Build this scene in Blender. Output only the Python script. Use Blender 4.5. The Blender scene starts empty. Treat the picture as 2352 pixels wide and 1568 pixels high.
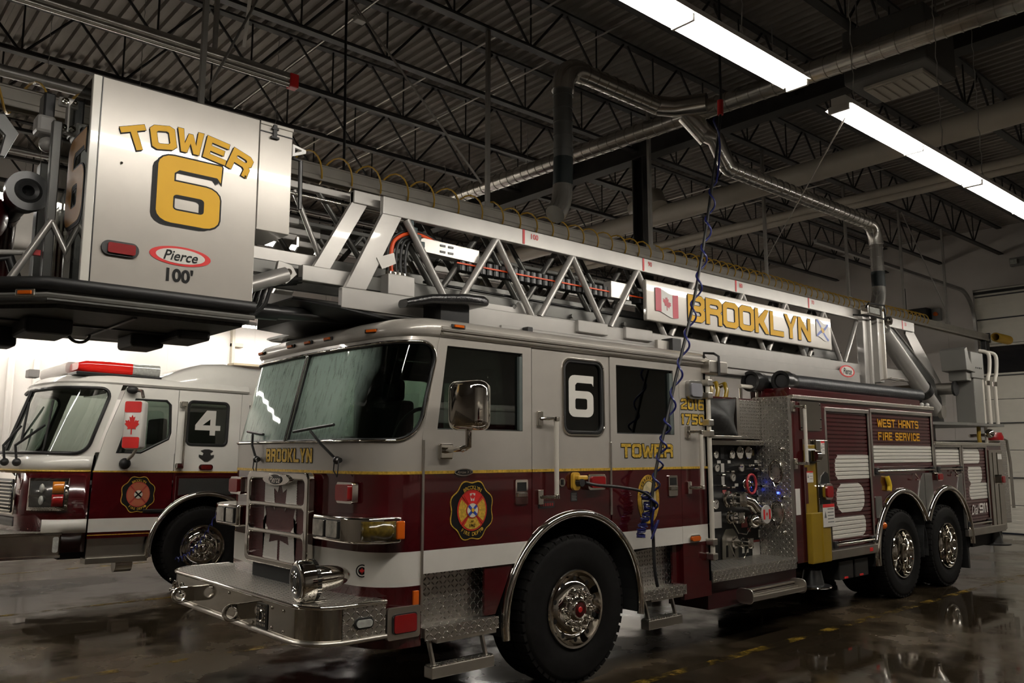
import bpy, bmesh, math, random
from mathutils import Vector, Matrix
R = random.Random(7)
PI = math.pi
scene = bpy.context.scene
COL = scene.collection

# ---------------------------------------------------------------- camera, world, exposure
# frame: x runs back along the tower truck (front axle at x=0), y away from the camera side, z up (metres)
cam = bpy.data.cameras.new('camera')
cam.sensor_width = 36.0
cam.lens = 1898.14 / 2352.0 * 36.0
cam.clip_end = 200
cam_o = bpy.data.objects.new('camera', cam)
COL.objects.link(cam_o)
_yaw, _pit = 0.7232, 0.1347
_fw = Vector((math.sin(_yaw) * math.cos(_pit), math.cos(_yaw) * math.cos(_pit), math.sin(_pit)))
cam_o.location = (-4.7501, -4.6149, 1.7454)
cam_o.rotation_euler = _fw.to_track_quat('-Z', 'Y').to_euler()
scene.camera = cam_o
w = bpy.data.worlds.new('night')
scene.world = w
w.use_nodes = True
w.node_tree.nodes['Background'].inputs[0].default_value = (0.02, 0.022, 0.028, 1)
w.node_tree.nodes['Background'].inputs[1].default_value = 0.25
vs = scene.view_settings
vs.view_transform = 'Standard'
vs.look = 'None'
vs.gamma = 1.0
vs.use_curve_mapping = False
vs.exposure = 0.0
TUBE_POWER = 70.0          # emission strength of the fluorescent tubes

# ---------------------------------------------------------------- materials
MATS = {}
def nodes_of(m):
    nt = m.node_tree
    return nt, nt.nodes, nt.links
def N(nt, t, **k):
    n = nt.nodes.new(t)
    for a, v in k.items():
        setattr(n, a, v)
    return n
def S(nt, sock, v):
    if isinstance(v, bpy.types.NodeSocket):
        nt.links.new(v, sock)
    else:
        sock.default_value = v
def math_n(nt, op, a, b=None, c=None, clamp=False):
    n = N(nt, 'ShaderNodeMath', operation=op)
    n.use_clamp = clamp
    S(nt, n.inputs[0], a)
    if b is not None: S(nt, n.inputs[1], b)
    if c is not None: S(nt, n.inputs[2], c)
    return n.outputs[0]
def mix_c(nt, f, a, b):
    n = N(nt, 'ShaderNodeMix', data_type='RGBA')
    S(nt, n.inputs[0], f); S(nt, n.inputs[6], a); S(nt, n.inputs[7], b)
    return n.outputs[2]
def ramp(nt, f, lo, hi, a=0.0, b=1.0):
    n = N(nt, 'ShaderNodeMapRange')
    n.clamp = True
    S(nt, n.inputs[0], f)
    n.inputs[1].default_value = lo; n.inputs[2].default_value = hi
    n.inputs[3].default_value = a; n.inputs[4].default_value = b
    return n.outputs[0]
def noise(nt, scale, detail=3, vec=None, rough=0.5):
    n = N(nt, 'ShaderNodeTexNoise')
    n.inputs['Scale'].default_value = scale
    n.inputs['Detail'].default_value = detail
    n.inputs['Roughness'].default_value = rough
    if vec is None:
        vec = N(nt, 'ShaderNodeTexCoord').outputs['Object']
    nt.links.new(vec, n.inputs['Vector'])
    return n.outputs[0]
def objvec(nt, sx=1, sy=1, sz=1):
    mp = N(nt, 'ShaderNodeMapping')
    mp.inputs['Scale'].default_value = (sx, sy, sz)
    nt.links.new(N(nt, 'ShaderNodeTexCoord').outputs['Object'], mp.inputs['Vector'])
    return mp.outputs[0]
def bump(nt, h, dist, strength=1.0):
    b = N(nt, 'ShaderNodeBump')
    b.inputs['Distance'].default_value = dist
    b.inputs['Strength'].default_value = strength
    nt.links.new(h, b.inputs['Height'])
    return b.outputs[0]
def mat(name, col, rough=0.5, metal=0.0, var=0.0, vscale=6.0, coat=0.0, rvar=0.0, spec=0.5, emit=None, es=0.0, trans=0.0, alpha=1.0, bmp=0.0, bscale=60.0):
    if name in MATS: return MATS[name]
    m = bpy.data.materials.new(name)
    m.use_nodes = True
    nt, ns, ln = nodes_of(m)
    p = ns['Principled BSDF']
    c = (col[0], col[1], col[2], 1)
    nz = noise(nt, vscale, 4)
    if var > 0:
        S(nt, p.inputs['Base Color'], mix_c(nt, ramp(nt, nz, 0.3, 0.7), tuple(x * (1 - var) for x in col) + (1,), tuple(min(1, x * (1 + var)) for x in col) + (1,)))
    else:
        p.inputs['Base Color'].default_value = c
    if rvar > 0:
        S(nt, p.inputs['Roughness'], ramp(nt, nz, 0.3, 0.7, max(0.02, rough - rvar), min(1, rough + rvar)))
    else:
        p.inputs['Roughness'].default_value = rough
    p.inputs['Metallic'].default_value = metal
    p.inputs['Specular IOR Level'].default_value = spec
    p.inputs['Coat Weight'].default_value = coat
    p.inputs['Coat Roughness'].default_value = 0.04
    p.inputs['Transmission Weight'].default_value = trans
    p.inputs['Alpha'].default_value = alpha
    if emit:
        p.inputs['Emission Color'].default_value = (*emit, 1)
        p.inputs['Emission Strength'].default_value = es
    if bmp > 0:
        ln.new(bump(nt, noise(nt, bscale, 3), bmp), p.inputs['Normal'])
    MATS[name] = m
    return m
def tread(name, plane, pitch=0.034, col=(0.50, 0.475, 0.435), rough=0.26):
    """aluminium tread plate: alternating raised lozenges as fine relief"""
    if name in MATS: return MATS[name]
    m = mat(name, col, rough, 1.0)
    nt, ns, ln = nodes_of(m)
    p = ns['Principled BSDF']
    sp = N(nt, 'ShaderNodeSeparateXYZ')
    ln.new(N(nt, 'ShaderNodeTexCoord').outputs['Object'], sp.inputs[0])
    ax = {'x': 0, 'y': 1, 'z': 2}
    u = math_n(nt, 'DIVIDE', sp.outputs[ax[plane[0]]], pitch)
    v = math_n(nt, 'DIVIDE', sp.outputs[ax[plane[1]]], pitch)
    par = math_n(nt, 'FLOORED_MODULO', math_n(nt, 'ADD', math_n(nt, 'FLOOR', u), math_n(nt, 'FLOOR', v)), 2.0)
    sg = math_n(nt, 'MULTIPLY_ADD', par, 2.0, -1.0)
    fu = math_n(nt, 'SUBTRACT', math_n(nt, 'FRACT', u), 0.5)
    fv = math_n(nt, 'MULTIPLY', math_n(nt, 'SUBTRACT', math_n(nt, 'FRACT', v), 0.5), sg)
    a = math_n(nt, 'DIVIDE', math_n(nt, 'ADD', fu, fv), 0.78)
    b = math_n(nt, 'DIVIDE', math_n(nt, 'SUBTRACT', fu, fv), 0.24)
    d = math_n(nt, 'ADD', math_n(nt, 'MULTIPLY', a, a), math_n(nt, 'MULTIPLY', b, b))
    h = ramp(nt, d, 0.25, 1.0, 1.0, 0.0)
    ln.new(bump(nt, h, 0.010, 1.0), p.inputs['Normal'])
    S(nt, p.inputs['Roughness'], ramp(nt, h, 0, 1, rough + 0.1, rough - 0.06))
    return m
SILVER = mat('silver_paint', (0.40, 0.375, 0.335), 0.30, 0.25, var=0.03, coat=0.6)
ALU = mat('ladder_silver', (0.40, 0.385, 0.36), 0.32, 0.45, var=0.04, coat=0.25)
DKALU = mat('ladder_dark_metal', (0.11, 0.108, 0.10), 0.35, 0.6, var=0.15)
MAROON = mat('maroon_paint', (0.046, 0.0026, 0.004), 0.16, 0.0, var=0.08, coat=0.9)
WHITEP = mat('white_paint', (0.62, 0.60, 0.54), 0.22, 0.0, var=0.02, coat=0.6)
WSTRIPE = mat('white_reflective_tape', (0.60, 0.58, 0.53), 0.35, 0.0, var=0.03)
GOLD = mat('gold_leaf', (0.62, 0.40, 0.055), 0.32, 0.35, var=0.35, vscale=55)
GOLDF = mat('gold_vinyl', (0.62, 0.345, 0.010), 0.5, 0.0, var=0.03, spec=0.3)
BLACK = mat('black_vinyl', (0.006, 0.006, 0.006), 0.5, spec=0.2)
BLKM = mat('black_metal', (0.012, 0.012, 0.012), 0.3, 0.0, var=0.3)
RUBBER = mat('tyre_rubber', (0.0055, 0.005, 0.0046), 0.8, 0.0, spec=0.15, var=0.25, vscale=20, bmp=0.0006, bscale=140)
BLKR = mat('black_rubber_trim', (0.012, 0.012, 0.012), 0.5)
CHROME = mat('chrome', (0.72, 0.69, 0.64), 0.06, 1.0, rvar=0.03)
STAIN = mat('stainless', (0.60, 0.57, 0.51), 0.10, 1.0, rvar=0.04)
BRUSH = mat('brushed_aluminium', (0.56, 0.53, 0.48), 0.34, 1.0, var=0.06)
REDL = mat('red_lens', (0.20, 0.004, 0.005), 0.28, 0.0, coat=0.25)
AMBERL = mat('amber_lens', (0.55, 0.10, 0.006), 0.15, 0.0, coat=0.8)
CLEARL = mat('clear_lens', (0.55, 0.56, 0.52), 0.08, 0.3, coat=0.8, var=0.2, vscale=30)
REDV = mat('red_vinyl', (0.55, 0.02, 0.02), 0.35)
ORANGE = mat('orange_hose_cover', (0.75, 0.08, 0.012), 0.45)
YEL = mat('yellow_paint', (0.22, 0.14, 0.006), 0.35, coat=0.3, var=0.05)
HOSEY = mat('yellow_hose', (0.50, 0.30, 0.035), 0.35)
BLUEH = mat('blue_coil_hose', (0.012, 0.016, 0.11), 0.3, coat=0.3)
CLOTH = mat('black_cargo_cover', (0.016, 0.016, 0.015), 0.6, var=0.3, vscale=9, bmp=0.01, bscale=7)
TRXZ = tread('tread_plate_xz', 'xz')
TRXY = tread('tread_plate_xy', 'xy')
TRYZ = tread('tread_plate_yz', 'yz')
DARKIN = mat('cab_interior', (0.010, 0.010, 0.011), 0.7)

def glass(name, tint=(0.25, 0.32, 0.28), alpha=0.35, rough=0.02):
    if name in MATS: return MATS[name]
    m = bpy.data.materials.new(name); m.use_nodes = True
    nt, ns, ln = nodes_of(m)
    ns.remove(ns['Principled BSDF'])
    out = ns['Material Output']
    tr = N(nt, 'ShaderNodeBsdfTransparent'); tr.inputs[0].default_value = (*tint, 1)
    gl = N(nt, 'ShaderNodeBsdfGlossy'); gl.inputs[0].default_value = (0.9, 0.92, 0.9, 1); gl.inputs['Roughness'].default_value = rough
    fr = N(nt, 'ShaderNodeFresnel'); fr.inputs[0].default_value = 1.52
    mx = N(nt, 'ShaderNodeMixShader')
    ln.new(math_n(nt, 'MULTIPLY_ADD', fr.outputs[0], 1.4, 0.02, clamp=True), mx.inputs[0])
    ln.new(tr.outputs[0], mx.inputs[1]); ln.new(gl.outputs[0], mx.inputs[2])
    ln.new(mx.outputs[0], out.inputs[0])
    MATS[name] = m
    return m
GLASS = glass('side_glass', (0.34, 0.40, 0.36))
SMOKE = glass('smoked_glass', (0.58, 0.57, 0.54))
CLEARG = glass('clear_glass', (0.75, 0.82, 0.78))

# ---------------------------------------------------------------- mesh helpers
class MB:
    """collects geometry for one mesh object"""
    def __init__(s):
        s.v = []; s.f = []; s.m = []; s.cur = 0
    def add(s, vs, fs):
        o = len(s.v)
        s.v += [tuple(p) for p in vs]
        s.f += [tuple(o + i for i in f) for f in fs]
        s.m += [s.cur] * len(fs)
        return s
    def box(s, x0, x1, y0, y1, z0, z1):
        x0, x1 = min(x0, x1), max(x0, x1); y0, y1 = min(y0, y1), max(y0, y1); z0, z1 = min(z0, z1), max(z0, z1)
        return s.add([(x0,y0,z0),(x1,y0,z0),(x1,y1,z0),(x0,y1,z0),(x0,y0,z1),(x1,y0,z1),(x1,y1,z1),(x0,y1,z1)],
                     [(0,3,2,1),(4,5,6,7),(0,1,5,4),(1,2,6,5),(2,3,7,6),(3,0,4,7)])
    def bar(s, p0, p1, w, h, up=(0, 0, 1)):
        """rectangular bar, w sideways, h along up"""
        p0 = Vector(p0); p1 = Vector(p1); d = (p1 - p0).normalized()
        u = Vector(up); sd = d.cross(u)
        if sd.length < 1e-5: sd = d.cross(Vector((1, 0, 0)))
        sd.normalize(); u = sd.cross(d)
        vs = []
        for p in (p0, p1):
            for a, b in ((-1,-1),(1,-1),(1,1),(-1,1)):
                vs.append(p + sd * a * w / 2 + u * b * h / 2)
        return s.add(vs, [(0,1,2,3),(7,6,5,4),(0,4,5,1),(1,5,6,2),(2,6,7,3),(3,7,4,0)])
    def cyl(s, p0, p1, r, n=12, r2=None, cap=True):
        r2 = r if r2 is None else r2
        p0 = Vector(p0); p1 = Vector(p1); d = (p1 - p0).normalized()
        a = d.orthogonal().normalized(); b = d.cross(a)
        vs = []
        for p, rr in ((p0, r), (p1, r2)):
            for i in range(n):
                t = 2 * PI * i / n
                vs.append(p + a * math.cos(t) * rr + b * math.sin(t) * rr)
        fs = [(i, (i+1) % n, n + (i+1) % n, n + i) for i in range(n)]
        if cap: fs += [tuple(range(n-1, -1, -1)), tuple(range(n, 2*n))]
        return s.add(vs, fs)
    def path(s, pts, r, n=8, closed=False, cap=True, flat=None):
        """tube along points; flat=(w,h) makes a rectangular section"""
        P = [Vector(p) for p in pts]; k = len(P)
        tg = []
        for i in range(k):
            a = P[i-1] if (i > 0 or closed) else P[i]
            b = P[(i+1) % k] if (i < k-1 or closed) else P[i]
            t = (b - a)
            tg.append(t.normalized() if t.length > 1e-9 else Vector((0, 0, 1)))
        nrm = tg[0].orthogonal().normalized()
        vs = []
        for i in range(k):
            nrm = (nrm - tg[i] * nrm.dot(tg[i]))
            if nrm.length < 1e-6: nrm = tg[i].orthogonal()
            nrm.normalize(); bn = tg[i].cross(nrm)
            rr = r[i] if isinstance(r, (list, tuple)) else r
            for j in range(n):
                t = 2 * PI * j / n
                vs.append(P[i] + nrm * math.cos(t) * rr + bn * math.sin(t) * rr)
        fs = []
        for i in range(k if closed else k-1):
            i2 = (i+1) % k
            for j in range(n):
                j2 = (j+1) % n
                fs.append((i*n+j, i*n+j2, i2*n+j2, i2*n+j))
        if not closed and cap:
            fs.append(tuple(range(n-1, -1, -1))); fs.append(tuple((k-1)*n + j for j in range(n)))
        return s.add(vs, fs)
    def lathe(s, prof, o, ax='y', n=32, sgn=1, closed=False):
        """profile [(r, h)] around axis through o"""
        o = Vector(o); vs = []
        e = {'x': (Vector((1,0,0)), Vector((0,1,0)), Vector((0,0,1))), 'y': (Vector((0,1,0)), Vector((0,0,1)), Vector((1,0,0))), 'z': (Vector((0,0,1)), Vector((1,0,0)), Vector((0,1,0)))}[ax]
        k = len(prof)
        for r, h in prof:
            for i in range(n):
                t = 2 * PI * i / n
                vs.append(o + e[0] * h * sgn + (e[1] * math.cos(t) + e[2] * math.sin(t)) * max(r, 1e-4))
        fs = []
        for a in range(k if closed else k - 1):
            b = (a + 1) % k
            for i in range(n):
                j = (i+1) % n
                fs.append((a*n+i, a*n+j, b*n+j, b*n+i))
        return s.add(vs, fs)
    def sphere(s, o, r, n=12, m=8, sx=1, sy=1, sz=1):
        o = Vector(o); vs = []; fs = []
        for a in range(m + 1):
            ph = PI * a / m
            for i in range(n):
                t = 2 * PI * i / n
                vs.append(o + Vector((math.sin(ph)*math.cos(t)*r*sx, math.sin(ph)*math.sin(t)*r*sy, math.cos(ph)*r*sz)))
        for a in range(m):
            for i in range(n):
                j = (i+1) % n
                fs.append((a*n+i, (a+1)*n+i, (a+1)*n+j, a*n+j))
        return s.add(vs, fs)
    def poly(s, pts, holes=(), d=0.01, f=None):
        """flat polygon (with holes) in 2D, extruded to thickness d, mapped by f(a, b, depth)"""
        bm = bmesh.new()
        edges = []
        for loop in [pts] + list(holes):
            vv = [bm.verts.new((a, b, 0)) for a, b in loop]
            edges += [bm.edges.new((vv[i], vv[(i+1) % len(vv)])) for i in range(len(vv))]
        bmesh.ops.triangle_fill(bm, use_beauty=True, use_dissolve=False, edges=edges, normal=(0, 0, 1))
        bm.verts.index_update()
        base = [(p.co.x, p.co.y) for p in bm.verts]
        tris = [tuple(q.index for q in t.verts) for t in bm.faces]
        bnd = [(e.verts[0].index, e.verts[1].index) for e in bm.edges if len(e.link_faces) == 1]
        bm.free()
        k = len(base)
        vs = [f(a, b, 0) for a, b in base] + [f(a, b, d) for a, b in base]
        fs = [t for t in tris] + [tuple(k + i for i in reversed(t)) for t in tris]
        fs += [(a, b, k + b, k + a) for a, b in bnd]
        return s.add(vs, fs)
    def grid(s, rows):
        """quad surface through rows of points"""
        k = len(rows[0]); vs = [p for r in rows for p in r]
        fs = [(i*k+j, i*k+j+1, (i+1)*k+j+1, (i+1)*k+j) for i in range(len(rows)-1) for j in range(k-1)]
        return s.add(vs, fs)
    def build(s, name, mats, parent=None, smooth=None, bev=0.0, seg=2, solid=0.0, fix=True):
        me = bpy.data.meshes.new(name)
        me.from_pydata(s.v, [], s.f)
        for m in (mats if isinstance(mats, (list, tuple)) else [mats]):
            me.materials.append(m)
        if any(s.m):
            me.polygons.foreach_set('material_index', s.m)
        bm = bmesh.new(); bm.from_mesh(me)
        bmesh.ops.remove_doubles(bm, verts=bm.verts, dist=1e-5)
        if fix: bmesh.ops.recalc_face_normals(bm, faces=bm.faces)
        bm.to_mesh(me); bm.free()
        if smooth is not None:
            me.polygons.foreach_set('use_smooth', [True] * len(me.polygons))
            me.set_sharp_from_angle(angle=math.radians(smooth))
        o = bpy.data.objects.new(name, me)
        COL.objects.link(o)
        if parent: o.parent = parent
        if solid > 0:
            md = o.modifiers.new('thick', 'SOLIDIFY'); md.thickness = solid; md.offset = 0
        if bev > 0:
            md = o.modifiers.new('bevel', 'BEVEL'); md.width = bev; md.segments = seg; md.limit_method = 'ANGLE'; md.angle_limit = math.radians(40)
            md.harden_normals = False
        return o
def box(name, m, parent, x0, x1, y0, y1, z0, z1, bev=0.004, seg=2):
    return MB().box(x0, x1, y0, y1, z0, z1).build(name, m, parent, bev=bev, seg=seg, smooth=40 if bev else None)
def cyl(name, m, parent, p0, p1, r, n=16, r2=None):
    return MB().cyl(p0, p1, r, n, r2).build(name, m, parent, smooth=40)
def tube(name, m, parent, pts, r, n=8, closed=False):
    return MB().path(pts, r, n, closed).build(name, m, parent, smooth=60)
def thing(name, label, cat, loc=(0, 0, 0), rot=(0, 0, 0), group=None):
    o = bpy.data.objects.new(name, None)
    COL.objects.link(o)
    o.location = loc; o.rotation_euler = rot
    return tag(o, label, cat, group)
def tag(o, label, cat, group=None):
    o['label'] = label; o['category'] = cat
    if group: o['group'] = group
    return o
def struct(o):
    o['kind'] = 'structure'
    return o
def copy_to(src, parent, loc=None, rot=None, scale=None):
    c = src.copy(); COL.objects.link(c); c.parent = parent
    if loc is not None: c.location = loc
    if rot is not None: c.rotation_euler = rot
    if scale is not None: c.scale = scale
    return c
def clip(poly, axis, val, keep):
    """cut a 2D polygon at a line; keep +1 above, -1 below"""
    out = []
    for i in range(len(poly)):
        a = poly[i]; b = poly[(i+1) % len(poly)]
        ia = (a[axis] - val) * keep >= -1e-9; ib = (b[axis] - val) * keep >= -1e-9
        if ia: out.append(a)
        if ia != ib:
            t = (val - a[axis]) / (b[axis] - a[axis])
            out.append((a[0] + (b[0]-a[0])*t, a[1] + (b[1]-a[1])*t))
    o2 = []
    for p in out:
        if not o2 or math.hypot(p[0]-o2[-1][0], p[1]-o2[-1][1]) > 1e-5: o2.append(p)
    if len(o2) > 1 and math.hypot(o2[0][0]-o2[-1][0], o2[0][1]-o2[-1][1]) < 1e-5: o2.pop()
    return o2
def rrect(x0, x1, z0, z1, r, n=5):
    out = []
    for cx, cz, a0 in ((x1-r, z1-r, 0), (x0+r, z1-r, 90), (x0+r, z0+r, 180), (x1-r, z0+r, 270)):
        for i in range(n+1):
            a = math.radians(a0 + 90*i/n)
            out.append((cx + r*math.cos(a), cz + r*math.sin(a)))
    return out
def near(y):      # map for panels facing the camera side (normal -y): (a,b,d) -> (x, y+d, z)
    return lambda a, b, d: (a, y + d, b)
def plate(name, m, parent, pts, y, d, holes=(), bev=0.0):
    return MB().poly(pts, holes, d, near(y)).build(name, m, parent, bev=bev)

# ---------------------------------------------------------------- lettering
def stroke_poly(mb, pts, t, fm, d):
    """thick polyline with mitred joints as one ribbon"""
    closed = len(pts) > 2 and abs(pts[0][0]-pts[-1][0]) + abs(pts[0][1]-pts[-1][1]) < 1e-6
    P = [Vector((a, b)) for a, b in (pts[:-1] if closed else pts)]
    k = len(P); L = []; Rr = []
    for i in range(k):
        if closed or 0 < i < k-1:
            d0 = (P[i] - P[i-1]).normalized(); d1 = (P[(i+1) % k] - P[i]).normalized()
        elif i == 0:
            d0 = d1 = (P[1] - P[0]).normalized()
        else:
            d0 = d1 = (P[k-1] - P[k-2]).normalized()
        n0 = Vector((-d0.y, d0.x)); n1 = Vector((-d1.y, d1.x)); n = n0 + n1
        if n.length < 1e-6: n = n0
        n.normalize(); c = max(0.45, n.dot(n0))
        L.append(P[i] + n * t / 2 / c); Rr.append(P[i] - n * t / 2 / c)
    if not closed:
        e0 = (P[0]-P[1]).normalized(); e1 = (P[-1]-P[-2]).normalized()
        for q in (L, Rr):
            q[0] = q[0] + e0 * t / 2; q[-1] = q[-1] + e1 * t / 2
    vs = []
    for a, b in zip(L, Rr):
        vs += [fm(a.x, a.y, 0), fm(b.x, b.y, 0), fm(a.x, a.y, d), fm(b.x, b.y, d)]
    fs = []
    for i in range(k if closed else k-1):
        a = 4*i; b = 4*((i+1) % k)
        fs += [(a, a+1, b+1, b), (a+2, b+2, b+3, a+3), (a, b, b+2, a+2), (a+1, a+3, b+3, b+1)]
    if not closed:
        fs += [(0, 2, 3, 1), (4*k-4, 4*k-3, 4*k-1, 4*k-2)]
    mb.add(vs, fs)
# block alphabet: outline and counters of each letter in a 4 x 6 box; tx, ty stroke widths in box units
def glyph(c, tx, ty):
    k = 0.75; m = 3.0
    mir = lambda P: [(4 - x, 6 - y) for x, y in P]
    ob = [(k, 0), (4-k, 0), (4, k), (4, 6-k), (4-k, 6), (k, 6), (0, 6-k), (0, k)]
    q = 0.3
    def hole(x0, x1, y0, y1, r=q): return [(x0+r, y0), (x1-r, y0), (x1, y0+r), (x1, y1-r), (x1-r, y1), (x0+r, y1), (x0, y1-r), (x0, y0+r)]
    box_h = lambda y0, y1: hole(tx, 4-tx, y0, y1, min(q, (4-2*tx)*0.3, (y1-y0)*0.3))
    if c in 'O0': return ob, [box_h(ty, 6-ty)]
    if c == 'B': return [(0, 0), (4-k, 0), (4, k), (4, m-0.45), (3.65, m), (4, m+0.45), (4, 6-k), (4-k, 6), (0, 6)], [box_h(ty, m-ty/2), box_h(m+ty/2, 6-ty)]
    if c == 'D': return [(0, 0), (4-k, 0), (4, k), (4, 6-k), (4-k, 6), (0, 6)], [box_h(ty, 6-ty)]
    if c == 'P': return [(0, 0), (tx, 0), (tx, 2.4), (4-k, 2.4), (4, 2.4+k), (4, 6-k), (4-k, 6), (0, 6)], [box_h(2.4+ty, 6-ty)]
    if c == 'R': return [(0, 0), (tx, 0), (tx, m-ty/2), (4-tx-0.35, m-ty/2), (4-tx, m-ty/2-0.4), (4-tx, 0), (4, 0), (4, m-0.5), (3.6, m), (4, m+0.5), (4, 6-k), (4-k, 6), (0, 6)], [box_h(m+ty/2, 6-ty)]
    if c == 'A': return [(0, 0), (tx, 0), (tx, 1.7), (4-tx, 1.7), (4-tx, 0), (4, 0), (4, 6-k), (4-k, 6), (k, 6), (0, 6-k)], [box_h(1.7+ty, 6-ty)]
    if c == '6':
        def cr(cx, cy, r, a0): return [(cx + r*math.cos(math.radians(a0 + 22.5*i)), cy + r*math.sin(math.radians(a0 + 22.5*i))) for i in range(5)]
        r = 0.95; hr = 0.28; t2 = ty*0.9
        o = cr(r, r, r, 180) + cr(4-r, r, r, 270) + cr(4-r, 3.75-r, r, 0) + [(tx, 3.75), (tx, 6-t2-0.35)] + [(tx+0.3, 6-t2), (3.75, 6-t2), (4.0, 6-t2-0.4), (4.05, 5.9), (4, 6)] + cr(r, 6-r, r, 90)
        return o, [cr(tx+hr, t2+hr, hr, 180) + cr(4-tx-hr, t2+hr, hr, 270) + cr(4-tx-hr, 3.75-t2-hr, hr, 0) + cr(tx+hr, 3.75-t2-hr, hr, 90)]
    if c == '9':
        o, h = glyph('6', tx, ty); return mir(o), [mir(z) for z in h]
    if c == '4': return [(2.35, 0), (2.35+tx, 0), (2.35+tx, 1.2), (4, 1.2), (4, 1.2+ty), (2.35+tx, 1.2+ty), (2.35+tx, 6), (1.7, 6), (0, 1.2+ty), (0, 1.2), (2.35, 1.2)], [[(1.15, 1.2+ty), (2.35, 1.2+ty), (2.35, 3.9)]]
    if c == '8': return ob, [box_h(ty, m-ty/2), box_h(m+ty/2, 6-ty)]
    P = {
     'L': [(0, 0), (4, 0), (4, ty), (tx, ty), (tx, 6), (0, 6)],
     'E': [(0, 0), (4, 0), (4, ty), (tx, ty), (tx, m-ty/2), (3.4, m-ty/2), (3.4, m+ty/2), (tx, m+ty/2), (tx, 6-ty), (4, 6-ty), (4, 6), (0, 6)],
     'F': [(0, 0), (tx, 0), (tx, m-ty/2), (3.4, m-ty/2), (3.4, m+ty/2), (tx, m+ty/2), (tx, 6-ty), (4, 6-ty), (4, 6), (0, 6)],
     'T': [(2-tx/2, 0), (2+tx/2, 0), (2+tx/2, 6-ty), (4, 6-ty), (4, 6), (0, 6), (0, 6-ty), (2-tx/2, 6-ty)],
     'H': [(0, 0), (tx, 0), (tx, m-ty/2), (4-tx, m-ty/2), (4-tx, 0), (4, 0), (4, 6), (4-tx, 6), (4-tx, m+ty/2), (tx, m+ty/2), (tx, 6), (0, 6)],
     'I': [(2-tx/2, 0), (2+tx/2, 0), (2+tx/2, 6), (2-tx/2, 6)],
     'N': [(0, 0), (tx, 0), (tx, 3.6), (4-tx, 0), (4, 0), (4, 6), (4-tx, 6), (4-tx, 2.4), (tx, 6), (0, 6)],
     'K': [(0, 0), (tx, 0), (tx, 2.1), (tx+0.25, 2.5), (4-tx*1.15, 0), (4, 0), (2.45, 3.1), (4, 6), (4-tx*1.15, 6), (tx, 3.6), (tx, 6), (0, 6)],
     'Y': [(2-tx/2, 0), (2+tx/2, 0), (2+tx/2, 2.5), (4, 6), (4-tx*1.1, 6), (2, 3.6), (tx*1.1, 6), (0, 6), (2-tx/2, 2.5)],
     'V': [(2-tx*0.45, 0), (2+tx*0.45, 0), (4, 6), (4-tx*1.05, 6), (2, 1.6), (tx*1.05, 6), (0, 6)],
     'W': [(0.5, 0), (1.45, 0), (2, 2.6), (2.55, 0), (3.5, 0), (4.2, 6), (4.2-tx*0.95, 6), (2.95, 2.2), (2.35, 5), (1.65, 5), (1.05, 2.2), (-0.2+tx*0.95, 6), (-0.2, 6)],
     'C': [(k, 0), (4-k, 0), (4, k), (4, 2), (4-tx, 2), (4-tx, ty), (tx, ty), (tx, 6-ty), (4-tx, 6-ty), (4-tx, 4), (4, 4), (4, 6-k), (4-k, 6), (k, 6), (0, 6-k), (0, k)],
     'S': [(k, 0), (4-k, 0), (4, k), (4, m+ty/2-k), (4-k, m+ty/2), (tx, m+ty/2), (tx, 6-ty), (4-tx, 6-ty), (4-tx, 4.4), (4, 4.4), (4, 6-k), (4-k, 6), (k, 6), (0, 6-k), (0, m-ty/2+k), (k, m-ty/2), (4-tx, m-ty/2), (4-tx, ty), (tx, ty), (tx, 1.6), (0, 1.6), (0, k)],
     '5': [(0, 0), (4-k, 0), (4, k), (4, m+ty/2-k+0.3), (4-k, m+ty/2+0.3), (tx, m+ty/2+0.3), (tx, 6-ty), (4, 6-ty), (4, 6), (0, 6), (0, m-ty/2+0.3), (4-tx, m-ty/2+0.3), (4-tx, ty), (0, ty)],
     '2': [(0, 0), (4, 0), (4, ty), (tx, ty), (tx, 1.6), (4, 3.3), (4, 6-k), (4-k, 6), (k, 6), (0, 6-k), (0, 4.3), (tx, 4.3), (tx, 6-ty), (4-tx, 6-ty), (4-tx, 3.8), (0, 2.1)],
     '7': [(0.9, 0), (0.9+tx, 0), (4, 4.6), (4, 6), (0, 6), (0, 6-ty), (4-tx*0.9, 6-ty)],
     '1': [(2-tx/2, 0), (2+tx/2, 0), (2+tx/2, 6), (2-tx/2, 6), (0.6, 5.2), (0.6, 5.2-ty*0.8), (2-tx/2, 5.0)],
    }
    return P[c], []
def grow(P, d):
    """offset a 2D polygon outwards by d (negative: inwards), mitred"""
    n = len(P)
    A = sum(P[i][0]*P[(i+1) % n][1] - P[(i+1) % n][0]*P[i][1] for i in range(n))
    sg = 1 if A > 0 else -1; out = []
    for i in range(n):
        a, b, c = Vector(P[i-1]), Vector(P[i]), Vector(P[(i+1) % n])
        d0 = (b - a).normalized(); d1 = (c - b).normalized()
        n0 = Vector((d0.y, -d0.x))*sg; n1 = Vector((d1.y, -d1.x))*sg
        m_ = n0 + n1
        if m_.length < 1e-6: m_ = n0
        m_.normalize(); co = max(0.5, m_.dot(n0))
        q = b + m_*d/co
        out.append((q.x, q.y))
    return out
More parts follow.
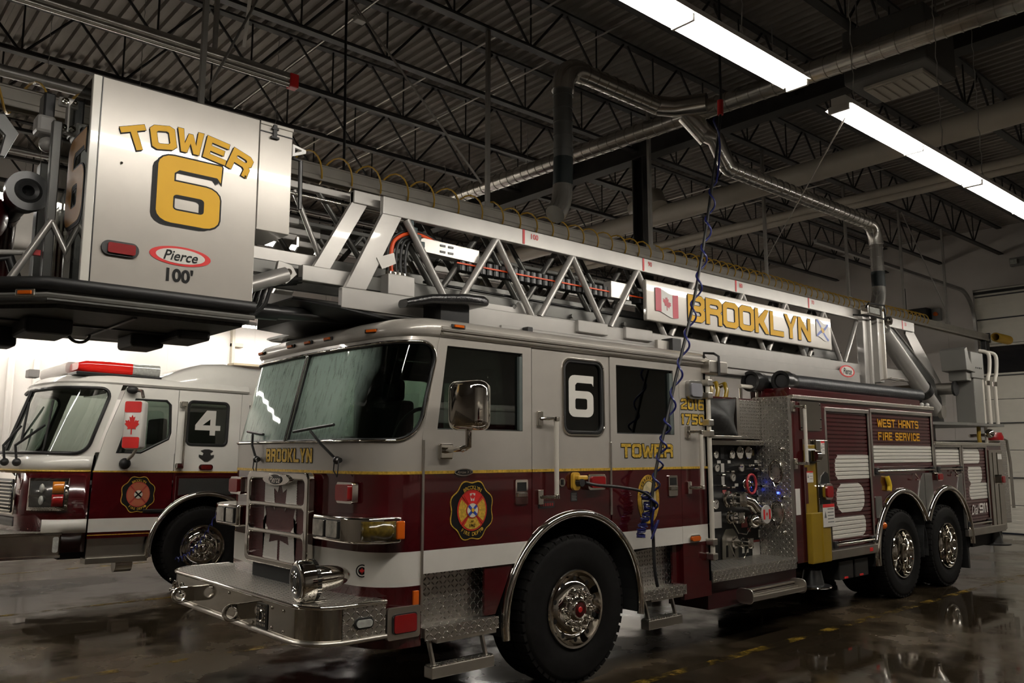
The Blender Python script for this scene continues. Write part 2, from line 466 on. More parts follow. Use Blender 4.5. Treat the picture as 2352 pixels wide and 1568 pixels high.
def block_text(name, txt, parent, fm, height, width, weight=0.2, gold=None, shadow=None, sh=(-0.05, -0.05), gap=0.28, d=0.002, out=0.05, serif=False, depth0=0.003):
    """each letter an object: lettering spread over width x height; fm(a, b, depth) maps to 3D (depth<0 towards the viewer)"""
    nar = lambda c: 0.55 if c == ' ' else (0.5 if c in 'I1' else (1.15 if c == 'W' else 1))
    n = sum(nar(c) for c in txt)
    cw = (width - gap*height*0.5*(len(txt) - 1)) / n
    x = 0; res = []
    for c in txt:
        ww = cw * nar(c)
        if c != ' ':
            bw = ww if c not in 'I1' else ww*1.4
            x0 = x - (bw - ww)/2
            sx, sy = bw/4, height/6
            o, hs = glyph(c, min(weight*height/sx, 1.6), weight*height/sy*0.92)
            o = [(x0 + a*sx, b*sy) for a, b in o]; hs = [[(x0 + a*sx, b*sy) for a, b in h] for h in hs]
            if serif:
                pass
            lo = MB().poly(o, hs, d, lambda a, b, dd: fm(a, b, -depth0 - 0.002 + dd)).build(name, gold, parent)
            res.append(lo)
            if shadow is not None:
                g = out*height
                so, shs = grow(o, g), [grow(h, -g) for h in hs]
                ox, oy = sh[0]*height, sh[1]*height
                mb = MB()
                mb.poly(so, shs, 0.0008, lambda a, b, dd: fm(a, b, -depth0 - 0.0007 + dd))
                steps = 4
                for j in range(1, steps + 1):
                    t = j/steps
                    mb.poly([(a + ox*t, b + oy*t) for a, b in o], [[(a + ox*t, b + oy*t) for a, b in h] for h in hs], 0.0004, lambda a, b, dd, j=j: fm(a, b, -depth0 + 0.0003*j + dd))
                mb.build('letter_shadow', shadow, lo)
        x += ww + gap*height*0.5
    return res
def font_text(name, txt, m, parent, fm, height, bold=0.0, shear=0.0, center=True, d=0.0015, lift=0.003, width=None):
    """small lettering from the built-in typeface, laid on a surface by fm"""
    cu = bpy.data.curves.new(name, 'FONT')
    cu.body = txt; cu.size = 1.0; cu.offset = bold; cu.shear = shear
    cu.align_x = 'LEFT'; cu.fill_mode = 'FRONT'; cu.resolution_u = 4
    ob = bpy.data.objects.new(name, cu); COL.objects.link(ob)
    dg = bpy.context.evaluated_depsgraph_get()
    me = bpy.data.meshes.new_from_object(ob.evaluated_get(dg))
    bpy.data.objects.remove(ob); bpy.data.curves.remove(cu)
    xs = [v.co.x for v in me.vertices]; ys = [v.co.y for v in me.vertices]
    w0, w1, h0, h1 = min(xs), max(xs), min(ys), max(ys)
    k = height / (h1 - h0); kx = k if width is None else width / (w1 - w0)
    ox = (w0 + w1)/2 if center else w0
    oy = (h0 + h1)/2 if center else h0
    vs = [fm((v.co.x - ox)*kx, (v.co.y - oy)*k, -lift) for v in me.vertices]
    fs = [tuple(p.vertices) for p in me.polygons]
    bpy.data.meshes.remove(me)
    return MB().add(vs, fs).build(name, m, parent, fix=False)
def on_near(x, y, z):      # flat lettering on a face looking at -y
    return lambda a, b, d: (x + a, y + d, z + b)
LEAF = [(0,.50),(.07,.36),(.17,.41),(.13,.14),(.23,.25),(.27,.19),(.41,.22),(.36,.08),(.44,.03),(.23,-.14),(.26,-.24),(.03,-.20),(.03,-.5)]
LEAF = LEAF + [(-a, b) for a, b in reversed(LEAF[1:])]
def ring_pts(cx, cz, rx, rz, n=32, a0=0.0, a1=2*PI, end=False):
    return [(cx + rx*math.cos(a0 + (a1-a0)*i/n), cz + rz*math.sin(a0 + (a1-a0)*i/n)) for i in range(n + (1 if end else 0))]
# ================================================================ the hall
XF, XB, YR, YL, ZD = -12.5, 15.6, -10.5, 11.2, 6.85      # front wall, back wall, right wall, left wall, roof deck
def floor_mat():
    m = mat('wet_concrete', (0.10, 0.075, 0.045), 0.4)
    nt, ns, ln = nodes_of(m); p = ns['Principled BSDF']
    n1 = noise(nt, 0.55, 6); n2 = noise(nt, 3.0, 5); n3 = noise(nt, 16.0, 4)
    wet = ramp(nt, math_n(nt, 'ADD', math_n(nt, 'MULTIPLY', n1, 0.75), math_n(nt, 'MULTIPLY', n2, 0.25)), 0.43, 0.56)
    dry = mix_c(nt, n2, (0.078, 0.056, 0.032, 1), (0.046, 0.033, 0.020, 1))
    S(nt, p.inputs['Base Color'], mix_c(nt, wet, mix_c(nt, ramp(nt, n3, 0.35, 0.65), dry, (0.058, 0.042, 0.025, 1)), (0.026, 0.019, 0.0115, 1)))
    S(nt, p.inputs['Roughness'], ramp(nt, wet, 0, 1, 0.30, 0.045))
    p.inputs['Specular IOR Level'].default_value = 0.6
    ln.new(bump(nt, math_n(nt, 'MULTIPLY', n2, ramp(nt, wet, 0, 1, 1.0, 0.25)), 0.006, 0.35), p.inputs['Normal'])
    return m
fl = MB().box(XF, XB, YR, YL, -0.2, 0.0).build('floor', floor_mat()); struct(fl)
def wall_mat(name, col):
    m = mat(name, col, 0.6, var=0.05, vscale=1.5, bmp=0.001, bscale=40)
    return m
WL = wall_mat('left_wall_white', (0.76, 0.72, 0.68)); WB = wall_mat('back_wall_grey', (0.46, 0.43, 0.40)); WD = wall_mat('right_wall_grey', (0.45, 0.42, 0.38))
wl = struct(MB().box(XF, XB, YL, YL + 0.25, -0.1, ZD).build('wall_left', WL))
for i in range(14):      # upright joints of the liner panels
    x = -7.9 + i * 1.7
    struct(box('panel_joint', WL, wl, x - 0.006, x + 0.006, YL - 0.004, YL + 0.01, 0.1, ZD - 0.1, 0))
for x in (-1.94, -1.56):
    c = MB().box(x - 0.055, x + 0.055, YL - 0.07, YL, 0.2, 3.35).build('wall_chase', WL, wl, bev=0.03, smooth=40)
wf = struct(MB().box(XF - 0.25, XF, YR, YL, -0.1, ZD).build('wall_front', wall_mat('front_wall_brown', (0.20, 0.17, 0.14))))
wr = struct(MB().box(XF, XB, YR - 0.25, YR, -0.1, ZD).build('wall_right', WD))
# back wall with the overhead door opening (door left jamb at y=2.4)
DY0, DY1, DZ = -1.95, 2.40, 5.47
wb = struct(MB().box(XB, XB + 0.3, DY1, YL, -0.1, ZD).box(XB, XB + 0.3, YR, DY0, -0.1, ZD).box(XB, XB + 0.3, DY0, DY1, DZ, ZD).build('wall_back', WB))
for y in (3.0, 4.4, 6.1, 7.8, 9.5):
    struct(box('panel_joint', WB, wb, XB - 0.006, XB + 0.01, y - 0.008, y + 0.008, 0.1, ZD - 0.1, 0))
# overhead door: sections with a window row
DOORW = mat('door_cream', (0.74, 0.71, 0.62), 0.45, var=0.03)
dr = bpy.data.objects.new('door_1', None); COL.objects.link(dr); dr.location = (XB + 0.06, 0, 0); struct(dr)
zs = [0.02, 0.62, 1.22, 1.82, 2.42, 2.95, 3.48, 4.20, 4.77, 5.30, 5.47]
for i in range(len(zs) - 1):
    z0, z1 = zs[i] + 0.006, zs[i+1] - 0.006
    mb = MB()
    if i == 6:
        n = 4; wdt = (DY1 - DY0) / n
        holes = [[(DY0 + k*wdt + 0.06, z0 + 0.05), (DY0 + (k+1)*wdt - 0.06, z0 + 0.05), (DY0 + (k+1)*wdt - 0.06, z1 - 0.05), (DY0 + k*wdt + 0.06, z1 - 0.05)] for k in range(n)]
        mb.poly([(DY0, z0), (DY1, z0), (DY1, z1), (DY0, z1)], holes, 0.05, lambda a, b, d: (0.03 + d, a, b))
        sec = mb.build('door_section', DOORW, dr)
        for h in holes:
            MB().box(0.05, 0.058, h[0][0] - 0.01, h[1][0] + 0.01, h[0][1] - 0.01, h[2][1] + 0.01).build('window_pane', mat('night_pane', (0.02, 0.02, 0.022), 0.05, coat=0.5), sec)
    else:
        mb.box(0.03, 0.08, DY0, DY1, z0, z1)
        nr = max(2, int((z1 - z0) / 0.09))
        for k in range(nr):      # pressed ribs
            zz = z0 + (k + 0.5) * (z1 - z0) / nr
            mb.box(0.022, 0.032, DY0 + 0.02, DY1 - 0.02, zz - 0.03, zz + 0.03)
        mb.build('door_section', DOORW, dr)
GALV = mat('galvanised_steel', (0.36, 0.355, 0.34), 0.38, 0.9, var=0.12, vscale=12)
GREYST = mat('grey_steel_strut', (0.30, 0.285, 0.26), 0.45, 0.5, var=0.1)
for y in (DY0 + 0.01, DY1 - 0.01):
    pts = [(-0.06, y, 0.0), (-0.06, y, 4.55)] + [(-0.06 - 0.75 * (1 - math.cos(a)), y, 4.65 + 0.75 * math.sin(a)) for a in [PI/2 * k / 8 for k in range(9)]] + [(-7.2, y, 5.40)]
    MB().path(pts, 0.045, 4).build('door_track', GALV, dr, smooth=30)
for z in (1.22, 2.42, 3.48, 4.77, 5.30):      # hinge struts across the door
    box('door_strut', mat('dark_strut', (0.05, 0.05, 0.05), 0.5), dr, -0.02, 0.03, DY0 + 0.02, DY1 - 0.02, z - 0.012, z + 0.012, 0)
box('door_header_seal', BLKR, dr, -0.03, 0.03, DY0, DY1, 5.36, 5.42, 0)
# items on the back wall
wo = thing('wall_control_box', 'dark door operator box with conduit high on the back wall', 'control box', (XB, 3.58, 4.95))
MB().box(-0.28, 0, -0.25, 0.2, -0.12, 0.22).build('box', BLKM, wo, bev=0.02)
cyl('conduit', BLKM, wo, (-0.2, 0.27, -0.1), (-0.2, 0.27, 0.75), 0.03)
ws = thing('alarm_box', 'small grey box with an orange lamp beside the door operator', 'alarm box', (XB, 3.2, 4.95))
MB().box(-0.08, 0, -0.1, 0.1, -0.1, 0.2).build('box', mat('grey_box', (0.2, 0.2, 0.19), 0.5), ws, bev=0.01)
MB().cyl((-0.13, 0, 0.06), (-0.08, 0, 0.06), 0.05).build('lamp', AMBERL, ws)
we = thing('emergency_light', 'grey twin-head emergency lighting unit above the overhead door', 'emergency light', (XB, 1.25, 5.95))
MB().box(-0.14, 0, -0.3, 0.3, -0.08, 0.1).build('housing', mat('grey_box', (0.2, 0.2, 0.19), 0.5), we, bev=0.01)
for s in (-1, 1): MB().box(-0.2, -0.14, s*0.2 - 0.07, s*0.2 + 0.07, -0.05, 0.06).build('lamp_head', CLEARL, we, bev=0.01)

# painted bay lines, worn (yellow)
def line_mat():
    m = mat('worn_yellow_line', (0.20, 0.125, 0.012), 0.4)
    nt, ns, ln = nodes_of(m); p = ns['Principled BSDF']
    S(nt, p.inputs['Alpha'], ramp(nt, noise(nt, 3.2, 6, rough=0.7), 0.50, 0.64))
    return m
for i, (x0, x1, y) in enumerate(((-6, 9, -0.28), (-6, 9, 2.75), (-6, 9, 9.6), (-6, 9, 6.0))):
    struct(MB().box(x0, x1, y - 0.05, y + 0.05, 0.0005, 0.0016).build('trim_%d' % (i + 1), line_mat()))

# ---------------------------------------------------------------- roof deck (fluted steel) and structure
DECK = mat('roof_deck_grey', (0.23, 0.205, 0.18), 0.5, 0.1, var=0.12, vscale=3)
JST = mat('joist_dark_grey', (0.032, 0.030, 0.028), 0.5, 0.2, var=0.2)
mb = MB(); prof = []
x = XF
while x < XB:
    prof += [(x, ZD), (x + 0.05, ZD), (x + 0.068, ZD + 0.042), (x + 0.132, ZD + 0.042)]
    x += 0.15
prof.append((x, ZD))
mb.grid([[(a, YR, b) for a, b in prof], [(a, YL, b) for a, b in prof]])
mb.box(XF, XB, YR, YL, ZD + 0.06, ZD + 0.1)
struct(mb.build('ceiling', DECK))
ZB = 6.20      # joist bottom chord
web_d = MB().cyl((0, 0, 0.0), (0.5, 0, ZD - ZB - 0.06), 0.016, 6).build('joist_web', JST)
web_u = MB().cyl((0, 0, 0.0), (-0.5, 0, ZD - ZB - 0.06), 0.016, 6).build('joist_web', JST)
web_v = MB().cyl((0, 0, 0.0), (0, 0, ZD - ZB - 0.06), 0.011, 6).build('joist_web', JST)
first = {id(web_d): True, id(web_u): True, id(web_v): True}
def put_web(src, parent, loc):
    if first[id(src)]:
        first[id(src)] = False
        src.parent = parent; src.location = loc
    else:
        copy_to(src, parent, loc)
JN = ['nearest the camera', 'second from the camera', 'third from the camera', 'fourth from the camera', 'fifth from the camera', 'sixth from the camera', 'seventh from the camera', 'eighth from the camera', 'ninth from the camera', 'tenth from the camera', 'farthest, by the white left wall']
for k in range(11):
    y = -2.13 + 1.29 * k
    j = thing('roof_joist', 'dark open web steel roof joist, the one %s' % JN[k], 'roof joist', (0, y, ZB), group='roof joists under the fluted deck')
    x0 = max(XF, -3.3 + (5.83 - y) * 1.13 - 3.0)
    for nm, z in (('bottom_chord', 0.0), ('top_chord', ZD - ZB - 0.05)):
        mbc = MB()
        for s in (-1, 1):
            mbc.box(x0, XB - 0.02, s*0.012, s*0.06, z - 0.004, z + 0.004).box(x0, XB - 0.02, s*0.012 - 0.003, s*0.012 + 0.003, z - 0.004 if z > 0.3 else z, z + 0.045 if z < 0.3 else z + 0.0)
        mbc.box(x0, XB - 0.02, -0.05, 0.05, z - 0.012, z + 0.012)
        mbc.build(nm, JST, j)
    xx = -8.55 + 0.02 * k
    while xx < XB - 0.8:
        if xx > x0 + 0.6:
            put_web(web_u, j, (xx, 0, 0.0)); put_web(web_v, j, (xx, 0, 0.0)); put_web(web_d, j, (xx, 0, 0.0))
        xx += 1.07
# girder and column
gd = thing('steel_girder', 'dark steel girder crossing under the joists above the column', 'girder', (4.45, 0, 6.05))
MB().box(-0.11, 0.11, YR + 0.1, YL - 0.05, -0.012, 0.012).box(-0.008, 0.008, YR + 0.1, YL - 0.05, 0, 0.42).box(-0.11, 0.11, YR + 0.1, YL - 0.05, 0.40, 0.425).build('beam', JST, gd)
cl = thing('steel_column', 'dark steel column rising behind the ladder between the bays', 'column', (4.45, 2.92, 0))
MB().box(-0.10, 0.10, -0.10, -0.085, 0.02, 6.04).box(-0.10, 0.10, 0.085, 0.10, 0.02, 6.04).box(-0.008, 0.008, -0.085, 0.085, 0.02, 6.04).build('shaft', JST, cl)
MB().box(-0.17, 0.17, -0.17, 0.17, 0, 0.02).build('base_plate', JST, cl)
# bridging lines / bright conduits under the deck, running across
EMT = mat('bright_conduit', (0.55, 0.53, 0.49), 0.3, 0.9)
for i, (x, z, y0, y1) in enumerate(((-0.2, 6.72, -1, 9), (1.1, 6.55, -2.3, 8.5), (2.2, 6.70, -2.3, 10), (5.9, 6.74, -2.4, 10), (7.5, 6.5, -2.4, 9.0), (9.4, 6.7, -2.4, 10))):
    tag(cyl('ceiling_conduit', EMT, None, (x, y0, z), (x, y1, z), 0.012, 8), 'thin bright conduit under the deck, %s from the left end of the hall' % ['first', 'second', 'third', 'fourth', 'fifth', 'sixth'][i], 'conduit', 'thin conduits crossing under the roof deck')
for i, (x, y) in enumerate(((-0.75, 2.6), (-0.35, 2.9))):
    jb = thing('junction_box', ['white junction box with dangling wire, the left of the pair under the deck', 'white junction box, the right of the pair under the deck'][i], 'junction box', (x, y, 6.45), group='junction boxes under the deck')
    MB().box(-0.06, 0.06, -0.05, 0.05, 0, 0.05).build('box', mat('white_box', (0.55, 0.54, 0.5), 0.4), jb, bev=0.006)
    tube('wire', EMT, jb, [(0, 0, 0.04), (0.08, 0.1, 0.14), (0.02, 0.22, 0.2), (0.12, 0.3, 0.3)], 0.008, 6)
tag(tube('drop_cable', BLKM, None, [(-0.77, 2.46, 6.8), (-0.76, 2.47, 5.9), (-0.73, 2.5, 5.2), (-0.72, 2.5, 4.1)], 0.014, 6), 'black cable dropping from the deck behind the basket arm', 'cable')

# ---------------------------------------------------------------- fluorescent strip lights
TUBEM = mat('fluorescent_tube', (1, 1, 1), 0.4, emit=(1.0, 0.945, 0.86), es=TUBE_POWER)
HOUS = mat('white_enamel', (0.72, 0.71, 0.68), 0.35)
def strip_light(x0, x1, y, z, label):
    t = thing('strip_light', label, 'ceiling light', (x0, y, z), group='fluorescent strip lights')
    L = x1 - x0
    MB().box(0, L, -0.055, 0.055, 0.035, 0.10).build('housing', HOUS, t, bev=0.006)
    MB().add([(0, -0.10, 0.022), (L, -0.10, 0.022), (L, -0.055, 0.04), (0, -0.055, 0.04), (0, 0.10, 0.022), (L, 0.10, 0.022), (L, 0.055, 0.04), (0, 0.055, 0.04)], [(0, 1, 2, 3), (4, 7, 6, 5)]).build('reflector_wing', HOUS, t, solid=0.003)
    for h in (0, 1):
        for s in (-1, 1):
            a, b = h * L / 2 + 0.02, (h + 1) * L / 2 - 0.02
            MB().cyl((a, s*0.045, 0.012), (b, s*0.045, 0.012), 0.017, 10).build('lamp_tube', TUBEM, t, smooth=60)
    for xx in (0.004, L/2, L - 0.004):
        MB().box(xx - 0.012, xx + 0.012, -0.075, 0.075, -0.012, 0.036).build('lamp_holder', HOUS, t, bev=0.004)
    for xx in (0.25, L - 0.62):
        pts = []; n = int((6.86 - z - 0.1) / 0.05)
        for i in range(n + 1):
            pts.append((xx + 0.008 * (i % 2), 0.008 * ((i // 2) % 2), 0.1 + i * 0.05))
        MB().path(pts, 0.004, 4).build('hanging_chain', GREYST, t)
    return t
LZ = 4.12
spec = []
for row, (y, z) in {'A': (-2.0, LZ), 'B': (4.45, 4.2), 'C': (10.2, 4.1)}.items():
    for gx in ((-10.30,) if row == 'B' else ()) + (-4.85, 0.60, 6.05, 11.5):  # front pair of row B is added out of view to brighten windshield and grille
        for h in (0, 1):
            a = gx + h * 2.46
            if a + 2.44 < XB - 0.1 and not (row == 'B' and gx > 0):
                spec.append((row, a, a + 2.44, y, z))
where = {'A': 'above the aisle before the tower truck', 'B': 'in the row between tower truck and white engine (first two are added fill)', 'C': 'beside the white left wall'}
order = ['first', 'second', 'third', 'fourth', 'fifth', 'sixth', 'seventh', 'eighth', 'ninth', 'tenth']
cnt = {}
for row, a, b, y, z in spec:
    i = cnt.get(row, 0); cnt[row] = i + 1
    strip_light(a, b, y, z, 'strip light %s, %s from left' % (where[row], order[i]))
wl1 = tag(tube('stay_wire', GREYST, None, [(0.70, -2.0, 4.1), (5.8, 1.74, 4.55)], 0.006, 5), 'thin stay wire slanting from the light to a hanger pole', 'wire')

# ---------------------------------------------------------------- spiral ducts
SPIRAL = mat('spiral_duct_galvanised', (0.62, 0.60, 0.56), 0.22, 0.9, var=0.15, vscale=5)
def seg_tube(name, parent, pts, r, rib=0.14, n=16, m=SPIRAL):
    """round duct with raised seams"""
    mb = MB(); mb.path(pts, r, n)
    P = [Vector(p) for p in pts]
    for a, b in zip(P[:-1], P[1:]):
        L = (b - a).length; d = (b - a).normalized()
        k = int(L / rib)
        for i in range(k):
            q = a + d * (i + 0.5) * rib
            mb.cyl(q - d * 0.006, q + d * 0.006, r + 0.008, n)
    return mb.build(name, m, parent, smooth=50)
def elbow(c0, c1, c2, k=6):
    """rounded corner points from c0 through c1 to c2"""
    c0, c1, c2 = Vector(c0), Vector(c1), Vector(c2)
    return [tuple(c0 * (1-t)**2 + c1 * 2*t*(1-t) + c2 * t*t) for t in [i / k for i in range(k + 1)]]
du = thing('spiral_duct', 'shiny galvanised spiral exhaust duct with two branches and drops', 'duct', (2.7, 0.9, 5.6))
seg_tube('main_duct', du, [(-0.15, 6.2, 0), (0.25, -4.6, 0)], 0.105)
# branch towards the left, dropping with a black sleeve
yb = 0.05
seg_tube('branch_duct', du, [(-0.35, yb, 0.02), (-1.62, yb, 0.02)], 0.10)
MB().path([(-0.05, yb - 0.45, 0), (-0.2, yb - 0.12, 0.01), (-0.38, yb, 0.02)], 0.11, 16).build('wye_fitting', SPIRAL, du, smooth=50)
MB().path(elbow((-1.60, yb, 0.02), (-1.86, yb, 0.02), (-1.86, yb, -0.26)), 0.115, 16).build('elbow', SPIRAL, du, smooth=50)
seg_tube('drop_pipe', du, [(-1.86, yb, -0.24), (-1.86, yb, -0.98)], 0.095, m=mat('duct_dull', (0.16, 0.16, 0.15), 0.4, 0.8))
MB().cyl((-1.86, yb, -0.96), (-1.87, yb, -1.24), 0.098, 16).build('sleeve', mat('dark_green_sleeve', (0.006, 0.011, 0.011), 0.45), du, smooth=40)
MB().path(elbow((-1.87, yb, -1.24), (-1.87, yb, -1.45), (-2.0, yb - 0.02, -1.56)), 0.10, 16).build('end_elbow', SPIRAL, du, smooth=50)
# branch towards the rear
y2 = -0.33
MB().path([(-0.03, -0.10, -0.03), (0.08, -0.18, -0.18), (0.18, -0.24, -0.30)], 0.115, 16).build('take_off', SPIRAL, du, smooth=50)
MB().path([(0.12, -0.2, -0.24), (0.19, y2, -0.34), (0.42, y2, -0.62)], 0.098, 16).build('sloped_duct', SPIRAL, du, smooth=50)
seg_tube('branch_duct', du, [(0.36, y2, -0.57), (0.42, y2, -0.62), (3.82, y2, -0.62)], 0.092)
MB().path(elbow((3.80, y2, -0.62), (4.06, y2, -0.62), (4.06, y2, -0.90)), 0.10, 16).build('elbow', SPIRAL, du, smooth=50)
seg_tube('drop_pipe', du, [(4.06, y2, -0.88), (4.06, y2, -1.32)], 0.088)
MB().cyl((4.06, y2, -1.30), (4.06, y2, -1.52), 0.092, 16).build('sleeve', mat('dark_green_sleeve', (0.006, 0.011, 0.011), 0.45), du, smooth=40)
MB().path(elbow((4.06, y2, -1.52), (4.06, y2, -1.72), (3.92, y2, -1.84)), 0.095, 16).build('end_elbow', SPIRAL, du, smooth=50)
for yy in (4.5, 2.6, -1.2, -2.9):
    MB().path([(-0.0, yy, 0.1), (-0.0, yy, 0.62)], 0.005, 5).build('hanger_rod', GREYST, du)
# fresh-air pipes crossing behind
PVC = mat('cream_pipe', (0.46, 0.42, 0.35), 0.45, var=0.04)
w1 = thing('vent_pipe', 'large cream vent pipe with elbow crossing under the joists', 'pipe', (5.6, 0, 5.55))
MB().path([(0.12, 9, 0), (0.0, 3, 0), (-0.4, -4.2, 0)], 0.15, 20).build('pipe', PVC, w1, smooth=50)
MB().path([(0.35, 4.3, 0.35), (0.05, 3.75, 0.34), (-0.12, 3.5, 0.28), (-0.15, 3.42, 0.1)], 0.15, 16).build('elbow', PVC, w1, smooth=50)
w2 = thing('twin_pipe', 'pair of slimmer cream pipes crossing behind the vent pipe', 'pipe', (7.3, 0, 5.6))
for dx, dz in ((-0.07, 0), (0.06, -0.06)):
    MB().path([(dx + 0.05, 9, dz), (dx, -4, dz)], 0.062, 14).build('pipe', PVC, w2, smooth=50)
# hanging unit heater
hu = thing('unit_heater', 'hanging grey unit heater with slatted outlet near the ceiling', 'heater', (3.66, -1.2, 5.5))
MB().box(-0.42, 0.30, -0.42, 0.42, 0.03, 0.62).build('casing', mat('heater_grey', (0.09, 0.088, 0.082), 0.5), hu, bev=0.02)
MB().box(-0.24, 0.24, -0.30, 0.30, 0.0, 0.034).build('outlet_frame', mat('heater_cream', (0.45, 0.42, 0.36), 0.5), hu, bev=0.004)
for i in range(6):
    yy = -0.25 + i * 0.1
    MB().box(-0.21, 0.21, yy - 0.036, yy + 0.036, -0.012, 0.002).build('outlet_slat', mat('heater_cream', (0.45, 0.42, 0.36), 0.5), hu, bev=0.003)
for a in (-0.3, 0.2):
    for b in (-0.3, 0.3): MB().cyl((a, b, 0.6), (a, b, 1.3), 0.008, 6).build('hanger_rod', GREYST, hu)

# ---------------------------------------------------------------- exhaust rail over the ladder with its hangers
rl = thing('exhaust_rail', 'long overhead exhaust rail on steel hanger poles above the ladder', 'exhaust rail', (0, 1.75, 4.25))
RAILM = mat('rail_aluminium', (0.40, 0.375, 0.33), 0.4, 0.6, var=0.08)
MB().box(-8.0, 14.3, -0.05, 0.05, -0.115, -0.01).box(-8, 14.3, -0.06, 0.06, -0.02, 0.0).box(-8, 14.3, -0.065, -0.045, -0.15, -0.10).box(-8, 14.3, 0.045, 0.065, -0.15, -0.10).build('rail', RAILM, rl, bev=0.01)
MB().box(14.3, 14.36, -0.07, 0.07, -0.18, 0.03).build('end_stop', BLKM, rl, bev=0.01)
MB().box(14.1, 14.3, -0.06, 0.06, -0.42, -0.15).build('trolley', BLKM, rl, bev=0.02)
for x in (-2.45, 0.53, 3.17, 5.8, 8.27, 10.36, 12.3):
    MB().box(x - 0.021, x + 0.021, -0.021, 0.021, -0.02, ZB - 4.26).build('hanger_pole', GREYST, rl, bev=0.004)
    MB().box(x - 0.06, x + 0.06, -0.03, 0.03, -0.03, 0.06).build('hanger_clamp', GREYST, rl, bev=0.004)
for a, b in (((10.5, 0, 1.94), (12.3, 0, 0.25)), ((0.45, 0, 0.25), (-0.9, 0.4, 1.93)), ((-2.4, 0, 0.4), (-1.6, 0.9, 1.95))):
    MB().path([a, b], 0.012, 6).build('brace_rod', GREYST, rl)
# yellow coil hose strung along the rail: wide loops at the front, closing up towards the back
def coil(pts_fn, t0, t1, pitch_fn, rad_fn, per=14):
    pts = []; t = t0; ph = 0.0
    while t < t1:
        c = Vector(pts_fn(t)); r = rad_fn(t)
        pts.append((c.x, c.y + math.cos(ph) * r, c.z + math.sin(ph) * r))
        ph += 2 * PI / per
        t += pitch_fn(t) / per
    return pts
tag(MB().path(coil(lambda t: (t, 1.75, 4.21 - 0.02 * math.sin(t)), -7.0, 11.2, lambda t: 0.30 if t < 0.6 else (0.24 if t < 4 else 0.17), lambda t: 0.13 if t < 0.6 else (0.115 if t < 3 else 0.10)), 0.0085, 5).build('coiled_air_hose', HOSEY, None, smooth=60),
    'long yellow coiled air hose strung along the exhaust rail above the ladder', 'hose')
tag(MB().path(coil(lambda t: (t, 1.75 - 0.01 * t, 4.19), 14.40, 15.15, lambda t: 0.028, lambda t: 0.085), 0.015, 6).build('bunched_hose', HOSEY, None, smooth=60),
    'tightly bunched yellow hose coil hanging off the far rail end', 'hose')
# second rail high at the left with a red end cap
r2 = thing('upper_rail', 'high galvanised rail with red end cap at the upper left', 'exhaust rail', (0, 2.98, 5.55))
MB().path([(-8, 0, 0.03), (-1.12, 0, 0.03)], 0.042, 12).path([(-8, -0.01, -0.03), (-1.12, -0.01, -0.03)], 0.032, 12).box(-8, -1.12, -0.035, 0.035, 0.05, 0.08).build('rail', SPIRAL, r2, smooth=50)
MB().box(-1.125, -1.03, -0.05, 0.05, -0.065, 0.082).build('end_cap', REDV, r2, bev=0.008)
MB().box(-1.02, 2.3, -0.02, 0.02, -0.03, 0.0).build('tie_bar', JST, r2)
for x in (-6.2, -3.4, -1.9): MB().box(x - 0.02, x + 0.02, -0.02, 0.02, 0.07, 0.64).build('hanger_pole', GREYST, r2)
tag(MB().path([(-8, 3.5, 5.05), (-2.75, 3.42, 5.05)], 0.055, 14).build('round_pipe', GALV, None, smooth=50), 'bright round pipe running behind the platform basket', 'pipe')
tag(MB().path([(-8, 6.6, 5.4), (3.5, 6.6, 5.4)], 0.04, 10).build('round_pipe', GALV, None, smooth=50), 'far bright pipe over the white engine', 'pipe')
pf = thing('perforated_strap', 'white perforated strap hanging from the deck beside the hanger pole', 'strap', (-1.5, 3.25, 5.8))
MB().bar((0, 0, 0.1), (-0.22, -0.65, 0.42), 0.035, 0.004).build('strap', HOUS, pf)
# suspended air hose and cord reel drops in front of the cab
HX = [(1.98, -0.15, 6.4), (1.95, -0.15, 5.6), (1.93, -0.15, 5.07), (1.78, -0.15, 4.41), (1.45, -0.15, 3.26), (1.06, -0.15, 2.28), (0.76, -0.15, 1.46), (0.75, -0.15, 1.04), (0.76, -0.15, 0.80), (0.79, -0.15, 0.66)]
def smooth_path(P, k=6):
    P = [Vector(p) for p in P]; out = []
    for i in range(len(P) - 1):
        p0 = P[max(i-1, 0)]; p1 = P[i]; p2 = P[i+1]; p3 = P[min(i+2, len(P)-1)]
        for j in range(k):
            t = j / k
            out.append(0.5 * ((2*p1) + (-p0+p2)*t + (2*p0-5*p1+4*p2-p3)*t*t + (-p0+3*p1-3*p2+p3)*t*t*t))
    out.append(P[-1])
    return out
hp = smooth_path(HX, 8)
cord = thing('shore_power_cord', 'black power cord hanging from the ceiling, plugged into the cab side', 'power cord', (1.98, -0.15, 6.4))
def rel(P, o): return [(p[0]-o[0], p[1]-o[1], p[2]-o[2]) for p in P]
MB().path(rel(hp, (1.98, -0.15, 6.4)), 0.014, 8).build('drop_cord', BLKR, cord, smooth=60)
MB().path(rel(smooth_path([(0.77, -0.15, 1.3), (0.74, -0.17, 1.36), (0.60, -0.15, 1.44), (0.35, -0.12, 1.48), (0.12, -0.10, 1.50), (0.02, -0.08, 1.52)]), (1.98, -0.15, 6.4)), 0.012, 8).build('plug_lead', BLKR, cord, smooth=60)
MB().cyl((1.93 - 1.98, 0, -1.35), (1.935 - 1.98, 0, -1.2), 0.03, 10).build('stop_ball', REDV, cord)
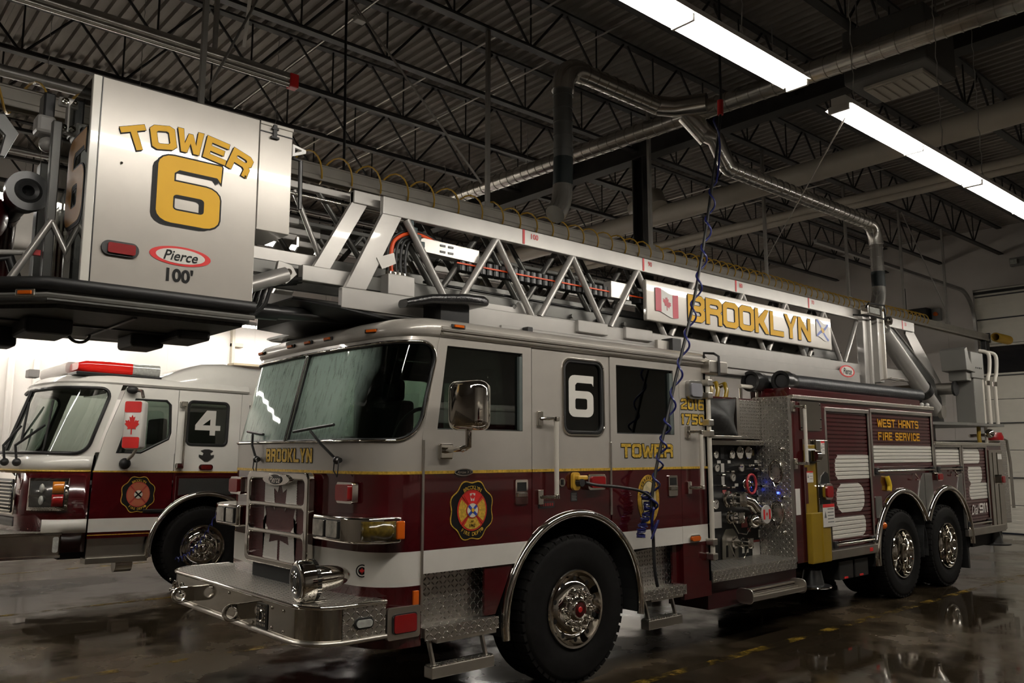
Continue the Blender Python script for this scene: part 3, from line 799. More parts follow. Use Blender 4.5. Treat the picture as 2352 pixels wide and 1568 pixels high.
def along(P, L0, L1, turns_m, r, step=0.012):
    acc = 0; pts = []; ph = 0; last = P[0]
    for a, b in zip(P[:-1], P[1:]):
        d = (b - a); L = d.length; n = max(1, int(L / step))
        for i in range(n):
            t = a + d * (i / n); s = acc + L * i / n
            if L0 <= s <= L1:
                ph += 2 * PI * turns_m(s) * L / n
                pts.append((t.x + math.cos(ph) * r(s), t.y - 0.02 + math.sin(ph) * r(s), t.z))
        acc += L
    return pts
bh = along(hp, 1.9, 5.35, lambda s: 0.0 if s < 2.1 else (3.4 if s < 4.5 else 6.0), lambda s: 0.036)
tag(MB().path(rel([(1.80, -0.17, 4.98), (1.78, -0.17, 4.94), (1.86, -0.17, 4.84), (1.86, -0.18, 4.70)] + bh + smooth_path([bh[-1], (0.70, -0.2, 1.30), (0.73, -0.15, 1.12), (0.76, -0.2, 1.2), (0.70, -0.17, 1.05)], 6), (0, 0, 0)), 0.0095, 6).build('coiled_blue_air_line', BLUEH, None, smooth=60),
    'blue coiled air line wound round the hanging black cord', 'hose')
bl2 = []
for i in range(150):
    t = i / 149
    bl2.append((0.69 + 0.05 * math.sin(t * 5) + 0.035 * math.cos(i * 0.9), -0.11 + 0.03 * math.sin(i * 0.9), 1.42 - 0.36 * t + 0.02 * math.sin(i * 0.35)))
tag(MB().path(bl2, 0.0085, 5).build('tangled_blue_air_line', BLUEH, None, smooth=60), 'tangled lower end of the blue air line by the rear door', 'hose')
# ================================================================ the tower truck: cab
T = thing('tower_fire_truck', 'silver over maroon tower ladder fire truck with a platform basket in front', 'fire truck')
W = 2.44      # truck width, near side at y=0
ARC = 0.755; AZ = 0.535      # front wheel arch
def footprint():
    """plan of the cab front, near side to far side"""
    h = [(-1.40, 0.0), (-1.47, 0.0), (-1.54, 0.0)]
    for k in range(1, 10):
        a = math.radians(-90 - 90 * k / 9)
        h.append((-1.545 + 0.285 * math.cos(a), 0.34 + 0.34 * math.sin(a)))
    for y in (0.5, 0.66, 0.82, 1.0):
        h.append((-1.87 + 0.04 * ((1.22 - y) / 0.88) ** 2, y))
    return h + [(-1.87, 1.22)] + [(x, W - y) for x, y in reversed(h)]
FP = [Vector(p) for p in footprint()]
# resample evenly
def resample(P, n):
    L = [0]
    for a, b in zip(P[:-1], P[1:]): L.append(L[-1] + (b - a).length)
    out = []; j = 0
    for i in range(n + 1):
        s = L[-1] * i / n
        while j < len(P) - 2 and L[j+1] < s: j += 1
        t = (s - L[j]) / max(1e-9, L[j+1] - L[j])
        out.append(P[j].lerp(P[j+1], min(1, max(0, t))))
    return out, L[-1]
NF = 150
FR, FLEN = resample(FP, NF)
def lean(z): return 0.25 * max(0.0, z - 1.82)
def fpt(s, z, off=0.0):
    """point on the cab front at arc position s (0..FLEN) and height z, pushed outwards by off"""
    f = min(max(s / FLEN, 0), 1) * NF
    i = min(int(f), NF - 1); t = f - i
    p = FR[i].lerp(FR[i+1], t)
    a = FR[max(i-1, 0)]; b = FR[min(i+2, NF)]
    d = (b - a).normalized(); n = Vector((-d.y, d.x))
    if n.x > 0 and abs(n.y) < 0.3: n = -n
    # outward: away from cab centre
    c = p - Vector((0.2, 1.22))
    if n.dot(c) < 0: n = -n
    return (p.x + n.x*off + lean(z), p.y + n.y*off, z)
def fskin(name, m, s0, s1, z0, z1, off=0.0, ns=80, nz=1, parent=T, th=0.02, smooth=60):
    rows = [[fpt(s0 + (s1-s0)*i/ns, z0 + (z1-z0)*k/nz, off) for i in range(ns+1)] for k in range(nz+1)]
    back = [[fpt(s0 + (s1-s0)*i/ns, z0 + (z1-z0)*k/nz, off - th) for i in range(ns+1)] for k in range(nz+1)]
    mb = MB().grid(rows)
    mb.grid([list(r) for r in reversed(back)])
    for r, q in ((rows[0], back[0]), (rows[-1], back[-1])): mb.grid([r, q])
    for c in (0, -1): mb.grid([[r[c] for r in rows], [r[c] for r in back]])
    return mb.build(name, m, parent, smooth=smooth)
def s_at_y(y, first=True):
    """arc position on the front where the plan crosses y"""
    best = None
    for i in range(NF):
        a, b = FR[i], FR[i+1]
        if (a.y - y) * (b.y - y) <= 0 and a.y != b.y:
            return FLEN * (i + (y - a.y) / (b.y - a.y)) / NF
    return 0
SC = FLEN / 2
s_seam = 0.075      # arc position of the door seam
fskin('front_panel', SILVER, s_seam, FLEN - s_seam, 1.622, 1.80)
fskin('lower_front_panel', MAROON, s_seam, FLEN - s_seam, 1.105, 1.612)
fskin('white_stripe', WSTRIPE, s_seam, FLEN - s_seam, 0.885, 1.105)
fskin('bumper_apron', MAROON, s_seam, FLEN - s_seam, 0.50, 0.885)
fskin('gold_pinstripe', GOLD, s_seam, FLEN - s_seam, 1.608, 1.628, off=0.003)
# windshield band: painted surround and two glass panes cut out of one curved surface
g0, g1 = 0.135, FLEN - 0.135
zb, zt = 1.835, 2.505
def in_glass(s, z):
    """rounded-rectangle windshield outline in (s, z)"""
    r = 0.16; sk = 0.0
    a0, a1 = g0, g1
    if not (a0 < s < a1 and zb < z < zt): return False
    for cx, cz, sx, sz in ((a0+r, zb+r, -1, -1), (a1-r, zb+r, 1, -1), (a0+r*0.8, zt-r*0.8, -1, 1), (a1-r*0.8, zt-r*0.8, 1, 1)):
        rr = r if sz < 0 else r*0.8
        if (s-cx)*sx > 0 and (z-cz)*sz > 0 and math.hypot(s-cx, z-cz) > rr: return False
    return True
NS, NZ = 200, 46
gl_l, gl_r, sur = MB(), MB(), MB()
za, zc = 1.80, 2.565
for i in range(NS):
    sa = s_seam + (FLEN - 2*s_seam) * i / NS; sb = s_seam + (FLEN - 2*s_seam) * (i+1) / NS
    for k in range(NZ):
        ka = za + (zc-za)*k/NZ; kb = za + (zc-za)*(k+1)/NZ
        inside = in_glass((sa+sb)/2, (ka+kb)/2)
        tgt = sur if not inside else (gl_r if (sa+sb)/2 < SC else gl_l)
        o = 0.0 if not inside else -0.008
        tgt.add([fpt(sa, ka, o), fpt(sb, ka, o), fpt(sb, kb, o), fpt(sa, kb, o)], [(0, 1, 2, 3)])
sur.build('windshield_surround', SILVER, T, smooth=60)
def fog_glass():
    """windshield misted on the inside: runs and droplets over greenish glass"""
    m = bpy.data.materials.new('misted_windshield'); m.use_nodes = True
    nt, ns, ln = nodes_of(m); ns.remove(ns['Principled BSDF']); out = ns['Material Output']
    tr = N(nt, 'ShaderNodeBsdfTransparent'); tr.inputs[0].default_value = (0.50, 0.62, 0.54, 1)
    df = N(nt, 'ShaderNodeBsdfDiffuse'); df.inputs[0].default_value = (0.68, 0.90, 0.79, 1)
    tl = N(nt, 'ShaderNodeBsdfTranslucent'); tl.inputs[0].default_value = (0.60, 0.76, 0.68, 1)
    fogm = N(nt, 'ShaderNodeMixShader'); fogm.inputs[0].default_value = 0.15
    ln.new(df.outputs[0], fogm.inputs[1]); ln.new(tl.outputs[0], fogm.inputs[2])
    gl = N(nt, 'ShaderNodeBsdfGlossy'); gl.inputs['Roughness'].default_value = 0.03
    fr = N(nt, 'ShaderNodeFresnel'); fr.inputs[0].default_value = 1.5
    # runs: noise stretched along the height, with a slant; clear towards the near side
    runs = noise(nt, 1.0, 4, objvec(nt, 34, 34, 2.2), 0.6)
    drops = noise(nt, 120, 2)
    big = noise(nt, 1.6, 3)
    sp = N(nt, 'ShaderNodeSeparateXYZ'); ln.new(N(nt, 'ShaderNodeTexCoord').outputs['Object'], sp.inputs[0])
    side = ramp(nt, math_n(nt, 'ADD', sp.outputs[1], math_n(nt, 'MULTIPLY', big, 0.25)), 0.42, 0.80)
    low = ramp(nt, sp.outputs[2], 1.83, 2.15, 0.55, 1.0)
    fog = math_n(nt, 'MULTIPLY', ramp(nt, math_n(nt, 'ADD', runs, math_n(nt, 'MULTIPLY', drops, 0.2)), 0.36, 0.60, 0.30, 0.96), side)
    fog = math_n(nt, 'MULTIPLY', fog, low, clamp=True)
    m1 = N(nt, 'ShaderNodeMixShader'); ln.new(fog, m1.inputs[0]); ln.new(tr.outputs[0], m1.inputs[1]); ln.new(fogm.outputs[0], m1.inputs[2])
    m2 = N(nt, 'ShaderNodeMixShader'); ln.new(math_n(nt, 'MULTIPLY_ADD', fr.outputs[0], 1.1, 0.01, clamp=True), m2.inputs[0])
    ln.new(m1.outputs[0], m2.inputs[1]); ln.new(gl.outputs[0], m2.inputs[2]); ln.new(m2.outputs[0], out.inputs[0])
    return m
FOGG = fog_glass()
gl_r.build('windshield_pane', FOGG, T, smooth=60)
gl_l.build('windshield_pane', FOGG, T, smooth=60)
def glass_outline(off, inset=0.0):
    r = 0.16 - inset; r2 = 0.128 - inset; P = []
    a0, a1, b0, b1 = g0 + inset, g1 - inset, zb + inset, zt - inset
    for cx, cz, st, rr in ((a1-r2, b1-r2, 0, r2), (a0+r2, b1-r2, 90, r2), (a0+r, b0+r, 180, r), (a1-r, b0+r, 270, r)):
        for i in range(9):
            a = math.radians(st + 90*i/8); P.append((cx + rr*math.cos(a), cz + rr*math.sin(a)))
    Q = []
    for i in range(len(P)):
        a, b = P[i], P[(i+1) % len(P)]
        n = max(1, int(math.hypot(b[0]-a[0], b[1]-a[1]) / 0.04))
        for k in range(n): Q.append(fpt(a[0] + (b[0]-a[0])*k/n, a[1] + (b[1]-a[1])*k/n, off))
    return Q
MB().path(glass_outline(0.002, -0.002), 0.0155, 6, closed=True).build('windshield_seal', BLKR, T, smooth=60)
MB().path(glass_outline(0.013, -0.004), 0.008, 6, closed=True).build('windshield_trim', CHROME, T, smooth=60)
dv = [fpt(SC, zb + (zt-zb)*k/8, 0.004) for k in range(9)]
MB().path(dv, 0.020, 8).build('windshield_divider', BLKR, T, smooth=60)
for s in (-1, 1):
    MB().path([(p[0] - 0.012, p[1] + s*0.013, p[2]) for p in dv], 0.007, 6).build('divider_trim', CHROME, T, smooth=60)
# roof: rings lofted inwards
def ring(z, off, x_rear=1.76):
    P = []
    for i in range(0, NF + 1, 3):
        q = fpt(FLEN * i / NF, z, off); P.append(q)
    yb0 = P[0][1]; yb1 = P[-1][1]
    for t in (0.25, 0.5, 0.75, 1.0): P.append((P[NF//3][0] + (x_rear - P[NF//3][0]) * t, yb1, z))
    for t in (1.0, 0.75, 0.5, 0.25): P.append((P[0][0] + (x_rear - P[0][0]) * t, yb0, z))
    return P
rings = [ring(2.550, 0.004), ring(2.575, 0.030), ring(2.620, 0.034), ring(2.655, 0.012), ring(2.685, -0.05), ring(2.705, -0.16), ring(2.715, -0.40)]
rf = MB(); k = len(rings[0]); vs = [p for r in rings for p in r]
rf.add(vs, [(a*k+i, a*k+(i+1) % k, (a+1)*k+(i+1) % k, (a+1)*k+i) for a in range(len(rings)-1) for i in range(k)] + [tuple((len(rings)-1)*k+i for i in range(k)), tuple(range(k-1, -1, -1))])
rf.build('cab_roof', SILVER, T, smooth=50)
# rain gutter along the side
MB().box(-1.36, 1.74, -0.042, -0.005, 2.592, 2.606).box(-1.36, 1.74, -0.045, -0.030, 2.600, 2.626).build('rain_gutter', BRUSH, T, bev=0.003)
MB().box(-1.36, 1.74, -0.03, 0.0, 2.565, 2.592).build('gutter_shade_strip', mat('gutter_shadow', (0.05, 0.04, 0.025), 0.6), T)  # dark strip standing in for the shade under the gutter
# clearance lamps on the brow
def clearance(pos, rot=0.0, parent=T):
    e = MB(); e.box(-0.012, 0.004, -0.06, 0.06, -0.014, 0.014)
    o = e.build('clearance_lamp', BLKR, parent, bev=0.004); o.location = pos; o.rotation_euler = (0, 0, rot)
    l = MB().box(-0.024, -0.008, -0.042, 0.042, -0.010, 0.010).build('lens', AMBERL, o, bev=0.004)
    return o
for y in (2.13, 1.52, 1.22, 0.92, 0.36):
    q = fpt(s_at_y(y), 2.60, 0.036)
    clearance(q, 0 if y > 0.5 else 0.42)
clearance((-1.22, -0.040, 2.632), PI/2)
# ---- side panels
def arch_pts(x0, x1, n=14, r=ARC, cx=0.0, cz=AZ):
    """points on the arch from x0 to x1"""
    out = []
    for i in range(n + 1):
        x = x0 + (x1-x0)*i/n
        out.append((x, cz + math.sqrt(max(0, r*r - (x-cx)**2))))
    return out
def banded(name, outline, holes, y, d, bands, parent=T):
    """one door or side panel split into its painted bands; the first band is the part, the others its sub-parts"""
    root = None
    for bn, z0, z1, m, hs in bands:
        pl = clip(clip(outline, 1, z0, 1), 1, z1, -1)
        if len(pl) < 3: continue
        o = MB().poly(pl, holes if hs else (), d, near(y)).build(name if root is None else bn, m, root or parent, bev=0.0)
        root = root or o
    return root
xa = math.sqrt(ARC**2 - (0.955 - AZ)**2)
fd_out = [(-1.465, 0.955), (-xa, 0.955)] + arch_pts(-xa, -0.486, 6)[1:] + [(-0.486, 2.555), (-1.352, 2.555), (-1.487, 1.86), (-1.47, 1.66)]
fd_win = [(-1.365, 1.91), (-0.575, 1.91), (-0.575, 2.495), (-1.285, 2.495)]
BD = [('body', 1.627, 3.0, SILVER, True), ('lower_panel', 1.107, 1.609, MAROON, False), ('white_stripe', 0.95, 1.105, WSTRIPE, False)]
FD = banded('front_door', fd_out, [fd_win], -0.006, 0.04, BD)
mp_out = arch_pts(-0.474, 0.396, 16) + [(0.396, 2.555), (-0.474, 2.555)]
w6 = rrect(-0.135, 0.315, 1.905, 2.485, 0.075)
SP = banded('side_panel', mp_out, [w6], 0.0, 0.04, BD)
rd_out = arch_pts(0.408, xa, 6) + [(1.335, 0.955), (1.335, 2.555), (0.408, 2.555)]
rd_win = [(0.485, 1.91), (1.255, 1.91), (1.255, 2.485), (0.485, 2.485)]
RD = banded('rear_door', rd_out, [rd_win], -0.006, 0.04, BD)
rp_out = [(1.347, 0.47), (1.75, 0.47), (1.75, 2.57), (1.347, 2.57)]
BD2 = [('body', 1.627, 3.0, SILVER, False), ('lower_panel', 1.107, 1.609, MAROON, False), ('white_stripe', 0.955, 1.105, WSTRIPE, False), ('skirt', 0.4, 0.953, MAROON, False)]
RP = banded('corner_panel', rp_out, [], 0.0, 0.04, BD2)
for a, b in ((-1.465, -0.487), (-0.474, 0.396), (0.408, 1.335), (1.347, 1.75)):
    o = {-1.465: FD, -0.474: SP, 0.408: RD, 1.347: RP}[a]
    MB().box(a, b, -0.0085, 0.02, 1.608, 1.6285).build('gold_pinstripe', GOLD, o)
# door edge pillar strips, hinge lines
for x, z0, z1 in ((-1.478, 0.72, 1.84), (0.402, 1.25, 1.84)):
    MB().box(x - 0.010, x + 0.010, -0.012, 0.01, z0, z1).build('door_edge_strip', BRUSH, T, bev=0.003)
# black backing behind the seams, floor of the cab, rear wall, far side
MB().poly([(-1.46, 1.0), (-0.75, 1.0)] + arch_pts(-0.70, 0.70, 20, r=0.80) + [(1.74, 1.0), (1.74, 1.88), (-1.40, 1.88)], (), 0.02, near(0.042)).build('inner_lining', DARKIN, T)
for a, b in ((-0.55, -0.16), (0.34, 0.47), (1.27, 1.74)):
    MB().box(a, b, 0.042, 0.06, 1.88, 2.56).build('pillar_lining', DARKIN, T)
MB().box(-1.3, 1.74, 0.05, W - 0.05, 1.28, 1.31).build('cab_floor', DARKIN, T)
MB().box(1.72, 1.75, 0.0, W, 0.6, 2.60).build('cab_rear_wall', SILVER, T)
MB().box(-1.55, 1.75, W - 0.04, W, 0.96, 1.62).build('far_side_panel', MAROON, T)
MB().poly([(-1.47, 1.63), (1.75, 1.63), (1.75, 2.57), (-1.33, 2.57)], [fd_win, rd_win, w6], 0.04, near(W - 0.04)).build('far_side_upper', SILVER, T)
# ---- windows
def pane(name, pts, y, m, parent, frame=0.012, trim=BLKR):
    o = MB().poly(pts, (), 0.006, near(y)).build(name, m, parent)
    if frame: MB().path([(a, y - 0.006, b) for a, b in pts], frame, 6, closed=True).build('window_seal', trim, o, smooth=40)
    return o
pane('window', fd_win, 0.022, GLASS, FD)
MB().box(-0.605, -0.577, -0.004, 0.03, 1.915, 2.47).build('window_frame', mat('window_frame_grey', (0.07, 0.085, 0.08), 0.4), FD)
pane('window', rd_win, 0.022, GLASS, RD)
MB().box(1.205, 1.253, -0.002, 0.03, 1.915, 2.46).build('window_frame', mat('window_frame_grey', (0.07, 0.085, 0.08), 0.4), RD)
wp = pane('window', w6, 0.012, GLASS, SP, 0)
MB().path([(a, -0.004, b) for a, b in rrect(-0.148, 0.328, 1.893, 2.497, 0.085)], 0.010, 6, closed=True).build('window_trim', CHROME, wp, smooth=60)
MB().path([(a, 0.002, b) for a, b in rrect(-0.128, 0.308, 1.912, 2.478, 0.07)], 0.014, 6, closed=True).build('window_seal', BLKR, wp, smooth=60)
far_w = [fd_win, rd_win, w6]
for q in far_w: MB().poly(q, (), 0.006, near(W - 0.02)).build('far_window', GLASS, T)
block_text('number_six', '6', wp, on_near(-0.07, 0.008, 2.035), 0.335, 0.285, 0.22, WSTRIPE, depth0=0.001)
# paper taped inside the front door window
MB().box(-0.80, -0.615, 0.036, 0.039, 1.94, 2.075).build('taped_paper', mat('paper', (0.42, 0.52, 0.46), 0.8), FD)
# ---- cab interior: seats, dash, steering wheel, hoses seen through the glass
MB().box(-1.62, -1.30, 0.15, W - 0.15, 1.45, 1.84).build('dashboard', DARKIN, T, bev=0.05)
for y in (0.55, 1.85):
    st = MB().box(-1.0, -0.5, y - 0.26, y + 0.26, 1.5, 1.62).box(-0.58, -0.44, y - 0.26, y + 0.26, 1.6, 2.22).box(-0.56, -0.46, y - 0.14, y + 0.14, 2.22, 2.42).build('seat', mat('seat_black', (0.02, 0.02, 0.02), 0.8), T, bev=0.04, seg=3)
sw = MB(); sw.path([(-1.2 + 0.08*math.cos(t), 0.55 + 0.22*math.sin(t), 1.88 + 0.2*math.cos(t)) for t in [2*PI*i/24 for i in range(24)]], 0.015, 6, closed=True)
sw.cyl((-1.2, 0.55, 1.88), (-1.4, 0.55, 1.7), 0.03, 8).build('steering_wheel', BLKM, T, smooth=50)
MB().box(0.9, 1.5, 0.1, W - 0.1, 1.31, 2.1).build('rear_seat_bench', mat('seat_black', (0.02, 0.02, 0.02), 0.8), T, bev=0.05)
# ---- lettering and emblems on the cab
block_text('door_lettering', 'TOWER', RD, on_near(0.53, -0.006, 1.712), 0.115, 0.69, 0.25, GOLD, BLACK, sh=(0.06, -0.06), gap=0.26, out=0.05)
block_text('year_lettering', '2016', RP, on_near(1.365, 0.0, 2.145), 0.096, 0.345, 0.25, GOLD, BLACK, sh=(0.05, -0.05), gap=0.30, out=0.06)
block_text('pump_lettering', '1750', RP, on_near(1.365, 0.0, 2.008), 0.096, 0.345, 0.25, GOLD, BLACK, sh=(0.05, -0.05), gap=0.30, out=0.06)
def on_front(s0, z0):      # lettering that follows the curved front; a runs towards the near side
    return lambda a, b, d: fpt(s0 - a, z0 + b, -d)
sB0 = s_at_y(1.56)
block_text('front_lettering', 'BROOKLYN', T, on_front(sB0, 1.682), 0.100, 0.74, 0.23, GOLD, BLACK, sh=(0.05, -0.05), gap=0.26, out=0.05)
def crest(parent, cx, cz, rx, rz, y, dull=False):
    """lobed black fire service badge with a red cross pattern"""
    c_red = mat('badge_red_dull', (0.36, 0.05, 0.035), 0.4) if dull else mat('badge_red', (0.40, 0.02, 0.012), 0.4)
    def lobes(k):
        P = []
        for i in range(64):
            a = 2*PI*i/64
            q = 1 + 0.045*math.cos(8*a + PI) * 1.2
            P.append((cx + rx*k*q*math.cos(a), cz + rz*k*q*math.sin(a)))
        return P
    root = MB().poly(lobes(1.0), (), 0.003, near(y - 0.004)).build('badge', GOLD, parent)
    MB().poly(lobes(0.955), (), 0.003, near(y - 0.006)).build('badge_ground', BLACK, root)
    def fan(a0, a1, r0, r1, k):
        P = []
        for i in range(9):
            a = math.radians(a0 + (a1-a0)*i/8); P.append((cx + rx*r1*math.cos(a)*k, cz + rz*r1*math.sin(a)*k))
        for i in range(9):
            a = math.radians(a1 + (a0-a1)*i/8); P.append((cx + rx*r0*math.cos(a)*k, cz + rz*r0*math.sin(a)*k))
        return P
    arms = ((90, 44), (180, 44), (270, 44), (0, 44))
    mb = MB()
    for a, h in arms: mb.poly(fan(a-h, a+h, 0.20, 0.69, 1.0), (), 0.003, near(y - 0.008))
    mb.build('badge_cross', c_red, root)
    for i, (a, h) in enumerate(arms):
        mm = mat('badge_field_dull', (0.34, 0.10, 0.05), 0.4) if dull else ((REDV if i == 0 else GOLD))
        MB().poly(fan(a-h+7, a+h-7, 0.27, 0.63, 1.0), (), 0.003, near(y - 0.010)).build('badge_field', mm, root)
    if not dull:
        MB().poly(fan(77, 103, 0.32, 0.58, 1.0), (), 0.003, near(y - 0.0115)).build('flag_field', WSTRIPE, root)
        MB().poly([(cx + a*rx*0.26, cz + rz*0.45 + b*rz*0.24) for a, b in LEAF], (), 0.002, near(y - 0.0125)).build('maple_leaf', REDV, root)
    MB().poly(ring_pts(cx, cz, rx*0.29, rz*0.27), (), 0.003, near(y - 0.012)).build('badge_centre', c_red, root)
    MB().poly(ring_pts(cx, cz, rx*0.25, rz*0.235), (), 0.003, near(y - 0.0135)).build('badge_disc', mat('badge_cream', (0.55, 0.52, 0.42), 0.4), root)
    mb = MB()
    for s in (-1, 1):
        stroke_poly(mb, [(cx - rx*0.15, cz - s*rz*0.13), (cx + rx*0.15, cz + s*rz*0.13)], rx*0.09, lambda a, b, d: (a, y - 0.0155 - (0.0004 if s > 0 else 0) + d, b), 0.002)
    mb.build('badge_saltire', mat('badge_blue', (0.02, 0.05, 0.30), 0.4) if not dull else BLACK, root)
    if not dull: MB().poly([(cx + a_*rx*0.13, cz + b_*rz*0.13) for a_, b_ in ((-.5, .5), (.5, .5), (.5, -.2), (0, -.6), (-.5, -.2))], (), 0.001, near(y - 0.0175)).build('badge_shield', GOLDF, root)
    def arc_text(txt, rk, a_mid, hh, flip):
        step = hh * 0.86
        for i, ch in enumerate(txt):
            off = (i - (len(txt)-1)/2) * step / (rz*rk)
            a = math.radians(a_mid) - (off if not flip else -off)
            px, pz = cx + rx*rk*math.cos(a), cz + rz*rk*math.sin(a)
            rot = a - PI/2 if not flip else a + PI/2
            if ch == ' ': continue
            font_text('badge_letter', ch, GOLD, root, lambda u, v, d, px=px, pz=pz, rot=rot: (px + u*math.cos(rot) - v*math.sin(rot), y - 0.006 + d, pz + u*math.sin(rot) + v*math.cos(rot)), hh, bold=0.02)
    arc_text('BROOKLYN', 0.77, 90, rz*0.125, False)
    arc_text('FIRE DEPT.', 0.79, 270, rz*0.125, True)
    if not dull:
        font_text('badge_year', '1962', BLACK, root, on_near(cx, y - 0.010, cz - rz*0.50), rz*0.10, bold=0.02)
        font_text('badge_est', 'EST.', BLACK, root, on_near(cx, y - 0.010, cz - rz*0.37), rz*0.06, bold=0.02)
    return root
crest(FD, -1.06, 1.352, 0.192, 0.205, -0.006)
# oval seal on the rear door, partly behind the hoses
sl = MB().poly(ring_pts(0.872, 1.36, 0.142, 0.205), (), 0.003, near(-0.010)).build('oval_seal', GOLD, RD)
MB().poly(ring_pts(0.872, 1.36, 0.138, 0.200), (), 0.003, near(-0.0115)).build('seal_band', mat('seal_gold', (0.40, 0.24, 0.03), 0.35, 0.2, var=0.5, vscale=26), sl)
MB().poly(ring_pts(0.872, 1.36, 0.098, 0.155), (), 0.003, near(-0.013)).build('seal_ring', BLACK, sl)
MB().poly(ring_pts(0.872, 1.36, 0.093, 0.149), (), 0.003, near(-0.0145)).build('seal_ground', mat('seal_gold_pale', (0.45, 0.38, 0.22), 0.4, var=0.5, vscale=14), sl)
for i in range(11):      # worn marks round the top of the band
    a = math.radians(165 - 12.5*i); rot = a - PI/2
    px, pz = 0.872 + 0.117*math.cos(a), 1.36 + 0.177*math.sin(a)
    MB().poly([(-0.005, -0.010), (0.004, -0.010), (0.005, 0.010), (-0.003, 0.011)], (), 0.001, lambda u, v, d, px=px, pz=pz, rot=rot: (px + u*math.cos(rot) - v*math.sin(rot), -0.0125 + d, pz + u*math.sin(rot) + v*math.cos(rot))).build('seal_mark', BLACK, sl)
for ch, ad in (('N', 222), ('O', 236)):
    a = math.radians(ad); rot = a + PI/2; px, pz = 0.872 + 0.117*math.cos(a), 1.36 + 0.177*math.sin(a)
    font_text('seal_letter', ch, BLACK, sl, lambda u, v, d, px=px, pz=pz, rot=rot: (px + u*math.cos(rot) - v*math.sin(rot), -0.0125 + d, pz + u*math.sin(rot) + v*math.cos(rot)), 0.026, bold=0.02)
# name badge on the belt line, latches, handrails, marker lamps
nb = MB().poly(ring_pts(-1.137, 1.617, 0.082, 0.026), (), 0.008, near(-0.016)).build('name_badge', CHROME, FD)
MB().poly(ring_pts(-1.137, 1.617, 0.074, 0.020), (), 0.003, near(-0.018)).build('badge_ground', BLKM, nb)
font_text('badge_script', 'Arrow XT', CHROME, nb, on_near(-1.137, -0.018, 1.617), 0.020, bold=0.01, shear=0.3)
def latch(parent, x, z):
    o = MB().poly(rrect(x - 0.062, x + 0.062, z - 0.09, z + 0.09, 0.012), (), 0.012, near(-0.018)).build('door_latch', CHROME, parent, bev=0.003)
    MB().box(x - 0.045, x + 0.045, -0.020, -0.016, z + 0.005, z + 0.07).build('latch_cup', BLKM, o)
    MB().box(x - 0.05, x + 0.05, -0.034, -0.016, z - 0.04, z - 0.005).build('latch_paddle', STAIN, o, bev=0.006)
latch(FD, -0.595, 1.465); latch(RD, 1.205, 1.465)
GRIP = mat('grip_tube_cream', (0.50, 0.47, 0.41), 0.5)
def handrail(parent, x, z0, z1, y=0.0, r=0.019):
    o = MB().cyl((x, y - 0.075, z0), (x, y - 0.075, z1), r, 14).build('handrail', GRIP, parent, smooth=50)
    for z, s in ((z0, -1), (z1, 1)):
        MB().cyl((x, y - 0.075, z - 0.035*(s < 0)), (x, y - 0.075, z + 0.035*(s > 0)), r + 0.006, 12).path([(x, y - 0.075, z + s*0.02), (x - 0.05, y - 0.07, z + s*0.02), (x - 0.11, y - 0.02, z + s*0.02)], 0.014, 8).box(x - 0.14, x - 0.085, y - 0.022, y, z + s*0.02 - 0.055, z + s*0.02 + 0.055).build('stanchion', CHROME, o, smooth=40, bev=0.003)
handrail(SP, -0.29, 1.44, 1.99); handrail(RP, 1.555, 1.46, 1.92)
kh = MB().cyl((-0.165, -0.010, 1.525), (-0.165, 0, 1.525), 0.034, 20).build('breather_port', STAIN, SP, smooth=40)
MB().box(-0.175, -0.155, -0.016, -0.01, 1.505, 1.545).build('port_slot', BLKM, kh)
pg = MB().poly(rrect(-0.07, 0.01, 1.46, 1.60, 0.03), (), 0.03, near(-0.035)).build('shore_inlet', HOSEY, SP, bev=0.008)
MB().box(-0.05, 0.06, -0.075, -0.03, 1.54, 1.575).build('inlet_flap', HOSEY, pg, bev=0.01)
MB().cyl((-0.02, -0.085, 1.52), (-0.02, -0.03, 1.52), 0.03, 12).build('inlet_plug', BLKR, pg)
MB().box(-0.065, 0.005, -0.003, 0, 1.375, 1.445).build('warning_label', mat('label_dark', (0.03, 0.03, 0.03), 0.4), SP)
mbl = MB()
for i in range(5): mbl.box(-0.058, -0.004 - 0.006*(i % 2), -0.0045, -0.003, 1.385 + 0.012*i, 1.389 + 0.012*i)
mbl.build('label_print', mat('print_pale', (0.22, 0.22, 0.21), 0.5), SP)
MB().box(-0.41, -0.245, -0.003, 0, 1.335, 1.385).build('warning_label', mat('label_dark', (0.03, 0.03, 0.03), 0.4), SP)
mbl = MB()
for i in range(6): mbl.box(-0.395 + 0.024*i, -0.380 + 0.024*i, -0.0045, -0.003, 1.350, 1.372)
mbl.build('label_print', mat('print_red', (0.28, 0.02, 0.02), 0.5), SP)
def marker(parent, x, z, w_, h_, y, lens, depth=0.03, r=None, base=CHROME):
    o = MB().poly(rrect(x - w_/2, x + w_/2, z - h_/2, z + h_/2, r or min(w_, h_)*0.25), (), depth, near(y - depth)).build('marker_light', base, parent, bev=0.006)
    MB().poly(rrect(x - w_*0.36, x + w_*0.40, z - h_*0.36, z + h_*0.36, (r or min(w_, h_)*0.25)*0.7), (), 0.02, near(y - depth - 0.014)).build('lens', lens, o, bev=0.006)
    return o
marker(SP, 0.195, 1.52, 0.21, 0.125, 0.0, REDL, 0.045)
marker(RP, 1.51, 0.99, 0.16, 0.06, 0.0, AMBERL, 0.014, r=0.029)
sl2 = marker(RP, 1.545, 2.325, 0.215, 0.17, 0.0, mat('scene_lens', (0.30, 0.30, 0.33), 0.15, 0.3, coat=0.5), 0.04, r=0.035, base=mat('scene_bezel', (0.30, 0.29, 0.27), 0.25, 0.8))
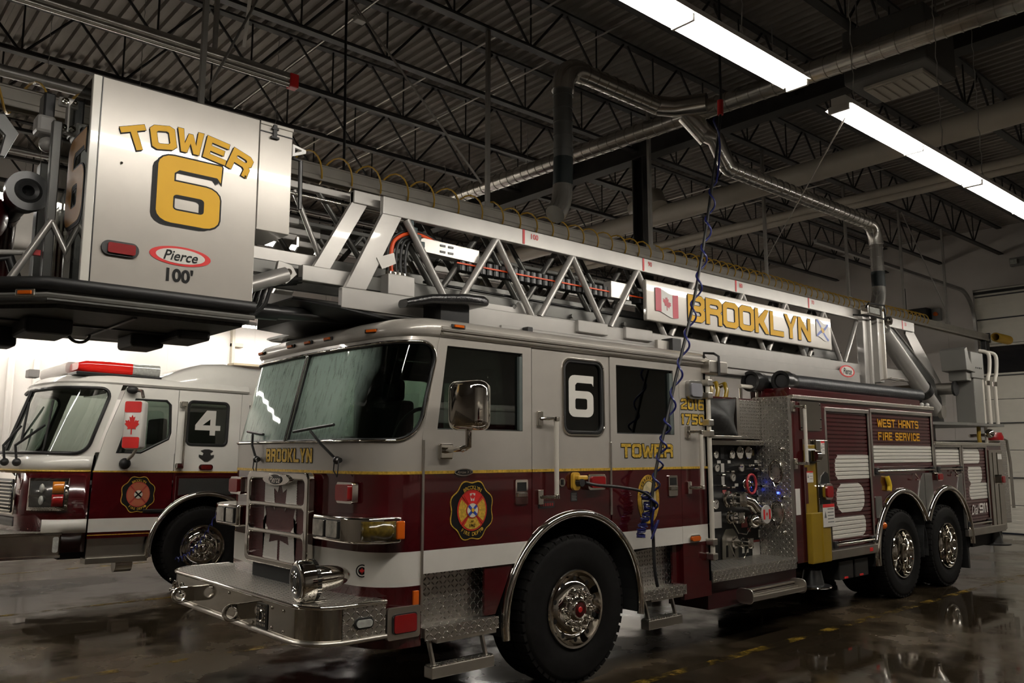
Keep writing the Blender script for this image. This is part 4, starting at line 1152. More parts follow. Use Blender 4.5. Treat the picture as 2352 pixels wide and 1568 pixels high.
# ---- steps
def step_well(x0, x1, xin, parent=T):
    MB().box(x0, x1, 0.10, 0.115, 0.52, 0.955).build('step_well_back', TRXZ, parent)
    MB().box(x0, x1, -0.03, 0.28, 0.545, 0.61).build('cab_step', [TRXY], parent, bev=0.006)
    MB().poly([(x0, 0.53), (x1, 0.53), (x1, 0.612), (x0, 0.612)], (), 0.004, near(-0.034)).build('step_nosing', TRXZ, parent)
step_well(-1.465, -0.83, 0)
MB().poly([(-0.93, 0.62), (-0.83, 0.62), (-0.66, 0.955), (-0.93, 0.955)], (), 0.02, near(0.005)).build('well_end', MAROON, T)
step_well(0.74, 1.335, 0)
MB().poly([(1.24, 0.62), (1.347, 0.55), (1.347, 0.955), (1.24, 0.955)], (), 0.02, near(0.04)).build('well_end', MAROON, T)
def fold_step(x0, x1, z, parent=T):
    o = MB().box(x0, x1, -0.02, 0.07, z, z + 0.075).build('folding_step', BRUSH, parent, bev=0.006)
    MB().box(x0 + 0.01, x1 - 0.01, -0.015, 0.065, z + 0.075, z + 0.083).build('step_tread', TRXY, o)
    for x in (x0 + 0.03, x1 - 0.06):
        MB().bar((x + 0.015, 0.02, z + 0.06), (x - 0.03 + 0.015, 0.05, z + 0.25), 0.03, 0.018, up=(1, 0, 0)).build('step_arm', BRUSH, o)
    MB().box(x0 + 0.03, x1 + 0.01, -0.028, 0.04, z + 0.225, z + 0.262).build('step_hinge_rail', BRUSH, o, bev=0.006)
fold_step(-1.395, -0.855, 0.275); fold_step(0.83, 1.285, 0.285)
# ---- fenders and wheels
def fender(cx, cz, r, y, parent, a0=-8, a1=188, tr=0.034, name='fender_trim'):
    P = [(cx + r*math.cos(math.radians(a0 + (a1-a0)*i/36)), y, cz + r*math.sin(math.radians(a0 + (a1-a0)*i/36))) for i in range(37)]
    vs = []
    mb = MB(); k = 10
    for i, p in enumerate(P):
        a = math.radians(a0 + (a1-a0)*i/36); e = Vector((math.cos(a), 0, math.sin(a)))
        for j in range(k):
            t = PI * 1.0 * j / (k-1)
            q = Vector(p) + e * (-math.cos(t) * tr) + Vector((0, -math.sin(t) * tr * 1.15, 0))
            vs.append(tuple(q))
    mb.add(vs, [(i*k+j, i*k+j+1, (i+1)*k+j+1, (i+1)*k+j) for i in range(36) for j in range(k-1)] + [tuple(range(k)), tuple(36*k + j for j in range(k-1, -1, -1))])
    return mb.build(name, CHROME, parent, smooth=60)
def liner(cx, cz, r, y0, y1, parent):
    n = 28; rows = []
    for yy in (y0, y1): rows.append([(cx + r*math.cos(PI*1.08*i/n - 0.12), yy, cz + r*math.sin(PI*1.08*i/n - 0.12)) for i in range(n+1)])
    mb = MB().grid(rows)
    mb.add([(cx + r*math.cos(PI*1.08*i/n - 0.12), y1, cz + r*math.sin(PI*1.08*i/n - 0.12)) for i in range(n+1)] + [(cx, y1, cz)], [(i, i+1, n+1) for i in range(n)])
    return mb.build('wheel_well', mat('well_black', (0.006, 0.006, 0.006), 0.8), parent, solid=0.008, fix=False)
fender(0, AZ, 0.745, 0.0, T); liner(0, AZ, 0.735, 0.02, 0.62, T)
def wheel(name, x, z, y, Rt, wt, parent, front=True, rr=0.2985, detail=True, hub=None):
    """tyre, disc wheel and hub; outer face towards -y at plane y"""
    t = MB(); hw = wt/2
    prof = [(rr - 0.012, 0.012), (rr + 0.02, 0.0), (rr + 0.07, -0.012), (Rt - 0.14, -0.020), (Rt - 0.06, -0.008), (Rt - 0.045, -0.006), (Rt - 0.02, 0.012), (Rt, 0.035), (Rt + 0.002, hw), (Rt, wt - 0.035), (Rt - 0.05, wt), (rr, wt - 0.02)]
    t.lathe([(r, h) for r, h in prof], (x, y, z), 'y', 56)
    root = t.build(name, RUBBER, parent, smooth=35)
    tr = MB(); nb_ = 46
    for i in range(nb_):
        a = 2*PI*i/nb_; e = Vector((math.cos(a), 0, math.sin(a))); tg = Vector((-math.sin(a), 0, math.cos(a)))
        for (h0, h1) in ((0.005, wt*0.30), (wt*0.36, wt*0.64)):
            c0 = Vector((x, y + h0, z)) + e*(Rt - 0.03); vs = []
            for hh in (h0, h1):
                for da, dr_ in ((-0.027, -0.04), (0.027, -0.04), (0.027, 0.010), (-0.027, 0.010)):
                    vs.append(Vector((x, y + hh, z)) + e*(Rt + dr_ - (0.014 if hh < 0.01 else 0)) + tg*da*Rt/0.56)
            tr.add(vs, [(0,1,2,3),(7,6,5,4),(0,4,5,1),(1,5,6,2),(2,6,7,3),(3,7,4,0)])
    tr.build('tread_blocks', RUBBER, root)
    d = MB()
    if front:
        d.lathe([(rr, -0.002), (rr - 0.006, -0.012), (rr - 0.022, -0.010), (rr - 0.030, 0.03), (rr - 0.055, 0.055), (0.225, 0.020), (0.195, 0.0), (0.170, -0.012), (0.115, -0.014), (0.105, -0.03), (0.075, -0.05), (0.06, -0.052)], (x, y, z), 'y', 48)
        disc = d.build('wheel_disc', CHROME, root, smooth=35)
        MB().lathe([(0.0, -0.040), (0.055, -0.040), (0.060, -0.052), (0.068, -0.054), (0.075, -0.046)], (x, y, z), 'y', 24).build('hub_ring', CHROME, disc, smooth=40)
        MB().lathe([(0, -0.050), (0.05, -0.050), (0.058, -0.046)], (x, y, z), 'y', 24).build('hub_seal', hub or mat('hub_dark_red', (0.05, 0.004, 0.004), 0.3), disc, smooth=40)
        MB().lathe([(0, -0.054), (0.018, -0.054), (0.024, -0.049)], (x, y, z), 'y', 16).build('hub_plug', hub or REDV, disc, smooth=40)
        hol, nut = MB(), MB()
        for i in range(10):
            a = 2*PI*(i + 0.5)/10
            hol.lathe([(0, -0.001), (0.020, -0.001)], (x + 0.228*math.cos(a), y + 0.008, z + 0.228*math.sin(a)), 'y', 12)
        hol.build('hand_hole', BLKM, disc)['kind'] = 'stuff'
        nc = nut.lathe([(0.026, 0), (0.026, -0.018), (0.022, -0.028), (0.020, -0.052), (0.014, -0.062), (0, -0.064)], (0, 0, 0), 'y', 12).build('nut_cover', CHROME, disc, smooth=45)
        for i in range(10):
            b = 2*PI*i/10; p_ = (x + 0.143*math.cos(b), y - 0.010, z + 0.143*math.sin(b))
            if i == 0: nc.location = p_
            else: copy_to(nc, disc, p_)
        nt2 = MB()
        for i in range(8):
            b = 2*PI*(i + 0.3)/8
            nt2.lathe([(0.013, 0), (0.012, -0.014), (0.006, -0.02), (0, -0.021)], (x + 0.095*math.cos(b), y - 0.018, z + 0.095*math.sin(b)), 'y', 8)
        nt2.build('hub_stud', CHROME, disc, smooth=45)['kind'] = 'stuff'
    else:
        d.lathe([(rr, -0.002), (rr - 0.006, -0.012), (rr - 0.018, -0.008), (rr - 0.024, 0.02), (rr - 0.036, 0.05), (rr - 0.040, 0.19), (0.25, 0.20)], (x, y, z), 'y', 48)
        disc = d.build('wheel_rim', CHROME, root, smooth=35)
        MB().lathe([(0.25, 0.20), (0.19, 0.20), (0.125, 0.20)], (x, y, z), 'y', 40).build('wheel_dish', mat('dish_steel', (0.10, 0.095, 0.085), 0.3, 0.8), disc, smooth=35)
        MB().lathe([(0.125, 0.20), (0.120, 0.14), (0.10, 0.09), (0.08, 0.075), (0.0, 0.072)], (x, y, z), 'y', 32).build('hub_cap', CHROME, disc, smooth=35)
        if detail:
            nc = MB().lathe([(0.014, 0), (0.013, -0.025), (0.008, -0.03), (0, -0.031)], (0, 0, 0), 'y', 10).build('nut_cover', BRUSH, disc, smooth=45)
            for i in range(10):
                b = 2*PI*i/10; p_ = (x + 0.158*math.cos(b), y + 0.20, z + 0.158*math.sin(b))
                if i == 0: nc.location = p_
                else: copy_to(nc, disc, p_)
    return root
wheel('front_wheel', 0, 0.555, 0.02, 0.560, 0.40, T)
wheel('far_front_wheel', 0, 0.555, W - 0.42, 0.560, 0.40, T, front=False, detail=False)
for x in (5.76, 7.13):
    wheel('rear_wheel', x, 0.53, 0.02, 0.528, 0.29, T, front=False)
    wheel('inner_rear_wheel', x, 0.53, 0.36, 0.528, 0.29, T, front=False, detail=False)
    wheel('far_rear_wheel', x, 0.53, W - 0.60, 0.528, 0.58, T, front=False, detail=False)
# ================================================================ tower truck: front details
# bumper: plan outline with rounded corners
def bumper_plan(off=0.0):
    P = [(-1.75, 0.0 - off), (-2.02, 0.0 - off)]
    for k in range(1, 9):
        a = math.radians(-90 - 90*k/8)
        P.append((-2.02 + (0.25 + off)*math.cos(a), 0.25 + (0.25 + off)*math.sin(a)))
    half = P
    return half + [(x, W - y) for x, y in reversed(half)]
def extrude_plan(P, z0, z1, mb=None):
    mb = mb or MB(); n = len(P)
    mb.add([(x, y, z0) for x, y in P] + [(x, y, z1) for x, y in P], [(i, (i+1) % n, n+(i+1) % n, n+i) for i in range(n)] + [tuple(range(n-1, -1, -1)), tuple(range(n, 2*n))])
    return mb
BUM = extrude_plan(bumper_plan(), 0.60, 0.812).build('bumper', STAIN, T, smooth=40)
extrude_plan(bumper_plan(-0.008), 0.812, 0.822).build('bumper_deck', TRXY, BUM)
bp_ = bumper_plan(0.004)
MB().path([(x, y, 0.812) for x, y in bp_], 0.014, 8).build('bumper_top_rim', CHROME, BUM, smooth=60)
MB().path([(x, y, 0.600) for x, y in bumper_plan(0.012)], 0.016, 8).build('bumper_bottom_rim', BRUSH, BUM, smooth=60)
MB().box(-2.06, -1.752, -0.006, 0.0, 0.615, 0.80).build('bumper_side_plate', TRXZ, BUM)
bl = MB().poly(rrect(-1.985, -1.845, 0.665, 0.735, 0.034), (), 0.012, near(-0.018)).build('marker_light', BLKR, BUM, bev=0.004)
MB().poly(rrect(-1.972, -1.858, 0.677, 0.723, 0.022), (), 0.010, near(-0.026)).build('lens', CLEARL, bl, bev=0.004)
def xplane(x):      # panels facing -x: a runs along y, b along z
    return lambda a, b, d: (x + d, a, b)
# tow loops through the bumper
for yc in (1.86, 0.92):
    hole_ = ring_pts(-2.372, 0.69, 0.036, 0.036, 16)
    out_ = [(-2.265, 0.635)] + ring_pts(-2.372, 0.69, 0.062, 0.058, 14, -PI/2, -3*PI/2, True) + [(-2.265, 0.745)]
    MB().poly(out_, [hole_], 0.026, near(yc - 0.013)).build('tow_eye', CHROME, BUM, bev=0.005)
for yc in (2.27, 2.10):
    MB().lathe([(0.056, 0.0), (0.050, -0.004), (0.046, 0.012), (0.02, 0.02), (0, 0.02)], (-2.273, yc if yc < 2.2 else 2.25, 0.69), 'x', 20).build('air_horn', CHROME, BUM, smooth=40)
sg = MB().poly(rrect(0.58, 0.74, 0.615, 0.775, 0.01), (), 0.006, xplane(-2.276)).build('siren_speaker', BLKM, BUM)
mbs = MB()
for i in range(6):
    for j in range(6):
        if 0.30 < math.hypot(i-2.5, j-2.5) / 3.0: mbs.box(-2.281, -2.274, 0.600 + i*0.024, 0.614 + i*0.024, 0.635 + j*0.024, 0.649 + j*0.024)
mbs.build('speaker_grid', CHROME, sg)
MB().path([(-2.282, 0.66 + 0.034*math.cos(2*PI*i/16), 0.695 + 0.034*math.sin(2*PI*i/16)) for i in range(16)], 0.006, 6, closed=True).build('speaker_emblem', CHROME, sg)
for y, z in ((0.52, 0.64), (0.52, 0.765), (0.36, 0.64), (0.36, 0.765), (2.36, 0.66), (2.36, 0.74), (1.5, 0.775), (1.2, 0.775), (0.8, 0.635)):
    MB().sphere((-2.272, y, z), 0.012, 8, 6, sx=0.6).build('bumper_bolt', CHROME, BUM, smooth=60)
# red side marker behind the bumper, reflector strip
rm = MB().poly(rrect(-1.742, -1.488, 0.565, 0.765, 0.02), (), 0.03, near(-0.012)).build('marker_light', BRUSH, T, bev=0.006)
MB().poly(rrect(-1.705, -1.520, 0.600, 0.725, 0.02), (), 0.014, near(-0.022)).build('lens_bezel', BLKR, rm)
MB().poly(rrect(-1.698, -1.527, 0.607, 0.718, 0.018), (), 0.014, near(-0.030)).build('lens', REDL, rm, bev=0.006)
MB().box(-1.545, -1.500, -0.012, 0.006, 0.765, 0.855).build('side_reflector', AMBERL, T, bev=0.004)
# ---- grille
GX = -1.915
g_out = rrect(0.715, 1.725, 0.925, 1.612, 0.06)
gh = [rrect(0.775, 1.665, 1.385, 1.555, 0.035), rrect(0.775, 1.665, 1.185, 1.352, 0.035), rrect(0.775, 1.665, 0.975, 1.152, 0.035)]
GR = MB().poly(g_out, gh, 0.06, xplane(GX - 0.03)).build('grille_frame', CHROME, T, bev=0.012, seg=3)
def mesh_mat(name, col):
    m = mat(name, col, 0.35, 0.2)
    nt, ns, ln = nodes_of(m); p = ns['Principled BSDF']
    sp = N(nt, 'ShaderNodeSeparateXYZ'); ln.new(N(nt, 'ShaderNodeTexCoord').outputs['Object'], sp.inputs[0])
    u = math_n(nt, 'DIVIDE', sp.outputs[1], 0.011); v = math_n(nt, 'DIVIDE', sp.outputs[2], 0.0095)
    row = math_n(nt, 'MULTIPLY', math_n(nt, 'FLOORED_MODULO', math_n(nt, 'FLOOR', v), 2.0), 0.5)
    fu = math_n(nt, 'SUBTRACT', math_n(nt, 'FRACT', math_n(nt, 'ADD', u, row)), 0.5); fv = math_n(nt, 'SUBTRACT', math_n(nt, 'FRACT', v), 0.5)
    d = math_n(nt, 'ADD', math_n(nt, 'MULTIPLY', fu, fu), math_n(nt, 'MULTIPLY', fv, fv))
    hole = ramp(nt, d, 0.07, 0.11, 0.12, 1.0)
    S(nt, p.inputs['Base Color'], mix_c(nt, hole, (0.004, 0.004, 0.004, 1), (*col, 1)))
    ln.new(bump(nt, hole, 0.002), p.inputs['Normal'])
    return m
GM_R = mesh_mat('grille_mesh_maroon', (0.075, 0.004, 0.006)); GM_W = mesh_mat('grille_mesh_silver', (0.78, 0.75, 0.70))
MB().box(GX + 0.012, GX + 0.02, 0.74, 1.70, 0.95, 1.59).build('grille_mesh', GM_R, GR)
# painted flag on the mesh: pale centre with the leaf left maroon
leafp = [(1.215 + a*0.62, 1.235 + b*0.62) for a, b in LEAF]
MB().poly([(0.955, 0.952), (1.475, 0.952), (1.475, 1.588), (0.955, 1.588)], [leafp], 0.002, xplane(GX + 0.009)).build('grille_flag', GM_W, GR)
ov = MB().poly(ring_pts(1.19, 1.556, 0.22, 0.046, 32), (), 0.03, xplane(GX - 0.045)).build('grille_badge', CHROME, GR, bev=0.008)
MB().poly(ring_pts(1.19, 1.556, 0.105, 0.036, 32), (), 0.01, xplane(GX - 0.050)).build('badge_ground', BLKM, ov)
font_text('badge_script', 'Pierce', CHROME, ov, lambda a, b, d: (GX - 0.050 + d, 1.19 - a, 1.556 + b), 0.048, bold=0.01, shear=0.3)
MB().box(GX - 0.0, -1.75, 0.80, 1.62, 0.82, 0.925).build('grille_shadow_gap', mat('well_black', (0.006, 0.006, 0.006), 0.8), T)
# ---- headlights
def headlight(near_side):
    f = (lambda y: y) if near_side else (lambda y: W - y)
    plan = [(-1.955, 0.61), (-1.965, 0.58), (-1.965, 0.22), (-1.94, 0.12), (-1.88, 0.03), (-1.80, -0.025), (-1.66, -0.03), (-1.64, 0.0), (-1.66, 0.12), (-1.78, 0.61)]
    P = [(x, f(y)) for x, y in plan]
    if not near_side: P.reverse()
    h = extrude_plan(P, 1.172, 1.338).build('headlight_bezel', CHROME, T, bev=0.014, seg=3, smooth=40)
    for y0, y1 in ((0.415, 0.57), (0.235, 0.39)):
        a, b = sorted((f(y0), f(y1)))
        o = MB().poly(rrect(a, b, 1.195, 1.318, 0.012), (), 0.012, xplane(-1.976)).build('headlight_rim', BLKM, h, bev=0.002)
        MB().poly(rrect(a + 0.008, b - 0.008, 1.203, 1.310, 0.010), (), 0.010, xplane(-1.982)).build('headlight_lens', mat('headlight_glass', (0.40, 0.38, 0.33), 0.06, 0.75, coat=0.8, var=0.5, vscale=18), o, bev=0.004)
    if near_side:
        fp = [(-1.905, 0.062), (-1.895, 0.040), (-1.870, 0.012), (-1.835, -0.012), (-1.80, -0.034), (-1.75, -0.038), (-1.712, -0.039)]
        MB().grid([[(x, y, z) for x, y in fp] for z in (1.195, 1.314)]).build('fog_lens', mat('dark_amber_lens', (0.09, 0.06, 0.008), 0.18, coat=0.6, var=0.4, vscale=40), h, smooth=50, solid=0.012)
        MB().box(-1.700, -1.640, -0.045, -0.02, 1.195, 1.312).build('turn_lens', AMBERL, h, bev=0.008)
headlight(True); headlight(False)
for yc in (0.34, W - 0.34):
    wlx = fpt(s_at_y(yc), 1.49, 0.0)
    o = MB().poly(rrect(yc - 0.105, yc + 0.105, 1.415, 1.555, 0.02), (), 0.045, xplane(wlx[0] - 0.045)).build('warning_light', CHROME, T, bev=0.006)
    MB().poly(rrect(yc - 0.082, yc + 0.082, 1.432, 1.540, 0.02), (), 0.03, xplane(wlx[0] - 0.068)).build('lens', REDL, o, bev=0.012)
# small round decal above the bumper
q = fpt(s_at_y(0.20), 0.985, 0.006)
dc = MB().lathe([(0, 0), (0.042, 0)], (0, 0, 0), 'x', 20).build('round_decal', BLACK, T); dc.location = q; dc.rotation_euler = (0, 0, 0.75)
MB().lathe([(0.026, -0.001), (0.034, -0.001)], (0, 0, 0), 'x', 20).build('decal_ring', WSTRIPE, dc)
MB().poly([(a*0.04, b*0.04) for a, b in LEAF], (), 0.001, lambda a, b, d: (-0.002 + d, a, b)).build('decal_leaf', REDV, dc)
# ---- mechanical siren on the bumper deck
SI = thing('mechanical_siren', 'round chrome mechanical siren standing on the front bumper deck', 'siren', (-2.17, 0.26, 0.822))
o_ = (0.0, 0.0, 0.13)
dx = Vector((0.93, -0.10, 0.05)).normalized()
def ax_lathe(prof, n, m, name, parent, base, d):
    """lathe around an arbitrary direction"""
    a = d.orthogonal().normalized(); b = d.cross(a); vs = []
    for r, h in prof:
        for i in range(n):
            t = 2*PI*i/n; vs.append(Vector(base) + d*h + (a*math.cos(t) + b*math.sin(t))*max(r, 1e-4))
    fs = [(j*n+i, j*n+(i+1) % n, (j+1)*n+(i+1) % n, (j+1)*n+i) for j in range(len(prof)-1) for i in range(n)]
    return MB().add(vs, fs).build(name, m, parent, smooth=40)
ax_lathe([(0, -0.075), (0.105, -0.075), (0.122, -0.070), (0.132, -0.055), (0.132, 0.02), (0.126, 0.026), (0.126, 0.05), (0.10, 0.055), (0, 0.055)], 40, CHROME, 'siren_drum', SI, o_, dx)
ax_lathe([(0.0, -0.079), (0.095, -0.079), (0.104, -0.074)], 32, mat('siren_face', (0.10, 0.10, 0.098), 0.35, 0.7), 'siren_face', SI, o_, dx)
for r in (0.035, 0.058, 0.062):
    ax_lathe([(r, -0.080), (r + 0.004, -0.083), (r + 0.008, -0.080)], 32, CHROME, 'face_ring', SI, o_, dx)
mbn = MB()
aa = dx.orthogonal().normalized(); bb = dx.cross(aa)
for i in range(36):
    t = 2*PI*i/36; e = aa*math.cos(t) + bb*math.sin(t)
    mbn.bar(Vector(o_) + dx*0.024 + e*0.127, Vector(o_) + dx*0.048 + e*0.127, 0.009, 0.006, up=tuple(e))
mbn.build('siren_vent', BLKM, SI)
ax_lathe([(0.082, 0.05), (0.082, 0.09), (0.078, 0.14), (0.068, 0.20), (0.048, 0.255), (0.022, 0.285), (0.0, 0.295)], 28, CHROME, 'siren_motor', SI, o_, dx)
MB().box(-0.05, 0.12, -0.05, 0.05, 0.0, 0.012).box(0.0, 0.08, -0.03, 0.03, 0.0, 0.06).build('siren_foot', CHROME, SI, bev=0.006)
# ---- wipers
for y0, tip, b0, b1 in ((1.69, (1.80, 1.90), (1.98, 1.925), (1.62, 1.895)), (0.46, (0.82, 1.905), (1.10, 1.905), (0.56, 1.945))):
    p0 = Vector(fpt(s_at_y(y0), 1.70, 0.03)); p1 = Vector(fpt(s_at_y(tip[0]), tip[1], 0.045))
    q0 = Vector(fpt(s_at_y(b0[0]), b0[1], 0.028)); q1 = Vector(fpt(s_at_y(b1[0]), b1[1], 0.028))
    o = MB().path([p0, p0.lerp(p1, 0.5) + Vector((-0.02, 0, 0.01)), p1], 0.010, 6).build('wiper_arm', BLKM, T, smooth=50)
    MB().path([q0, q0.lerp(q1, 0.5) + Vector((-0.008, 0, 0)), q1], 0.011, 6).build('wiper_blade', BLKR, o, smooth=50)
    MB().sphere(p0, 0.028, 10, 8).path([p0, p0 + Vector((-0.01, -0.06, 0.0))], 0.018, 8).build('wiper_pivot', BLKM, o, smooth=50)
    MB().path([p0 + Vector((-0.02, -0.06, 0)), p0 + Vector((-0.03, -0.07, -0.07)), p0 + Vector((-0.03, -0.06, -0.11)), p0 + Vector((-0.03, -0.01, -0.07)), p0 + Vector((-0.02, 0, -0.01))], 0.005, 5).build('washer_hose', BLKR, o, smooth=50)
# ---- near side mirror
MI = MB()
def rr_loft(secs, mb):
    n = len(secs[0]); vs = [p for s_ in secs for p in s_]
    mb.add(vs, [(a*n+i, a*n+(i+1) % n, (a+1)*n+(i+1) % n, (a+1)*n+i) for a in range(len(secs)-1) for i in range(n)] + [tuple(range(n-1, -1, -1)), tuple((len(secs)-1)*n+i for i in range(n))])
mc = Vector((-1.30, -0.27, 2.065)); ang = math.radians(28)
def mloc(a, b, d):      # a across, b up, d depth towards the rear
    return (mc.x + a*math.sin(ang) + d*math.cos(ang), mc.y - a*math.cos(ang) + d*math.sin(ang), mc.z + b)
secs = []
for d, k in ((-0.10, 0.62), (-0.085, 0.80), (-0.05, 0.94), (0.0, 1.0), (0.05, 1.0), (0.06, 0.97)):
    secs.append([mloc(a*k, b*(0.5 + 0.5*k), d) for a, b in rrect(-0.135, 0.135, -0.17, 0.17, 0.06, 4)])
rr_loft(secs, MI)
MO = MI.build('mirror', CHROME, FD, smooth=50)
MB().poly(rrect(-0.12, 0.12, -0.155, 0.155, 0.05), (), 0.004, lambda a, b, d: mloc(a, b, 0.062 + d)).build('mirror_glass', mat('mirror_glass', (0.6, 0.6, 0.6), 0.02, 1.0), MO)
MB().path([(mc.x, mc.y, mc.z - 0.16), (mc.x + 0.0, mc.y, mc.z - 0.27), (mc.x - 0.02, mc.y + 0.05, mc.z - 0.29)], 0.024, 10).path([(mc.x - 0.01, mc.y + 0.02, mc.z - 0.285), (mc.x - 0.02, -0.03, 1.765)], 0.020, 10).build('mirror_arm', CHROME, MO, smooth=50)
MB().box(-1.365, -1.25, -0.045, -0.006, 1.705, 1.815).build('mirror_bracket', CHROME, MO, bev=0.012)
# ---- chassis under the truck
CH = MB().box(-1.7, 9.3, 0.75, 0.87, 0.55, 0.82).box(-1.7, 9.3, W - 0.87, W - 0.75, 0.55, 0.82).box(-1.6, -0.8, 0.5, W - 0.5, 0.42, 0.75).box(0.75, 1.7, 0.35, W - 0.35, 0.42, 0.62).box(2.3, 3.3, 0.35, W - 0.35, 0.4, 0.6)
CH.build('chassis', mat('chassis_black', (0.006, 0.006, 0.006), 0.6), T)
MB().cyl((0, 0.3, 0.52), (0, W - 0.3, 0.52), 0.07, 12).cyl((5.76, 0.3, 0.53), (5.76, W - 0.3, 0.53), 0.12, 12).cyl((7.13, 0.3, 0.53), (7.13, W - 0.3, 0.53), 0.12, 12).build('axle', mat('chassis_black', (0.006, 0.006, 0.006), 0.6), T)
# ---- roof items: lens-capped lamp and light bar pads on the cab roof
MB().add([], [])
lb = MB()
secs = []
for x, h in ((-1.52, 0.02), (-1.48, 0.05), (-1.25, 0.055), (-1.21, 0.03)):
    secs.append([(x, 1.97 + a, 2.765 + b*h*10) for a, b in rrect(-0.42, 0.42, -0.05, 0.05, 0.04, 3)])
rr_loft(secs, lb); lb.build('roof_light_bar', mat('lightbar_grey', (0.30, 0.30, 0.29), 0.2, 0.2, coat=0.5), T, smooth=50)
for ya_ in (1.68, 2.16): MB().box(-1.44, -1.3, ya_, ya_ + 0.1, 2.66, 2.75).build('light_bar_foot', BLKM, T)
# ================================================================ tower truck: pump bay and body
# recessed pump panel, x 1.76..3.24, back at y=0.38
PB = MB().box(1.76, 3.26, 0.40, 0.44, 0.64, 1.83).build('pump_panel', mat('panel_black', (0.006, 0.006, 0.006), 0.45, spec=0.25), T)
MB().box(3.20, 3.26, 0.0, 0.42, 0.64, 2.35).build('bay_side_plate', TRYZ, T)
MB().box(1.76, 3.22, -0.01, 0.40, 0.575, 0.685).build('running_board', TRXY, T, bev=0.006)
MB().box(1.76, 3.22, -0.013, -0.009, 0.58, 0.683).build('running_board_edge', TRXZ, T)
MB().box(1.76, 3.22, 0.30, 0.44, 1.83, 1.88).build('panel_light_shield', STAIN, T, bev=0.004)
# upper bay: tread plate door, cargo cover, maroon rim
MB().box(2.80, 3.20, 0.34, 0.38, 1.90, 2.31).build('hatch_door', TRXZ, T, bev=0.004)
MB().box(2.755, 2.80, 0.33, 0.39, 1.90, 2.33).build('hatch_post', BRUSH, T, bev=0.004)
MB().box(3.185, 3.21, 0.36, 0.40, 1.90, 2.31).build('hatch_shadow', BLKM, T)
cc = []
for i in range(13):
    row = []
    for j in range(13):
        u, v = i/12, j/12
        x = 1.80 + u*(0.95 - 0.18*(1 - v)**0.7) ; z = 1.93 + v*0.38
        y = 0.30 - 0.13*math.sin(v*PI)*(0.6 + 0.4*math.sin(u*4)) - 0.04*math.sin(u*9 + v*5) + 0.08*v
        row.append((x + 0.12*(1-v)*u, y, z))
    cc.append(row)
MB().grid(cc).build('hose_bed_cover', CLOTH, T, smooth=60, solid=0.01)
MB().box(1.76, 3.20, 0.42, 0.50, 2.27, 2.335).box(1.76, 3.22, 0.44, 0.47, 1.88, 2.3).build('bay_rim', MAROON, T, bev=0.01)
MB().box(1.76, 2.72, 0.26, 0.44, 1.895, 1.925).build('cover_rail', BRUSH, T, bev=0.004)
for x in (2.66, 2.78, 2.94):
    MB().path([(x, 0.60, 2.30), (x + 0.01, 0.58, 2.42), (x + 0.04, 0.62, 2.50), (x + 0.10, 0.75, 2.48)], 0.026, 8).build('hose_handle', YEL, T, smooth=50)
gb = MB().path([(3.04, 0.46, 2.33), (3.04, 0.46, 2.47)], 0.018, 8).build('grab_post', CHROME, T, smooth=50)
MB().path([(3.36, 0.46, 2.33), (3.36, 0.46, 2.47)], 0.018, 8).build('grab_post', CHROME, T, smooth=50)
MB().cyl((3.02, 0.46, 2.47), (3.38, 0.46, 2.47), 0.024, 12).build('grab_bar', GRIP, gb, smooth=50)
# scene light on a pole at the back of the cab
PL = MB().cyl((1.715, -0.05, 0.78), (1.715, -0.05, 2.46), 0.022, 12).build('light_pole', GRIP, T, smooth=50)
for z in (0.82, 0.95, 1.93, 2.03, 2.28, 2.40):
    MB().box(1.68, 1.75, -0.085, 0.0, z - 0.03, z + 0.03).build('pole_clamp', BRUSH, PL, bev=0.008)
sc = MB().box(1.69, 1.98, -0.10, 0.04, 2.49, 2.61).build('scene_light', BRUSH, PL, bev=0.012)
MB().box(1.98, 1.995, -0.09, 0.03, 2.50, 2.60).build('light_end', GRIP, sc, bev=0.004)
MB().path([(1.70, -0.03, 2.61), (1.70, -0.03, 2.68), (1.80, -0.07, 2.68), (1.82, -0.11, 2.65), (1.82, -0.11, 2.47)], 0.012, 6).build('light_yoke', BLKM, sc, smooth=40)
# gauges, valves, handles on the pump panel
YP = 0.398
def gauge(x, z, r, face=None):
    g = MB().lathe([(r, 0), (r, -0.022), (r*0.93, -0.026), (r*0.90, -0.020)], (x, YP, z), 'y', 24).build('gauge', CHROME, PB, smooth=40)
    MB().lathe([(0, -0.019), (r*0.91, -0.019)], (x, YP, z), 'y', 24).build('gauge_face', face or mat('gauge_face', (0.30, 0.28, 0.25), 0.3), g)
    MB().bar((x, YP - 0.022, z), (x + r*0.5, YP - 0.022, z + r*0.45), 0.003, 0.006, up=(0, 1, 0)).build('needle', BLACK, g)
for x, z, r in ((2.43, 1.735, 0.04), (2.72, 1.735, 0.045), (2.86, 1.755, 0.068), (3.02, 1.755, 0.068), (2.44, 1.60, 0.04), (2.72, 1.50, 0.042), (2.88, 1.60, 0.045), (2.40, 1.24, 0.05)):
    gauge(x, z, r)
def label_plate(x, z, w_, h_, m):
    MB().box(x - w_/2, x + w_/2, YP - 0.004, YP, z - h_/2, z + h_/2).build('label_plate', m, PB)
LBL = mat('label_pale', (0.42, 0.40, 0.37), 0.5); LBR = mat('label_red', (0.22, 0.03, 0.03), 0.5)
